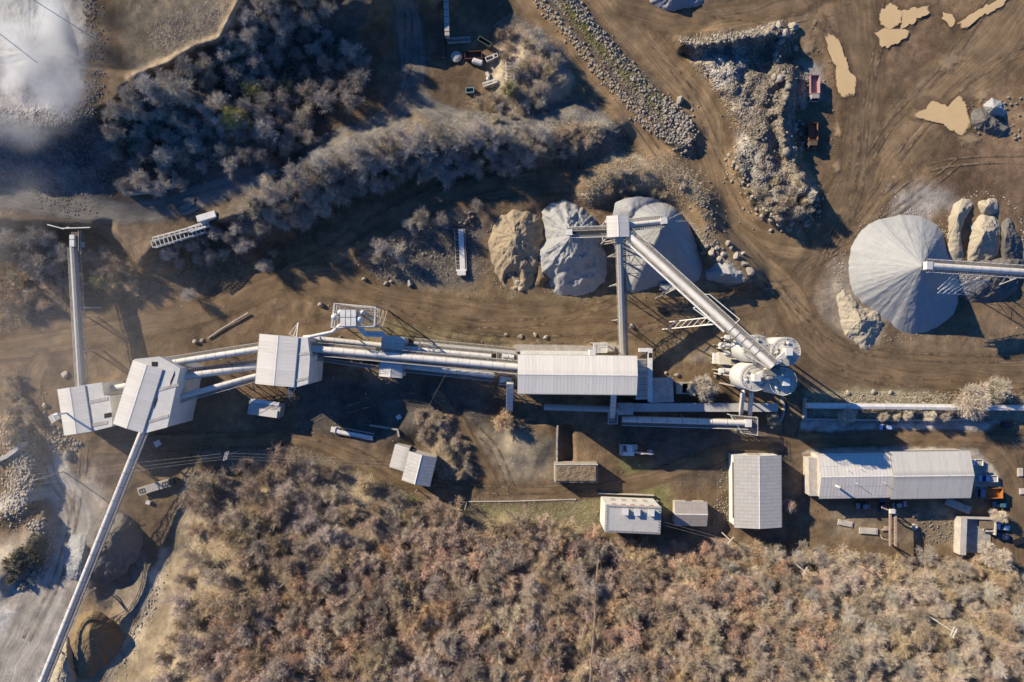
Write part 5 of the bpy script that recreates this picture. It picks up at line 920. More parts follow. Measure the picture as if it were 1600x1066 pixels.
def car(label, px, py, deg, colr, kind='car', L=4.3, Wd=1.78):
    nm = 'parked_car' if kind == 'car' else 'pickup_truck'; o = thing(nm, label, 'car' if kind == 'car' else 'pickup'); pm = paint('paint_%02d%02d%02d' % tuple(int(c*99) for c in colr), colr)
    h = L/2; w = Wd/2; g = MB(); taper(g, -h, h, w-.05, .32, .55, -.03, -.03, -.05); taper(g, -h-.03, h+.03, w, .55, .88, .05, .12, .04); b = g.build('body', pm, o)
    if kind == 'car':
        g = MB(); taper(g, -h+.35, h-1.05, w-.08, .88, 1.36, .45, .75, .16); g.build('windows', M['glass'], o); g = MB(); taper(g, -h+.82, h-1.82, w-.25, 1.36, 1.44, .05, .06, .04); g.build('roof', pm, o)
    else:
        g = MB(); taper(g, -.1, h-1.0, w-.08, .88, 1.5, .12, .7, .16); g.build('windows', M['glass'], o); g = MB(); taper(g, .05, h-1.72, w-.24, 1.5, 1.58, .04, .05, .04); g.build('roof', pm, o)
        g = MB()
        for s in (-1, 1): g.box((-h/2-.1, s*(w-.04), 1.08), (h-.15, .09, .42))
        g.box((-h+.03, 0, 1.08), (.08, Wd-.1, .42)); g.box((-.16, 0, 1.08), (.08, Wd-.1, .42)); g.build('bed_side', M['steel_white'], o); g = MB(); g.box((-h/2-.1, 0, .905), (h-.2, Wd-.2, .04)); g.build('bed_floor', M['steel_dusty'], o)
    for x in (-h*.62, h*.62):
        for s in (-1, 1): wheel(o, x, s*(w-.12), .33, .22)
    lights(o, h+.02, w*.68, .70); return place(o, px, py, deg)
car('small blue and white car alone on the pale parking strip', 1383, 667, 180, (.34, .45, .62))
car('white pickup half hidden behind the end of the long office hall', 1519, 722, 180, (.62, .66, .72), 'pickup', 5.2, 1.9)
car('light blue cab pickup with pale empty bed beside the orange skip lorry', 1541, 747, 180, (.38, .50, .70), 'pickup', 5.6, 1.95)
car('teal car parked in shade below the orange skip lorry', 1560, 788, 178, (.05, .14, .18))
car('white and blue small car beside the roofless ruin', 1565, 823, 172, (.55, .66, .80), 'car', 4.0)
car('deep blue car in shade beside the roofless ruin', 1566, 838, 170, (.02, .04, .13), 'car', 3.6)
car('black car at the right edge below the others', 1592, 844, 18, (.012, .014, .02), 'car', 4.5)
car('pale car in shade under the long office hall, left one of three', 1347, 790, 180, (.20, .24, .30)); car('blue car in shade under the long office hall, middle one of three', 1376, 789, 90, (.04, .08, .18)); car('silver car in shade under the long office hall, right one of three', 1404, 788, 10, (.35, .36, .38))
car('dark car hidden in the tree shade at the end of the pale parking strip', 1574, 664, 0, (.03, .03, .035))
def dump_truck(label, px, py, deg, body, load=None, L=8.0, Wd=2.9, cabc=(.30, .265, .245), hb=2.2):
    o = thing('dump_truck', label, 'dump truck'); pb = paint('paint_%02d%02d%02d' % tuple(int(c*99) for c in body), body, .6); pc = paint('paint_%02d%02d%02d' % tuple(int(c*99) for c in cabc), cabc, .5); h = L/2; w = Wd/2
    g = MB(); g.box((0, 0, .95), (L-.4, 1.2, .35)); g.build('chassis', M['steel_dark'], o)
    g = MB(); taper(g, h-2.0, h, w-.15, .9, 2.0, 0, .1, .05); taper(g, h-1.95, h-.2, w-.2, 2.0, 2.95, .05, .35, .12); cb = g.build('cab', pc, o)
    g = MB(); taper(g, h-.34, h-.14, w-.35, 2.05, 2.75, .0, .22, .1); g.build('windscreen', M['glass'], cb)
    x0, x1 = -h, h-2.3; g = MB(); taper(g, x0, x1, w-.3, 1.3, 1.42); fl = g.build('bed_floor', pb, o)
    g = MB()
    for s in (-1, 1): g.hexa([(x0, s*(w-.30), 1.3), (x1, s*(w-.30), 1.3), (x1, s*(w-.18), 1.3), (x0, s*(w-.18), 1.3)][::s], [(x0-.1, s*(w-.12), hb+.5), (x1+.15, s*(w-.12), hb+.6), (x1+.15, s*w, hb+.6), (x0-.1, s*w, hb+.5)][::s])
    g.hexa([(x1-.1, -w+.2, 1.3), (x1, -w+.2, 1.3), (x1, w-.2, 1.3), (x1-.1, w-.2, 1.3)], [(x1+.05, -w+.02, hb+.6), (x1+.2, -w+.02, hb+.6), (x1+.2, w-.02, hb+.6), (x1+.05, w-.02, hb+.6)]); g.box((x0-.02, 0, (hb+1.7)/2), (.1, Wd-.35, hb-.8)); g.build('bed_side', pb, o)
    if load:
        g = MB(); taper(g, x0+.2, x1-.2, w-.34, 1.43, 1.9, .5, .3, .4); g.build('load', load, o)
    for x in (-h+1.1, -h+2.4, h-1.2):
        for s in (-1, 1): wheel(o, x, s*(w-.3), .55, .42)
    lights(o, h+.02, w*.7, 1.2); return place(o, px, py, deg)
dump_truck('pink bodied dump truck standing at the right foot of the grey rubble heap', 1268, 142, 270, (.36, .21, .195), None, 7.8, 2.9)
dump_truck('rusty brown bodied dump truck standing in the deep shade of the rubble heap', 1265, 215, 270, (.22, .09, .045), None, 7.6, 2.9, (.1, .07, .05))
o_ = dump_truck('skip lorry with orange open box parked at the end of the long office hall', 1539, 768, 180, (.36, .135, .03), None, 7.4, 3.2, (.16, .17, .22))
# excavator, bucket toward the right
o = thing('excavator', 'white crawler excavator with folded boom parked in the shade of the main hall', 'excavator'); pw = paint('excavator_paint', (.66, .65, .62), .45)
for s in (-1, 1):
    g = MB(); pr = [(-2.2, .05), (1.9, .05), (2.3, .45), (1.9, .9), (-2.2, .9), (-2.6, .45)]; g.add([(x, s*1.2-.3, z) for x, z in pr]+[(x, s*1.2+.3, z) for x, z in pr], [(5, 4, 3, 2, 1, 0), (6, 7, 8, 9, 10, 11)]+[(i, (i+1) % 6, 6+(i+1) % 6, 6+i) for i in range(6)]); g.build('track', M['rubber'], o)
g = MB(); g.tube((0, 0, .8), (0, 0, 1.15), .9, .9, 16); g.build('turntable', M['steel_dark'], o)
g = MB(); g.box((-.9, 0, 1.6), (3.6, 3.0, .9)); hs = g.build('house', pw, o); g = MB(); taper(g, -3.1, -2.2, 1.45, 1.15, 2.3, .15, 0, .15); g.build('counterweight', paint('faded_red_paint', (.42, .33, .30), .6), o)
g = MB(); g.box((-1.7, .45, 2.1), (.8, 1.6, .14)); g.build('engine_hatch', M['steel_dark'], hs); g = MB(); g.tube((-1.2, -.3, 2.0), (-1.2, -.3, 2.9), .14, .14, 10); g.build('exhaust', M['steel_dark'], hs)
g = MB(); taper(g, -.1, 1.7, .6, 1.2, 2.2, 0, 0, 0, .95); taper(g, -.1, 1.7, .6, 2.2, 3.0, .05, .3, .06, .95); cb = g.build('cab', pw, o); g = MB(); taper(g, 1.42, 1.72, .48, 2.0, 2.85, .0, .26, .04, .95); g.build('windscreen', M['glass'], cb); g = MB(); g.box((.7, .95, 3.02), (1.2, .9, .06)); g.build('roof_hatch', M['steel_dusty'], cb)
g = MB()
def limb(g, p, q, a, b, w): 
    p = Vector(p); q = Vector(q); d = (q-p).normalized(); up = Vector((0, 1, 0)).cross(d)*-1; y = Vector((0, w/2, 0)); g.hexa([p-y-up*a, q-y-up*b, q+y-up*b, p+y-up*a], [p-y+up*a, q-y+up*b, q+y+up*b, p+y+up*a])
limb(g, (.6, -.3, 1.7), (3.0, -.4, 4.0), .35, .42, .55); limb(g, (2.9, -.4, 3.9), (5.4, -.55, 3.4), .42, .28, .5); g.build('boom', paint('faded_red_paint', (.42, .33, .30)), o)
g = MB(); limb(g, (5.6, -.55, 3.6), (4.9, -.55, 1.2), .28, .2, .45); g.build('arm', pw, o)
g = MB(); g.tube((1.2, -.7, 1.6), (2.9, -.75, 3.4), .1, .1, 8); g.tube((3.0, -.4, 4.4), (5.4, -.55, 4.0), .1, .1, 8); g.build('hydraulic_ram', M['steel_white'], o)
g = MB(); prof = [(4.6, 1.3), (5.3, 1.4), (6.0, 1.0), (6.1, .3), (5.3, .05), (4.6, .3)]
g.add([(x, -1.2, z) for x, z in prof]+[(x, .15, z) for x, z in prof], [(0, 1, 2, 3, 4, 5), (11, 10, 9, 8, 7, 6)]+[(i, 6+i, 6+(i+1) % 6, (i+1) % 6) for i in range(5)]); g.build('bucket', M['steel_dusty'], o)
place(o, 984, 702, -2); o.scale = (1.14, 1.14, 1.14)
# hopper house beside the middle tower, sunlit half of its lid put in as a paler panel
f3 = Frame([(389, 625), (386, 647), (434, 654), (440, 632)], 5.0); o = thing('roofed_hopper', 'blue grey roofed hopper with a pale panel for its sunlit roof half standing below the middle tower', 'hopper', f3.p(0, 0, f3.zm)); L, W = f3.L/2, f3.W/2
g = MB(); f3.box(g, -L+.2, L-.2, -W+.2, W-.2, f3.z0, 4.5); g.build('wall', M['concrete'], o); g = MB(); f3.box(g, -L, L, -W, W, 4.5, 4.75); g.build('roof', M['steel_dusty'], o); g = MB(); f3.box(g, -L*.25, L-.6, -W+.1, .1, 4.75, 5.2); g.build('sunlit_panel', M['roof_white'], o); g = MB(); f3.box(g, -L+.4, L-.5, W-.6, W+.5, 4.8, 5.0); g.build('parapet', M['wall_white'], o)
def beam_machine(label, a, b, w=1.6, cat='conveyor section', name='mobile_conveyor', h=1.2, beltmat='steel_white'):
    A, B = G(*a, .9), G(*b, .9); d = (B-A); L = d.length; d.normalize(); s = d.cross(Z).normalized(); o = thing(name, label, cat, G((a[0]+b[0])/2, (a[1]+b[1])/2)); g = MB()
    for sg in (-1, 1):
        g.bar(A+s*sg*w/2, B+s*sg*w/2, .2); g.bar(A+s*sg*w/2-Z*.7, B+s*sg*w/2-Z*.7, .14)
        for i in range(int(L/1.5)+1): p = A+d*min(L, i*1.5)+s*sg*w/2; g.bar(p, p-Z*.7, .1)
    for i in range(int(L/1.1)+1): p = A+d*min(L, i*1.1); g.bar(p+s*w/2, p-s*w/2, .12)
    g.build('frame', M['steel_dusty'], o); g = MB(); g.box((A+B)/2+Z*.2-s*w*.12, (L*.98, w*.5, .16), d, s); g.build('belt', M[beltmat], o); g = MB(); g.tube(B+s*w*.5+Z*.1, B-s*w*.5+Z*.1, .35, .35, 10); g.box(B+d*.8+Z*.1, (1.4, w*.8, .9), d, s); g.build('head_box', M['steel_white'], o)
    return o
beam_machine('blue white dismantled conveyor lying in shade left of the gabled house', (583, 683), (525, 672), 2.0)
beam_machine('old grey conveyor standing upright in the picture in shade left of the tan sand heap', (718, 358), (721, 423), 3.2)
def lattice(label, a, b, w, h=1.3, bays=8, mat='steel_dusty', name='lattice_frame', cat='steel frame', group=None, lift=.3):
    A, B = G(*a, lift), G(*b, lift); d = (B-A); L = d.length; d.normalize(); s = d.cross(Z).normalized(); o = tag(None or thing(name, label, cat, G((a[0]+b[0])/2, (a[1]+b[1])/2), 0, group)); g = MB()
    for sg in (-1, 1):
        for zz in (0, h): g.bar(A+s*sg*w/2+Z*zz, B+s*sg*w/2+Z*zz, .24)
        for i in range(bays+1): p = A+d*(L*i/bays)+s*sg*w/2; g.bar(p, p+Z*h, .14); (g.bar(p, A+d*(L*(i+1)/bays)+s*sg*w/2+Z*h, .12) if i < bays else None)
    g.build('side_truss', M[mat], o); g = MB()
    for i in range(bays+1): p = A+d*(L*i/bays); g.bar(p+s*w/2+Z*h, p-s*w/2+Z*h, .2)
    g.build('cross_bar', M[mat], o); return o
lattice('long pale ladder frame lying along the edge of the brush below the brown yard', (241, 383), (322, 359), 1.9, 1.4, 13, 'steel_white'); lattice('pale rail frame lying beside the long ladder frame', (241, 374), (326, 351), .9, .8, 10, 'steel_white')
lattice('short ladder frame attached to the white box above the long ladder frame', (298, 360), (328, 350), 1.5, 1.0, 6, 'steel_white'); lattice('dark lattice frame standing in the shade beside the shaded road', (687, 42), (688, 93), 2.2, 1.3, 9, 'steel_dark'); lattice('pale lattice tower section lying at the edge of the scrub mound', (796, 96), (797, 128), 2.4, 1.6, 6, 'steel_white')
lattice('thin pale lattice boom lying above the green bush', (755, 134), (776, 127), 1.0, .7, 6, 'steel_white'); lattice('toothed steel rack lying across the end of the long dark beam', (700, 65), (735, 63), 1.4, .8, 12)
f3 = Frame([(326, 346), (330, 354), (357, 346), (353, 338)], 2.6)
def crate(label, c4, z, mat, name='steel_container', cat='container', open_top=False, wall=.18, ribs=0, group=None):
    f = Frame(c4, z); f.z0 = f.zm; o = thing(name, label, cat, f.p(0, 0, f.zm), 0, group); L, W = f.L/2, f.W/2; z1 = f.zm+z; g = MB()
    if open_top:
        f.box(g, -L, L, -W, -W+wall, f.z0-.3, z1); f.box(g, -L, L, W-wall, W, f.z0-.3, z1); f.box(g, -L, -L+wall, -W+wall, W-wall, f.z0-.3, z1); f.box(g, L-wall, L, -W+wall, W-wall, f.z0-.3, z1); g.build('side', M[mat], o); g = MB(); f.box(g, -L+wall, L-wall, -W+wall, W-wall, f.z0-.3, f.z0+.35); g.build('floor', M['steel_dark'], o)
    else:
        f.box(g, -L, L, -W, W, f.z0-.3, z1-.12); g.build('body', M[mat], o); g = MB(); f.box(g, -L-.06, L+.06, -W-.06, W+.06, z1-.12, z1); g.build('lid', M[mat], o)
    if ribs:
        g = MB()
        for i in range(ribs): u = -L+2*L*(i+.5)/ribs; f.box(g, u-.06, u+.06, -W-.1, W+.1, z1, z1+.08)
        g.build('rib', M['steel_dark'], o)
    return o, f
M['rust'] = simple('rusted_plate', (.11, .052, .032), .85, .35, .8, dirt=(.07, .04, .03), dirt_amt=.6); M['green'] = simple('faded_green_paint', (.07, .10, .075), .7, .25, 1.0, dirt=(.2, .17, .13)); M['cyan'] = simple('faded_cyan_paint', (.18, .30, .34), .7, .2, 1.0)
crate('white box body lying at the end of the short ladder frame', [(326, 346), (330, 354), (357, 346), (353, 338)], 2.2, 'steel_white', ribs=0)
crate('dark green open topped container in the upper scrap yard', [(749, 56), (746, 62), (765, 74), (769, 67)], 2.0, 'green', open_top=True); crate('rusty brown open skip in the upper scrap yard', [(726, 80), (726, 92), (753, 91), (753, 79)], 1.8, 'rust', open_top=True, ribs=0)
crate('white open steel frame box beside the rusty skip', [(758, 90), (760, 96), (772, 92), (770, 85)], 1.5, 'steel_white', open_top=True); crate('second smaller white frame box touching the first in the scrap yard', [(771, 85), (772, 91), (778, 89), (777, 83)], 1.3, 'steel_white', open_top=True); crate('dark boxy engine block beside the white frame boxes', [(779, 83), (782, 91), (791, 89), (788, 82)], 1.5, 'steel_dark', ribs=3)
crate('pale blue empty frame box near the lower end of the scrap yard', [(727, 137), (728, 145), (741, 144), (740, 136)], 1.3, 'cyan', open_top=True)
crate('long dark beam housing reaching down from the top edge of the picture', [(694, -6), (701, -6), (703, 62), (697, 62)], 2.0, 'steel_dusty', 'beam_housing', 'steel housing', ribs=6)
for (px, py, lb, ax) in ((746, 97, 'pale horizontal tank in the scrap yard below the rusty skip', (.95, -.3, 0)),):
    c = G(px, py, 1.0); o = thing('scrap_tank', lb, 'tank', G(px, py)); g = MB(); a = Vector(ax); g.lathe(c-a*1.4, [(.3, -.3), (.95, 0), (.95, 2.8), (.3, 3.1)], 16, a); g.build('drum', M['tube_white'], o, True); g = MB(); g.box(c-Z*.7, (2.4, 1.2, .5)); g.build('cradle', M['steel_dark'], o)
c = G(713, 89, .5); g = MB(); g.lathe(c, [(1.7, 0), (1.75, .25), (.9, .6), (.1, .7)], 18); tag(g.build('hopper_cone', M['steel_dusty']), 'upturned grey hopper cone in the scrap yard left of the rusty skip', 'hopper cone')
c = G(762, 117, .4); g = MB(); g.box(c, (.9, 1.6, .9), (.9, .4, 0), (-.4, .9, 0)); g.lathe(c+Vector((.1, -1.3, 0)), [(.5, -.4), (.6, .2), (.1, .6)], 10); tag(g.build('pump_unit', M['tube_white']), 'small pale pump unit standing alone in the middle of the scrap yard', 'pump')
# low loader with green cab by the forest corner
o = thing('flatbed_lorry', 'long pale flatbed lorry with dark green cab at the corner of the forest', 'lorry'); g = MB(); g.box((-1.2, 0, 1.25), (10.4, 2.5, .3)); g.build('deck', simple('pale_deck', (.42, .38, .30), .8, .2, .8), o)
g = MB()
for x in (-5.0, 2.4):
    for s in (-1, 1): g.box((x, s*.55, 1.48), (1.7, .12, .2))
    for dx in (-.8, 0, .8): g.box((x+dx, 0, 1.48), (.12, 1.2, .2))
g.build('deck_frame', M['steel_dark'], o); g = MB(); g.box((-1.6, 0, 1.5), (3.6, 2.4, .2)); g.build('grey_cover', M['steel_dusty'], o)
g = MB(); taper(g, 4.2, 6.1, 1.15, .7, 1.9, 0, .05, .03); taper(g, 4.25, 6.0, 1.1, 1.9, 2.8, .05, .3, .1); cb = g.build('cab', paint('dark_green_paint', (.025, .06, .045)), o); g = MB(); taper(g, 5.85, 6.03, .95, 1.95, 2.65, 0, .2, .06); g.build('windscreen', M['glass'], cb)
for x in (-5.2, -4.0, 2.6, 5.2):
    for s in (-1, 1): wheel(o, x, s*1.0, .5, .35)
place(o, 250, 758, 17)
g = MB(); c = G(232, 785, .5); g.box(c, (1.5, 1.3, 1.1), (.8, -.3, 0), (.3, .8, 0)); tag(g.build('pale_crate', M['steel_white']), 'small pale crate on the ground below the flatbed lorry', 'crate')
# trailer with boom on the right, portal crane
o = thing('flatbed_trailer', 'pale pinkish flatbed trailer parked askew below the right half of the office hall', 'trailer'); g = MB(); g.box((0, 0, 1.15), (8.2, 2.3, .3)); g.build('deck', simple('pinkish_deck', (.45, .34, .28), .8, .25, .9), o); g = MB(); g.box((3.0, 0, 1.4), (1.2, .8, .2)); g.box((-2.5, .2, 1.38), (2.2, 1.4, .16)); g.build('deck_plate', M['steel_dusty'], o)
for x in (-2.6, -1.4, 2.6):
    for s in (-1, 1): wheel(o, x, s*.95, .48, .35)
place(o, 1493, 789, -22)
o = thing('portal_crane', 'rusty portal crane frame with two long rails below the office hall', 'crane', G(1394, 825)); M['rust_pale'] = simple('pale_rusty_steel', (.36, .255, .19), .8, .25, 1.0, dirt=(.17, .09, .05), dirt_amt=.6)
for ya, nm in ((799, 0), (852, 1)):
    g = MB(); a, b, t0 = G(1378-(2 if nm else 0), 792 if not nm else 836, 0), G(1403, 805 if not nm else 857, 0), P(1391, 800 if not nm else 848, 6.0); t1 = P(1403, 803 if not nm else 850, 6.0)
    g.bar(a, t0+Vector((-2.4, 1.2, 0)), .42); g.bar(b, t1, .42); g.bar(t0+Vector((-2.6, 1.4, 0)), t1, .5); g.bar(a.lerp(t0, .5), b.lerp(t1, .5), .25); g.build('end_frame', M['rust_pale'], o)
for x in (1390.5, 1399): g = MB(); q0, q1 = P(x, 798, 6.4), P(x+.6, 853, 6.4); g.box((q0+q1)/2, (.55, (q1-q0).length, .6)); g.build('rail', M['rust_pale'], o)
g = MB()
for i in range(9): q = P(1390.5, 803+i*5.5, 6.3); q2 = P(1399, 803+i*5.5, 6.3); g.bar(q, q2, .14)
g.build('cross_tie', M['steel_dusty'], o)
g = MB(); q = P(1394, 799, 7); g.box(q, (1.5, 1.2, .9)); g.build('hoist', M['steel_white'], o)
# walls and kerbs
def low_wall(label, pts, w=.5, h=1.2, mat='concrete', name='retaining_wall', top=None, cat='wall'):
    g = MB()
    for a, b in zip(pts[:-1], pts[1:]):
        A, B = G(*a), G(*b); d = (B-A); d.z = 0; d.normalize(); s = d.cross(Z)*w/2; n = max(1, int((B-A).length/2)); q = [(a[0]+(b[0]-a[0])*i/n, a[1]+(b[1]-a[1])*i/n) for i in range(n+1)]
        for (c0, c1) in zip(q[:-1], q[1:]):
            p0, p1 = G(*c0), G(*c1); zt = top if top is not None else max(p0.z, p1.z)+h
            g.hexa([Vector((v.x, v.y, min(p0.z, p1.z)-.5)) for v in (p0-s, p1-s, p1+s, p0+s)], [Vector((v.x, v.y, zt)) for v in (p0-s, p1-s, p1+s, p0+s)])
    return tag(g.build(name, M[mat]), label, cat)
low_wall('concrete retaining wall with pale top left of the dark pit below the hall', [(871, 664), (870, 690), (870, 722)], .5, .7)
low_wall('low concrete wall in shade left of the gabled house', [(578, 664), (622, 671), (624, 682)], .5, .9); low_wall('pale concrete corner wall holding the wood above the brown yard', [(199, 283), (201, 305), (240, 300), (278, 291), (277, 272)], .8, 2.6); low_wall('narrow white kerb wall along the upper edge of the parking strip', [(1258, 655), (1330, 656), (1420, 657), (1524, 655)], .5, .7, 'wall_render')
low_wall('curved low guard wall at the foot of the lower right silo', [(1219, 622), (1223, 634), (1222, 646), (1218, 658)], .5, 1.3, 'steel_dusty'); low_wall('short upright concrete wall at the left end of the pale gallery', [(1256, 622), (1256, 658)], .8, 1.3, 'steel_dusty'); low_wall('low white kerb along the lower side of the forest track', [(700, 784), (800, 783), (900, 780)], .3, .3, 'wall_render', 'kerb_wall', cat='kerb')
low_wall('curved pale wall beside the rubble at the left edge', [(-5, 721), (15, 712), (34, 698), (40, 690)], 1.2, 1.2, 'wall_render'); low_wall('railing wall along the upper side of the flat roofed white building', [(938, 779), (1028, 782)], .25, 1.0, 'steel_dusty', 'railing', cat='railing')
low_wall('concrete block lying across the tan ground between stockpiles and yard', [(1030, 449), (1052, 449)], 1.9, 1.6, 'wall_render', 'concrete_block', cat='block')
# poles, pylon and wires
def pole(label, px, py, h=9.0, arms=0, name='utility_pole', mat='concrete', deg=0, r=.17):
    z = float(hz(px, py)); t0 = P(px, py, z+h); zg = ground_under(t0); o = thing(name, label, 'pole', Vector((t0.x, t0.y, zg))); g = MB(); g.tube(Vector((t0.x, t0.y, zg-.4)), t0, r, r*.6, 8); g.build('mast', M[mat], o)
    for i in range(arms):
        d = Vector((math.cos(R(deg)), math.sin(R(deg)), 0)); q = t0-Z*(.3+i*1.1); g = MB(); g.bar(q-d*1.3, q+d*1.3, .16); a = g.build('crossarm', M['steel_white'], o); g = MB()
        for e in (-1.2, -.4, .4, 1.2): g.lathe(q+d*e+Z*.05, [(.06, 0), (.12, .1), (.12, .2), (.03, .35)], 8)
        g.build('insulators', M['steel_white'], a)
    return t0
p1_ = pole('power pole with white crossarms standing in shade between the middle tower and the forest', 350, 714, 11, 3, 'power_pole', 'steel_white', 75)
for px, py, h, n, dg, lb in ((726, 797, 9, 0, 0, 'bare pole at the forest edge below the lean-to house'), (1142, 845, 9, 1, 50, 'pole with one crossarm at the forest edge below the ribbed warehouse'), (1258, 893, 9, 1, 60, 'pole with one crossarm in the brush right of the forest'), (1493, 990, 10, 2, 65, 'twin armed pole leaning over the brush at lower right'), (52, 751, 10, 1, 20, 'lamp pole beside the pale rubble bank on the left'), (990, 650, 0, 0, 0, ''), (1395, 600, 0, 0, 0, ''), (603, 600, 5, 0, 0, 'short post just below the blue shaded house'), (649, 769, 4, 0, 0, 'short white post at the lower corner of the white gabled house'), (1585, 640, 7, 0, 0, 'bare post near the big pale tree on the right')):
    if h: pole(lb, px, py, h, n, 'utility_pole', 'wall_render', dg)
def wire(label, a, b, sag=1.0, r=.02, n=14):
    g = MB(); pts = [a.lerp(b, i/n)-Z*(4*sag*(i/n)*(1-i/n)) for i in range(n+1)]; g.path(pts, r, 5); tag(g.build('overhead_wire', M['steel_dusty']), label, 'wire', 'overhead wires')
for i, (dy, lb) in enumerate(((-6, 'upper'), (0, 'middle'), (5, 'lower'))):
    wire(lb+' of three wires from the power pole to the left edge', P(346, 714+dy*.8, 12.5), P(-40, 762+dy*1.6, 13)); wire(lb+' of three wires from the power pole toward the gabled house', P(353, 713+dy*.8, 12.5), P(640, 728+dy, 7.6), 1.6)
wire('long wire dropping from the hall tubes to the gabled house yard', P(702, 574, 14), P(664, 645, 3), .3); 
for dx in (0, 5): wire('%s of two wires from the flat roofed white building into the brush' % ('upper' if not dx else 'lower'), P(1033, 815+dx, 11), P(1142, 845+dx, 9.5), .6)
wire('dark cable crossing the smoke at the upper left corner', P(-20, 38, 34), P(58, 98, 30), .2, .12); wire('second dark cable crossing the smoke toward the plateau', P(46, -4, 34), P(150, 62, 24), .2, .10)
# a narrow straight duct through the forest
g = MB(); q = [(937, 842), (934, 880), (931, 930), (928, 985), (924, 1030), (921, 1090)]; g.path([G(x, y, 6.4) for x, y in q], .26, 6); tag(g.build('forest_pipeline', simple('mossy_pipe', (.17, .125, .095), .9, .5, .4, dirt=(.35, .3, .25), dirt_amt=.6)), 'straight narrow brown pipeline running down through the forest to the bottom edge', 'pipeline')
# odds and ends
for (px, py, s, lb, mt) in ((40, 459, 3.0, 'grey sheet lying in shade at the left beside the straight conveyor', 'steel_dusty'), (295, 645, 2.6, 'square grey sheet in the shade right of the askew tower', 'steel_dusty'), (246, 693, 2.0, 'small white sheet beside the foot of the long lower conveyor', 'steel_white'), (623, 652, 1.5, 'small white sheet in shade above the lean-to shed', 'steel_white'), (322, 717, 1.8, 'pale square lid left of the power pole', 'steel_dusty')):
    a = R(30); c = G(px, py, .4); g = MB(); g.box(c, (s, s*.9, .12), (math.cos(a), math.sin(a), 0), (-math.sin(a), math.cos(a), 0)); g.box(c+Z*.08, (s*.9, .1, .08), (math.cos(a), math.sin(a), 0), (-math.sin(a), math.cos(a), 0)); g.box(c-Z*.25, (s*.7, s*.6, .4), (math.cos(a), math.sin(a), 0), (-math.sin(a), math.cos(a), 0)); tag(g.build('metal_sheet', M[mt]), lb, 'sheet')
g = MB(); g.path([G(325, 529, .4), G(345, 515, .5), G(388, 489, .6)], .25, 8); tag(g.build('ground_pipe', M['steel_dusty']), 'pale pipe lying along the edge of the shaded valley road', 'pipe')
g = MB(); g.path([G(130, 481, .6), G(158, 481, .5)], .2, 6); tag(g.build('ground_pipe', M['steel_dusty']), 'short pipe lying right of the straight conveyor', 'pipe')
c = G(1428, 823, .3); g = MB(); n = 20; g.lathe(c, [(.55, 0), (.95, -.1), (1.0, .35), (.95, .6), (.6, .62), (.55, .35)], n); tag(g.build('concrete_ring', M['wall_render'], None, True), 'round concrete ring lying beside the portal crane', 'ring')
for px, py, sx, sy, dg, lb in ((1321, 818, 4.6, 1.7, -12, 'left of two pale slabs on the ground below the office hall'), (1357, 830, 5.6, 1.9, -4, 'right of two pale slabs on the ground below the office hall'), (1430, 805, 1.8, 1.2, 10, 'reddish pallet at the edge of the log heap'), (1386, 826, 1.6, 1.4, 0, 'wooden crate left of the portal crane'), (1594, 738, 1.6, 2.6, 0, 'white tank lid at the right edge beside the parked pickups'), (1597, 768, 1.5, 1.8, 0, 'small white box at the right edge below the tank lid'), (1434, 667, 1.4, 2.0, 0, 'pale upright box on the parking strip'), (1548, 822, 1.0, 1.6, 0, 'brown box in the gap beside the roofless ruin')):
    c = G(px, py, .35); a = R(dg); g = MB(); u = Vector((math.cos(a), math.sin(a), 0)); v = Vector((-math.sin(a), math.cos(a), 0)); g.box(c-Z*.2, (sx, sy, .7), u, v); g.box(c+Z*.2+u*.1, (sx*.8, sy*.85, .16), u, v); tag(g.build('storage_slab', M['wall_render' if 'pale' in lb or 'white' in lb else 'rust_pale']), lb, 'slab' if 'slab' in lb else 'box')
# ---------------------------------------------------------------- rocks
def rock_mat(name, rgb):
    t = NT(name); oi = t.new('ShaderNodeObjectInfo'); pos = t.geo(); c = t.mix(1.0, rgb, t.mapr(t.noise(pos, 1.3, 5, .65), .3, .7, .72, 1.25), 'MULTIPLY'); c = t.mix(1.0, c, t.mapr(oi.outputs['Random'], 0, 1, .7, 1.15), 'MULTIPLY'); t.link(c, t.p.inputs['Base Color']); t.rough(.95); t.bump(t.noise(pos, 4, 5, .7), .5, .1); return t.m
ROCK = {'pale': rock_mat('pale_limestone', (.33, .285, .23)), 'grey': rock_mat('grey_rubble', (.225, .198, .165))}
t_ = (1+5**.5)/2; ICO = np.array([(-1, t_, 0), (1, t_, 0), (-1, -t_, 0), (1, -t_, 0), (0, -1, t_), (0, 1, t_), (0, -1, -t_), (0, 1, -t_), (t_, 0, -1), (t_, 0, 1), (-t_, 0, -1), (-t_, 0, 1)])/1.9
ICF = np.array([(0, 11, 5), (0, 5, 1), (0, 1, 7), (0, 7, 10), (0, 10, 11), (1, 5, 9), (5, 11, 4), (11, 10, 2), (10, 7, 6), (7, 1, 8), (3, 9, 4), (3, 4, 2), (3, 2, 6), (3, 6, 8), (3, 8, 9), (4, 9, 5), (2, 4, 11), (6, 2, 10), (8, 6, 7), (9, 8, 1)])
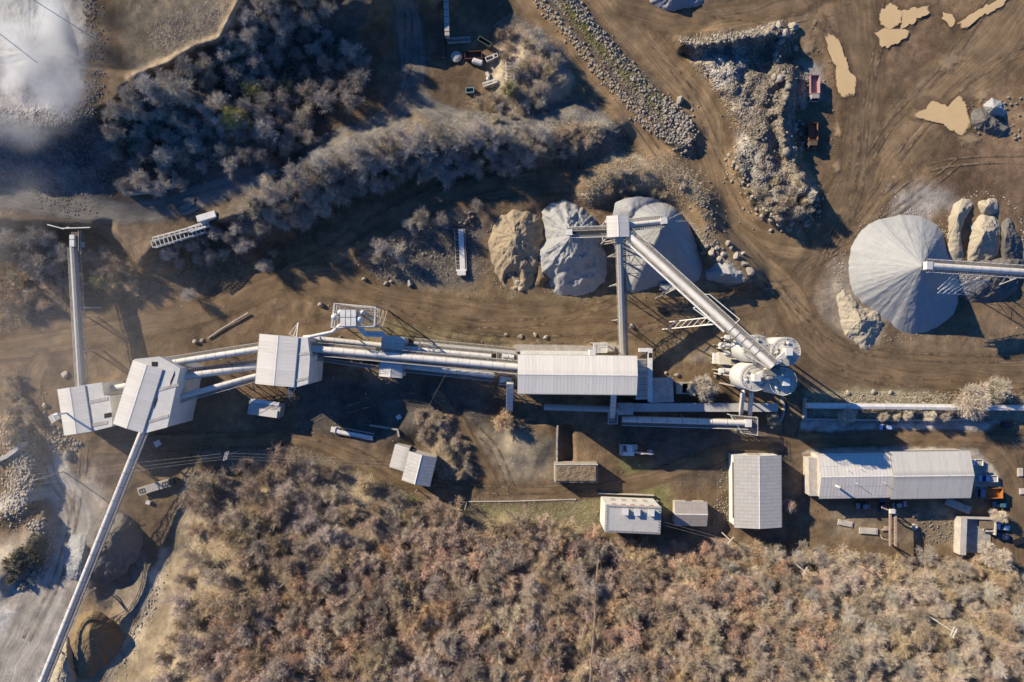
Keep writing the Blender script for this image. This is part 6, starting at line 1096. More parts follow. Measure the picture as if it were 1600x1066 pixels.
def boulder_mesh(seed):
    import bmesh
    bm = bmesh.new(); bmesh.ops.create_icosphere(bm, subdivisions=2, radius=1); r = np.random.default_rng(seed); pl = r.normal(size=(9, 3)); pl /= np.linalg.norm(pl, axis=1)[:, None]; dd = r.uniform(.5, .85, 9); sc = r.uniform(.75, 1.1, 3)
    for v in bm.verts:
        p = np.array(v.co)
        for n_, d_ in zip(pl, dd):
            e = p@n_-d_
            if e > 0: p = p-n_*e
        v.co = p*sc*(1, 1, .8)+r.normal(size=3)*.02
    me = bpy.data.meshes.new('boulder'); bm.to_mesh(me); bm.free(); return me
BM = [boulder_mesh(50+i) for i in range(7)]
for me in BM: me.materials.append(ROCK['pale'])
def boulder(px, py, r, label, group):
    p = G(px, py, r*.35); o = link('boulder', BM[random.randrange(7)], None, p); o.rotation_euler = (0, 0, random.uniform(0, 6.28)); o.scale = (r, r*random.uniform(.8, 1.1), r*random.uniform(.7, 1)); return tag(o, label, 'boulder', group)
for px, py, r, lb in ((790, 523, .8, 'leftmost boulder of the row above the main hall'), (813, 526, 1.0, 'second boulder from the left in the row above the main hall'), (836, 523, 1.0, 'third boulder from the left in the row above the main hall'), (852, 527, .95, 'rightmost boulder of the row above the main hall'), (987, 510, 1.2, 'boulder right beside the straight conveyor above the hall'),
      (501, 476, 1.2, 'pale boulder between the valley road and the tank tower'), (569, 436, 1.1, 'boulder at the left tip of the brush island by the valley road'), (640, 443, 1.4, 'large grey boulder at the lower edge of the brush island'), (602, 443, .9, 'left of two small boulders at the lower edge of the brush island'), (611, 440, .8, 'right of two small boulders at the lower edge of the brush island'),
      (306, 534, 1.1, 'white rounded boulder at the end of the pale roadside pipe'), (315, 532, .8, 'smaller white boulder touching the rounded one at the pipe end'), (101, 585, 1.2, 'pale boulder left of the straight conveyor foot'), (70, 633, 1.0, 'white boulder on the verge left of the screening house'), (68, 645, .6, 'small white boulder just below the verge boulder'), (106, 710, 2.2, 'big grey boulder below the screening house'), (86, 706, .8, 'small boulder left of the big grey boulder'),
      (845, 812, 1.1, 'left of two pale boulders in the grass at the forest edge'), (854, 809, 1.0, 'right of two pale boulders in the grass at the forest edge'), (999, 727, .6, 'small pale boulder below the excavator'), (1062, 156, 1.8, 'big square boulder on the end of the double berm'), (1239, 42, 2.1, 'big pale boulder on the corner of the grey rubble heap'), (1226, 52, 2.2, 'boulder beside the corner boulder of the rubble heap'), (1216, 40, 1.8, 'boulder third from the corner of the rubble heap'), (1210, 120, 1.5, 'pale block in the middle of the grey rubble heap'), (1222, 122, 1.6, 'second pale block in the middle of the grey rubble heap'),
      (1325, 613, .9, 'left boulder of the three on the verge above the pale gallery'), (1366, 613, 1.0, 'middle boulder of the three on the verge above the pale gallery'), (1391, 613, .9, 'right boulder of the three on the verge above the pale gallery'), (1057, 586, 1.0, 'white boulder beside the pump house'), (1040, 583, .7, 'small boulder left of the white boulder by the pump house'), (1380, 829, .8, 'dark round boulder beside the portal crane'), (1118, 588, .8, 'pale lump by the lower dust filter'), (809, 442, 1.0, 'upright white boulder in the dug out hollow of the tan heap'), (813, 450, 1.1, 'white boulder below the upright one at the tan heap')):
    boulder(px, py, r, lb, 'boulders around the yard')
for i, (px, py) in enumerate([(1098, 395), (1105, 385), (1112, 394), (1120, 388), (1131, 398), (1142, 388), (1150, 400), (1160, 396), (1137, 380), (1124, 404), (1163, 412), (1172, 424)]): boulder(px, py, random.uniform(.9, 1.7), 'tan boulder of the bank at the right end of the stockpiles', 'bank boulders right of the stockpiles')
def rubble(label, n, sampler, smin, smax, mat, name='rubble', pw=2.2):
    V = []; F = []; r = np.random.default_rng(n); k = 0
    pts = sampler(r, n); sz = smin+(smax-smin)*r.random(len(pts))**pw
    h = hz(pts[:, 0], pts[:, 1])+sz*.25; kk = (HC-h)/HC/S; cx = (pts[:, 0]-CX)*kk; cy = (CY-pts[:, 1])*kk
    jit = 1+r.normal(size=(len(pts), 12, 3))*.16; sc = r.uniform(.65, 1.2, (len(pts), 1, 3)); a = r.uniform(0, 6.28, len(pts)); v = ICO[None]*jit*sc*sz[:, None, None]; x = v[..., 0]*np.cos(a)[:, None]-v[..., 2]*np.sin(a)[:, None]; z = v[..., 0]*np.sin(a)[:, None]+v[..., 2]*np.cos(a)[:, None]
    b = r.uniform(0, 6.28, len(pts)); y = v[..., 1]; x2 = x*np.cos(b)[:, None]-y*np.sin(b)[:, None]; y2 = x*np.sin(b)[:, None]+y*np.cos(b)[:, None]
    V = np.stack([x2+cx[:, None], y2+cy[:, None], z*.8+h[:, None]], -1).reshape(-1, 3); F = (ICF[None]+12*np.arange(len(pts))[:, None, None]).reshape(-1, 3)
    return tag(link(name, raw_mesh(name, V, F, ROCK[mat])), label, None, None, 'stuff')
def along(line, w, two=0):
    c = catmull(line, 2.0)
    def f(r, n):
        p = c[r.integers(0, len(c)-1, n)]; d = r.normal(size=(n, 2))*w
        if two: t_ = np.array(line[-1], float)-np.array(line[0], float); nn = np.array([-t_[1], t_[0]])/np.linalg.norm(t_); p = p+nn[None]*(r.choice([-1, 1], n)*two)[:, None]
        return p+d
    return f
def within(poly, edge=None, bias=0):
    P_ = np.array(poly, float)
    def f(r, n):
        q = r.uniform(P_.min(0), P_.max(0), (n*5, 2)); q = q[inside(q[:, 0], q[:, 1], poly)]
        if bias: q = q[fbm(q[:, 0], q[:, 1], 22, 3, 3) > bias]
        return q[:n]
    return f
rubble('pale rubble of the double berm between the haul roads', 4200, along(BERM, 4.8, 19), .07, .66, 'pale', pw=3.5); rubble('scattered rubble along the berm', 250, along(BERM, 10), .1, .4, 'pale'); rubble('rubble at the end of the double berm', 520, along([(1045, 165), (1068, 205), (1070, 220)], 10), .1, .75, 'pale')
rubble('grey rubble heap between the haul roads', 900, within(RUBBLE, bias=.5), .08, .7, 'grey', pw=4.5); rubble('rubble crest of the grey heap', 340, along([(1065, 66), (1130, 62), (1180, 48), (1215, 42)], 5), .12, .7, 'pale', pw=3); rubble('blocks on the grey rubble heap', 150, along([(1205, 45), (1230, 60), (1215, 110), (1235, 125), (1238, 190), (1240, 240)], 9), .15, 1.4, 'pale', pw=3.5); rubble('rubble edge of the lower end of the grey heap', 330, along([(1140, 245), (1155, 290), (1200, 340), (1250, 355), (1280, 310)], 8), .12, .9, 'pale', pw=3.5)
rubble('white rubble bank at the left edge', 1900, along([(20, 660), (38, 720), (26, 770), (10, 800)], 13), .10, .55, 'pale', pw=2.5); rubble('rubble kerb around the bush island on the left', 500, along([(46, 825), (72, 822), (76, 850), (62, 890), (30, 920)], 5), .12, .8, 'pale')
rubble('stones on the bank behind the stockpiles', 700, along([(1050, 275), (1095, 310), (1110, 360), (1120, 400)], 8), .07, .55, 'grey'); rubble('coarse gravel fringe under the smoke covered cone', 1300, along([(140, 0), (150, 90), (145, 150), (120, 185), (60, 200), (45, 250)], 8), .07, .35, 'grey'); rubble('dark gravel slope below the smoke covered cone', 1500, within([(0, 190), (140, 165), (190, 260), (170, 330), (60, 315), (0, 280)]), .05, .25, 'grey'); rubble('stones along the toe of the dark slope', 300, along([(40, 300), (90, 318), (150, 328)], 7), .07, .32, 'grey')
rubble('stones in the brush island beside the old conveyor', 260, within([(570, 370), (740, 330), (740, 440), (580, 440)]), .1, .7, 'grey'); rubble('stones on the verge above the pale gallery', 340, within([(1258, 612), (1480, 614), (1480, 630), (1258, 630)]), .07, .32, 'pale'); rubble('debris around the small hut', 200, within([(62, 660), (90, 665), (130, 690), (120, 718), (80, 712)]), .1, .7, 'grey'); rubble('loose stones on the mud around the rubble heap', 500, within([(1050, 40), (1300, 30), (1310, 360), (1150, 360), (1090, 200)]), .06, .35, 'grey')
rubble('log and stone heap beside the portal crane', 240, within([(1440, 805), (1495, 806), (1492, 850), (1440, 845)]), .08, .42, 'grey'); rubble('scrap and stones round the ribbed warehouse', 240, within([(1128, 715), (1142, 715), (1142, 820), (1110, 820)]), .08, .35, 'grey'); rubble('stones along the cream bank in the lower left', 300, along([(262, 872), (240, 940), (215, 985), (185, 1060)], 8), .07, .4, 'pale'); rubble('stones beside the small dark heap near the muddy puddle', 150, within([(1505, 160), (1595, 150), (1600, 225), (1520, 220)]), .1, .6, 'grey')
for lb, cx_, cy_, rx_, ry_, n_, mt_ in (('coarse stone rolled to the foot of the big pale cone', 1405, 428, 92, 98, 700, 'pale'), ('coarse stone at the foot of the grey cone', 893, 392, 56, 78, 420, 'grey'), ('coarse stone at the foot of the wide grey heap', 1026, 386, 76, 74, 420, 'grey'), ('lumps at the foot of the tan heap', 806, 392, 48, 66, 200, 'pale'), ('lumps around the cream mound', 1538, 362, 60, 58, 260, 'pale')):
    rubble(lb, n_, (lambda cx_, cy_, rx_, ry_: lambda r, n: (lambda a, q: np.stack([cx_+np.cos(a)*rx_*q, cy_+np.sin(a)*ry_*q], 1))(r.uniform(0, 6.283, n), 1+np.abs(r.normal(size=n))*.07-.04))(cx_, cy_, rx_, ry_), .05, .26, mt_)
rubble('scattered stones across the yards', 900, within([(0, 330), (1600, 330), (1600, 780), (0, 780)]), .05, .28, 'pale')

# ---------------------------------------------------------------- trees
def bark(name, rgb, v=.28):
    t = NT(name); oi = t.new('ShaderNodeObjectInfo'); hs = t.new('ShaderNodeHueSaturation'); hs.inputs['Color'].default_value = (*rgb, 1); rr = oi.outputs['Random']
    t.link(t.mapr(rr, 0, 1, 1-v, 1+v), hs.inputs['Value']); t.link(t.mapr(t.math('FRACT', t.math('MULTIPLY', rr, 7.3)), 0, 1, .485, .515), hs.inputs['Hue']); t.link(t.mapr(t.math('FRACT', t.math('MULTIPLY', rr, 3.7)), 0, 1, .75, 1.3), hs.inputs['Saturation'])
    c = t.mix(1.0, hs.outputs[0], t.mapr(t.noise(t.geo(), 1.6, 3, .6), .3, .7, .75, 1.25), 'MULTIPLY'); t.link(c, t.p.inputs['Base Color']); t.rough(.9); t.p.inputs['Specular IOR Level'].default_value = .1; return t.m
TM = {'bark': bark('grey_bark', (.44, .39, .32)), 'twig_grey': bark('grey_twigs', (.43, .385, .33)), 'twig_olive': bark('olive_tan_twigs', (.48, .385, .29), .34), 'twig_pale': bark('pale_frosted_twigs', (.58, .51, .41)),
      'leaf_brown': bark('dry_brown_leaves', (.54, .33, .235), .2), 'leaf_orange': bark('dry_orange_leaves', (.50, .31, .17), .1), 'green': bark('olive_green_needles', (.36, .32, .14)), 'brush': bark('dry_brush', (.50, .41, .30)), 'brush_dark': bark('dark_brush', (.22, .195, .135))}
def ribbons(p0, p1, w0, w1, r):
    d = p1-p0; n = r.normal(size=d.shape); s = np.cross(d, n); s /= np.linalg.norm(s, axis=1)[:, None]+1e-9; k = len(p0)
    V = np.concatenate([p0-s*w0[:, None], p0+s*w0[:, None], p1+s*w1[:, None], p1-s*w1[:, None]]); i = np.arange(k); return V, np.stack([i, i+k, i+2*k, i+3*k], 1)
def tubes(segs, n=5):
    g = MB()
    for a, b, r0, r1 in segs: g.tube(a, b, r0, r1, n, False)
    return g
def child_dirs(d, r, ang, k, up=.15):
    d = d/np.linalg.norm(d, axis=1)[:, None]; n = r.normal(size=(len(d)*k, 3)); D = np.repeat(d, k, 0); n -= (n*D).sum(1)[:, None]*D; n /= np.linalg.norm(n, axis=1)[:, None]+1e-9
    a = r.normal(ang, .2, len(D))[:, None]; o = D*np.cos(a)+n*np.sin(a); o[:, 2] += up; return o/np.linalg.norm(o, axis=1)[:, None]
def make_tree(seed, H=8.5, limbs=9, lean=.75, sub=7, tw=8, tl=(.8, 1.7), fine=3, w=.034, leaf=0, leafsize=.3, base=.22):
    r = np.random.default_rng(seed); segs = []; top = np.array([r.normal()*.3, r.normal()*.3, H*.62]); segs.append((Vector((0, 0, -.4)), Vector(top*.5), H*.020+.03, H*.015+.02)); segs.append((Vector(top*.5), Vector(top), H*.015+.02, .06))
    A = []; D = []; Ls = []
    for i in range(limbs):
        f = base+(.95-base)*(i+.5)/limbs; a = i*2.4+r.normal()*.4; el = .35+.75*f+r.normal()*.1; L = H*(.58-.28*f)*lean*1.35*r.uniform(.8, 1.15); p = top*f; d = np.array([math.cos(a)*math.cos(el), math.sin(a)*math.cos(el), math.sin(el)]); rr = .055+.008*H*(1-f)
        for j in range(3):
            q = p+d*L/3; segs.append((Vector(p), Vector(q), rr*(1-j*.28), rr*(1-(j+1)*.28))); d = d+np.array([r.normal()*.18, r.normal()*.18, .16]); d /= np.linalg.norm(d)
            for c in range(3): A.append(p+(q-p)*(c+.6)/3); D.append(d); Ls.append(L*(.42-.08*j))
            p = q
    A = np.array(A); D = np.array(D); Ls = np.array(Ls); k = max(1, sub//3); d2 = child_dirs(D, r, .75, k, .2); p2 = np.repeat(A, k, 0); L2 = np.repeat(Ls, k)*r.uniform(.6, 1.2, len(p2)); e2 = p2+d2*L2[:, None]
    Vs, Fs, off = [], [], 0
    def emit(p, e, w0, w1):
        nonlocal off
        V, F = ribbons(p, e, w0, w1, r); Vs.append(V); Fs.append(F+off); off += len(V)
    emit(p2, e2, np.full(len(p2), w*1.35), np.full(len(p2), w*.9))
    f = r.uniform(.2, 1, (len(p2), tw)); p3 = (p2[:, None]+(e2-p2)[:, None]*f[..., None]).reshape(-1, 3); d3 = child_dirs(np.repeat(d2, tw, 0), r, .7, 1, .18); L3 = r.uniform(tl[0], tl[1], len(p3)); e3 = p3+d3*L3[:, None]; emit(p3, e3, np.full(len(p3), w*.85), np.full(len(p3), w*.5))
    if fine:
        f = r.uniform(.25, 1, (len(p3), fine)); p4 = (p3[:, None]+(e3-p3)[:, None]*f[..., None]).reshape(-1, 3); d4 = child_dirs(np.repeat(d3, fine, 0), r, .6, 1, .1); e4 = p4+d4*(r.uniform(.35, .8, len(p4)))[:, None]; emit(p4, e4, np.full(len(p4), w*.6), np.full(len(p4), w*.35))
    LV = None
    if leaf:
        n = leaf; idx = r.integers(0, len(p3), n); c = p3[idx]+(e3-p3)[idx]*r.random((n, 1))+r.normal(size=(n, 3))*.22; u = r.normal(size=(n, 3)); u /= np.linalg.norm(u, axis=1)[:, None]; s = np.cross(u, r.normal(size=(n, 3))); s /= np.linalg.norm(s, axis=1)[:, None]+1e-9; z = leafsize*r.uniform(.5, 1.2, (n, 1))
        i = np.arange(n); LV = (np.concatenate([c-u*z*.5, c-s*z*.32, c+u*z*.5, c+s*z*.32]), np.stack([i, i+n, i+2*n, i+3*n], 1))
    return segs, np.concatenate(Vs), np.concatenate(Fs), LV
class Species:
    def __init__(s, name, cat, seeds, twigmat, leafmat=None, barkmat='bark', **kw):
        s.name = name; s.cat = cat; s.protos = []; s.first = True
        for sd_ in seeds:
            segs, V, F, LV = make_tree(sd_, **kw); g = tubes(segs); me = bpy.data.meshes.new('trunk'); me.from_pydata([tuple(v) for v in g.v], [], g.f); me.materials.append(TM[barkmat])
            if LV is not None: F = np.concatenate([F, LV[1]+len(V)]); nl = len(LV[1]); V = np.concatenate([V, LV[0]])
            cm = raw_mesh('crown', V, F, TM[twigmat])
            if LV is not None:
                cm.materials.append(TM[leafmat]); mi = np.zeros(len(F), np.int32); mi[-nl:] = 1; cm.polygons.foreach_set('material_index', mi)
            s.protos.append((me, cm))
    def plant(s, px, py, sc, label, group, sz=None):
        p = G(px, py)
        z = float(hz(px, py)); k = 1-(z+5*sc)/HC; gx, gy = CX+(px-CX)*k/(1-z/HC), CY+(py-CY)*k/(1-z/HC); p = G(gx, gy)                 # px,py is where the crown shows, so the foot stands nearer the picture's centre
        o = thing(s.name, label, s.cat, p, random.uniform(0, 6.28), group); v = sc*random.uniform(.9, 1.1); o.scale = (sc*random.uniform(.92, 1.08), sc*random.uniform(.92, 1.08), sz or v)
        a, b = random.choice(s.protos); t = link('trunk', a, o); c = link('crown', b, o); return o
T_BARE = Species('bare_tree', 'tree', range(11, 17), 'twig_grey', H=8.5, w=.026)
T_FOREST = Species('forest_tree', 'tree', range(21, 28), 'twig_olive', H=5.0, limbs=11, lean=1.3, sub=9, tw=6, tl=(.5, 1.15), fine=2, w=.025)
T_PALE = Species('pale_tree', 'tree', (31, 32), 'twig_pale', H=8.5, limbs=12, sub=9, tw=9, fine=3, w=.04)
T_OAK = Species('oak_tree', 'tree', range(41, 45), 'twig_olive', 'leaf_brown', H=5.4, lean=1.2, leaf=1500, leafsize=.27, fine=0, tw=6, sub=8, w=.026)
T_ORANGE = Species('orange_oak_tree', 'tree', (51, 52), 'twig_olive', 'leaf_orange', H=7.5, limbs=11, leaf=4600, leafsize=.36, fine=0, tw=8)
T_GREEN = Species('evergreen_tree', 'tree', (61, 62), 'green', 'green', H=9.0, limbs=13, leaf=4600, leafsize=.34, fine=1, tw=7)
T_SHRUB = Species('shrub', 'shrub', range(71, 75), 'brush', H=2.6, limbs=11, lean=1.2, sub=4, tw=6, tl=(.35, .8), fine=2, w=.026, base=.03)
T_DARK = Species('dark_shrub', 'shrub', (81, 82), 'brush_dark', 'brush_dark', H=2.8, limbs=11, lean=1.1, sub=6, tw=6, tl=(.3, .6), fine=0, w=.03, base=.03, leaf=900, leafsize=.26)
def scatter(poly, gap, n, seed, bias=0, avoid=()):
    r = np.random.default_rng(seed); P_ = np.array(poly, float); out = []; tries = 0
    while len(out) < n and tries < n*60:
        tries += 1; q = r.uniform(P_.min(0), P_.max(0))
        if not inside(np.array(q[0]), np.array(q[1]), poly): continue
        if bias and float(fbm(np.array(q[0]), np.array(q[1]), 55, 2, seed % 5)) < bias: continue
        if any((q[0]-a)**2+(q[1]-b)**2 < c*c for a, b, c in avoid): continue
        if all((q[0]-a)**2+(q[1]-b)**2 < 0 or (q[0]-a)**2+(q[1]-b)**2 > gap*gap for a, b in out): out.append((q[0], q[1]))
    return out
def stand(sp, poly, gap, n, seed, s0, s1, label, group, bias=0, avoid=()):
    r = np.random.default_rng(seed+900)
    for x, y in scatter(poly, gap, n, seed, bias, avoid): sp.plant(x, y, r.uniform(s0, s1), label, group)
def spots(sp, pts, label, group):
    for i, (x, y, s) in enumerate(pts): sp.plant(x, y, s, label, group)
UW = [(165, 195), (205, 140), (262, 118), (340, 80), (378, 40), (388, -20), (500, -40), (520, 70), (580, 85), (575, 125), (470, 175), (490, 215), (440, 245), (330, 262), (280, 300), (200, 300), (182, 240)]
stand(T_BARE, UW, 24, 104, 1, .55, 1.1, 'grey leafless tree in the wood on the slope below the upper left plateau', 'bare trees of the upper left wood', avoid=((440, 115, 26), (545, 30, 30), (385, 200, 16)))
spots(T_BARE, [(548, 156, .95), (570, 96, .55), (515, 65, .5), (415, 205, 1.0)], 'single grey leafless tree at the dark edge of the upper left wood', 'bare trees at the edge of the upper left wood')
stand(T_BARE, [(385, 318), (440, 280), (530, 238), (640, 196), (760, 198), (848, 205), (845, 250), (760, 272), (650, 278), (560, 296), (470, 345), (400, 360)], 20, 92, 3, .65, 1.15, 'grey leafless tree on the ridge between the shaded road and the valley road', 'bare trees of the middle ridge')
spots(T_BARE, [(660, 340, .9), (690, 345, .7), (640, 352, .6), (745, 320, .55), (595, 385, .75), (620, 395, .8), (590, 405, .6)], 'grey leafless tree on the brush island beside the valley road', 'bare trees of the brush island')
spots(T_BARE, [(410, 415, .72), (292, 462, .7), (428, 395, .4)], 'rounded pale leafless tree beside the shaded valley road', 'bare trees beside the valley road')
stand(T_BARE, [(250, 385), (330, 358), (385, 350), (380, 395), (330, 415), (270, 420)], 20, 18, 5, .5, .8, 'grey leafless tree below the long ladder frame', 'bare trees below the ladder frame')
stand(T_FOREST, [(140, 400), (195, 395), (215, 430), (200, 460), (160, 440)], 22, 7, 6, .7, 1.05, 'brownish leafless tree right of the straight conveyor', 'trees right of the straight conveyor')
stand(T_BARE, [(20, 365), (95, 372), (98, 405), (60, 420), (15, 400)], 20, 10, 7, .9, 1.25, 'grey leafless tree left of the head station', 'trees left of the head station')
spots(T_GREEN, [(395, 145, 1.0), (445, 138, .8), (362, 185, 1.0), (375, 180, .8)], 'olive green evergreen standing in the upper left grey wood', 'evergreens of the upper left wood')
spots(T_GREEN, [(500, 292, .6), (518, 280, .55), (615, 278, .6), (395, 318, .5), (155, 440, .7), (186, 425, .6)], 'small olive green evergreen among grey trees left of the valley road', 'evergreens left of the valley road'); spots(T_GREEN, [(795, 140, .7)], 'single yellow green evergreen below the pale lattice tower section', None)
stand(T_SHRUB, [(715, 165), (790, 130), (775, 30), (800, 20), (880, 70), (890, 110), (870, 160), (800, 180), (730, 182)], 15, 22, 8, .7, 1.3, 'pale dry shrub on the scrub mound beside the haul road', 'shrubs of the scrub mound', avoid=((740, 100, 45), (770, 110, 30)))
spots(T_BARE, [(838, 55, .7), (850, 70, .65), (870, 95, .7), (880, 125, .6), (845, 160, .6), (820, 165, .55), (780, 168, .5)], 'pale leafless tree on the scrub mound beside the haul road', 'trees of the scrub mound')
stand(T_SHRUB, [(850, 195), (945, 190), (950, 205), (880, 240), (850, 240)], 11, 22, 9, .6, 1.2, 'dry shrub on the right tip of the middle ridge', 'shrubs on the tip of the ridge'); stand(T_SHRUB, [(930, 275), (1000, 258), (1070, 272), (1090, 300), (1040, 308), (960, 308)], 12, 14, 10, .5, 1.0, 'tan dry shrub on the bank behind the grey stockpiles', 'shrubs behind the stockpiles')
stand(T_SHRUB, [(1160, 290), (1255, 270), (1285, 310), (1250, 350), (1190, 335)], 11, 20, 11, .5, 1.1, 'pale shrub on the lower end of the grey rubble heap', 'shrubs on the rubble heap'); spots(T_PALE, [(1266, 305, .5), (1246, 330, .5)], 'pale leafless tree on the lower corner of the grey rubble heap', 'trees on the rubble heap')
spots(T_ORANGE, [(786, 657, 1.0)], 'single round orange oak below the left end of the main hall', None); spots(T_ORANGE, [(1232, 790, .66)], 'small orange oak beside the right wall of the ribbed warehouse', None)
spots(T_PALE, [(1520, 625, 1.35)], 'large pale leafless tree spreading over the low gallery on the right', None); spots(T_PALE, [(1558, 610, .95)], 'smaller pale leafless tree right of the largest over the low gallery', None); spots(T_PALE, [(1325, 650, .75)], 'pale leafless tree alone beside the left part of the parking strip', None); spots(T_PALE, [(1102, 606, 1.0), (1088, 604, .7)], 'pale leafless tree between the pump house and the silos', 'trees between pump house and silos'); spots(T_PALE, [(1208, 655, .6)], 'pale leafless tree beside the railed drive platform', None)
spots(T_PALE, [(1380, 648, .5), (1415, 646, .55), (1450, 648, .6), (1475, 650, .5), (1398, 650, .4)], 'low pale leafless tree in the row under the pale gallery', 'row of low trees under the pale gallery'); spots(T_PALE, [(1562, 806, .62), (1560, 872, 1.1)], 'pale leafless tree overhanging the roofless ruin', 'trees at the ruin')
stand(T_DARK, [(0, 880), (45, 845), (62, 850), (40, 890), (0, 915)], 9, 22, 12, .7, 1.2, 'dark green shrub on the left bush island', 'shrubs of the left bush island'); stand(T_SHRUB, [(690, 690), (720, 670), (740, 740), (715, 750)], 9, 14, 13, .5, 1.0, 'dry shrub right of the white gabled house', 'shrubs beside the gabled house')
stand(T_SHRUB, [(650, 645), (690, 650), (690, 690), (655, 690)], 10, 12, 14, .4, .9, 'dry shrub above the white gabled house', 'shrubs above the gabled house')
stand(T_SHRUB, [(0, 590), (36, 620), (40, 680), (0, 700)], 12, 16, 15, .6, 1.1, 'grey shrub on the left edge above the rubble bank', 'shrubs at the left edge'); stand(T_SHRUB, [(0, 400), (110, 420), (110, 470), (0, 500)], 16, 18, 16, .9, 1.5, 'grey shrub in the shade left of the straight conveyor', 'shrubs in the left shade')
# the forest along the bottom
FORE = [(300, 735), (335, 712), (450, 705), (560, 752), (640, 790), (760, 805), (870, 815), (940, 850), (1060, 865), (1150, 850), (1290, 870), (1480, 885), (1620, 900), (1630, 1090), (222, 1090), (262, 985), (288, 880)]
LOWF = [(640, 830), (1180, 860), (1300, 920), (1300, 1090), (290, 1090), (330, 980), (420, 930)]
stand(T_FOREST, FORE, 26, 295, 20, .75, 1.45, 'olive brown leafless tree of the forest below the plant', 'leafless trees of the lower forest')
stand(T_OAK, LOWF, 25, 225, 21, .65, 1.2, 'pinkish brown leafed oak in the lower forest', 'leafed oaks of the lower forest'); spots(T_OAK, [(1165, 930, 1.35), (1260, 985, .9), (1560, 925, .9)], 'large pinkish brown oak standing out right of the middle of the lower forest', 'large oaks of the lower forest')
stand(T_BARE, [(1180, 860), (1480, 870), (1620, 880), (1620, 1080), (1250, 1080)], 34, 44, 22, .6, 1.0, 'grey leafless tree in the brush at the lower right', 'leafless trees at the lower right')
stand(T_SHRUB, FORE, 26, 96, 23, .8, 1.6, 'dry tan shrub under the trees of the lower forest', 'shrubs of the lower forest'); stand(T_DARK, FORE, 60, 18, 24, .7, 1.4, 'dark shrub between the trees of the lower forest', 'dark shrubs of the lower forest')
for i, (x0, y0, x1, y1) in enumerate([(838, 930, 868, 966), (1018, 916, 1045, 938), (990, 1018, 1040, 1062), (1045, 1020, 1110, 1060), (1490, 985, 1530, 1012), (1440, 1040, 1490, 1064), (620, 845, 605, 868), (530, 1005, 500, 1046), (560, 930, 520, 965), (720, 985, 690, 1040), (890, 955, 912, 1000), (455, 900, 430, 925), (1320, 950, 1360, 985), (1260, 1040, 1310, 1064), (350, 880, 380, 910), (330, 1000, 300, 1040)]):
    g = MB(); a, b = G(x0, y0, 2.2+i % 3), G(x1, y1, .6); g.tube(a, b, .07, .16, 6); m_ = a.lerp(b, .35); g.tube(m_, m_+Vector(((b-a).y*.25, -(b-a).x*.25, .5)), .06, .03, 5); tag(g.build('leaning_trunk', TM['bark']), 'bare pale trunk leaning over among the trees of the lower forest', 'dead tree', 'leaning trunks in the lower forest')
# brush and grass nobody could count
def brush(name, label, n, sampler, mat, hgt, w, k=7, spread=.8):
    r = np.random.default_rng(n); pts = sampler(r, n); h = hz(pts[:, 0], pts[:, 1]); kk = (HC-h)/HC/S; b = np.stack([(pts[:, 0]-CX)*kk, (CY-pts[:, 1])*kk, h], 1); b = np.repeat(b, k, 0); sc = np.repeat(r.uniform(.5, 1.3, len(pts)), k)[:, None]
    d = r.normal(size=(len(b), 3))*spread; d[:, 2] = r.uniform(.3, 1.1, len(b)); p0 = b+r.normal(size=b.shape)*np.array([.35, .35, 0])*sc; V, F = ribbons(p0, p0+d*hgt*sc, np.full(len(b), w), np.full(len(b), w*.4), r); return tag(link(name, raw_mesh(name, V, F, TM[mat])), label, None, None, 'stuff')
brush('undergrowth', 'tan undergrowth on the forest floor', 16000, within(FORE), 'brush', .6, .032, 8); brush('undergrowth', 'brown leaf litter and twigs on the forest floor', 9000, within(LOWF), 'leaf_brown', .45, .06, 6, 1.2); brush('undergrowth', 'grey twigs under the upper left wood', 5000, within(UW), 'twig_grey', .8, .03); brush('undergrowth', 'grey brush along the middle ridge', 4200, along(RIDGE, 16), 'twig_grey', .8, .03)
brush('undergrowth', 'pale dry grass of the scrub mound', 6500, within([(770, 40), (800, 20), (885, 70), (890, 130), (860, 175), (720, 185), (790, 140)]), 'twig_pale', .4, .022); brush('undergrowth', 'tan grass on the bank behind the stockpiles', 4200, along(RIM[:4], 14), 'brush', .5, .028); brush('dry_grass', 'dry grass along the forest edge', 3800, within([(300, 705), (460, 695), (570, 735), (650, 772), (930, 780), (940, 830), (640, 810), (450, 720), (320, 740)]), 'brush', .4, .025); brush('dry_grass', 'green grass strip on the double berm', 1600, along([(868, -20), (910, 40), (972, 105), (1035, 165)], 5), 'green', .35, .03)
brush('dry_grass', 'tufts in the strip along the pale gallery', 1800, within([(1258, 612), (1600, 614), (1600, 655), (1258, 652)]), 'twig_pale', .5, .025); brush('dry_grass', 'tufts on the brush island by the valley road', 1600, within([(565, 400), (640, 350), (750, 320), (740, 440), (590, 440)]), 'twig_grey', .5, .025); brush('dry_grass', 'tufts around the gabled house', 1500, within([(650, 640), (700, 640), (750, 745), (690, 750), (655, 690)]), 'brush', .4, .025); brush('dry_grass', 'tufts in the shade left of the straight conveyor', 1800, within([(0, 360), (110, 380), (112, 480), (0, 520)]), 'twig_grey', .6, .03)
brush('dry_grass', 'tufts right of the straight conveyor', 1600, within([(130, 375), (230, 400), (380, 360), (380, 440), (240, 470), (135, 470)]), 'brush', .6, .03); brush('dry_grass', 'tufts on the plateau at the upper left', 700, within([(215, 60), (260, 90), (330, 60), (370, 0), (330, 0), (250, 30)]), 'twig_pale', .4, .03)
brush('dry_grass', 'dry brush at the lower right', 3600, within([(1180, 850), (1620, 880), (1620, 1080), (1300, 1080)]), 'brush', .7, .03, 8)

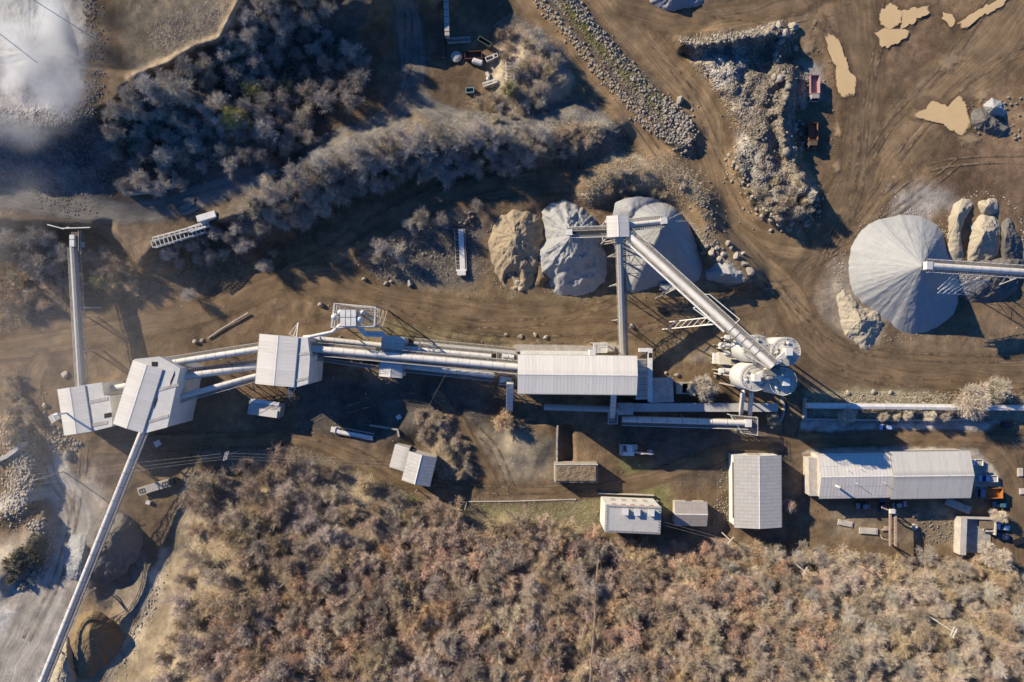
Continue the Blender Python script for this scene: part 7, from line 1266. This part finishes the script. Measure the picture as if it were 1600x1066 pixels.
# ---------------------------------------------------------------- dust hanging over the left of the quarry
def dust(name, label, px, py, z, rx, ry, rz_, dens, lo=.46, hi=.72, sc=.035, colr=(.93, .94, .97), seed=0):
    import bmesh
    c = P(px, py, z); bm = bmesh.new(); bmesh.ops.create_icosphere(bm, subdivisions=3, radius=1); me = bpy.data.meshes.new(name); bm.to_mesh(me); bm.free()
    m = bpy.data.materials.new(name); m.use_nodes = True; nt = m.node_tree; nt.nodes.clear(); o_ = nt.nodes.new('ShaderNodeOutputMaterial'); v = nt.nodes.new('ShaderNodeVolumePrincipled'); nt.links.new(v.outputs[0], o_.inputs['Volume']); v.inputs['Color'].default_value = (*colr, 1); v.inputs['Anisotropy'].default_value = .2
    tc = nt.nodes.new('ShaderNodeTexCoord'); g = nt.nodes.new('ShaderNodeNewGeometry'); n = nt.nodes.new('ShaderNodeTexNoise'); n.inputs['Scale'].default_value = sc; n.inputs['Detail'].default_value = 6; mp = nt.nodes.new('ShaderNodeMapping'); mp.inputs['Location'].default_value = (seed*13.1, seed*7.7, 0); nt.links.new(g.outputs['Position'], mp.inputs[0]); nt.links.new(mp.outputs[0], n.inputs['Vector'])
    a = nt.nodes.new('ShaderNodeMapRange'); nt.links.new(n.outputs[0], a.inputs[0]); a.inputs[1].default_value = lo; a.inputs[2].default_value = hi; a.inputs[3].default_value = 0; a.inputs[4].default_value = dens
    l = nt.nodes.new('ShaderNodeVectorMath'); l.operation = 'LENGTH'; nt.links.new(tc.outputs['Object'], l.inputs[0]); f = nt.nodes.new('ShaderNodeMapRange'); f.interpolation_type = 'SMOOTHSTEP'; nt.links.new(l.outputs['Value'], f.inputs[0]); f.inputs[1].default_value = .35; f.inputs[2].default_value = 1.0; f.inputs[3].default_value = 1; f.inputs[4].default_value = 0
    mu = nt.nodes.new('ShaderNodeMath'); mu.operation = 'MULTIPLY'; nt.links.new(a.outputs[0], mu.inputs[0]); nt.links.new(f.outputs[0], mu.inputs[1]); nt.links.new(mu.outputs[0], v.inputs['Density'])
    me.materials.append(m); o = link(name, me, None, c); o.scale = (rx, ry, rz_); return tag(o, label, None, None, 'stuff')
dust('smoke', 'white dust cloud drifting over the big pale cone at the upper left', 34, 78, 21, 26, 31, 7, .55, .42, .66, .065)
dust('smoke', 'faint smoke drifting down the left edge below the white dust cloud', 4, 300, 12, 22, 24, 6, .03, .36, .7, .06, seed=5)
dust('dust_haze', 'thin dust drifting across the left of the quarry', 120, 620, 15, 56, 74, 12, .007, .36, .7, .022, seed=2)
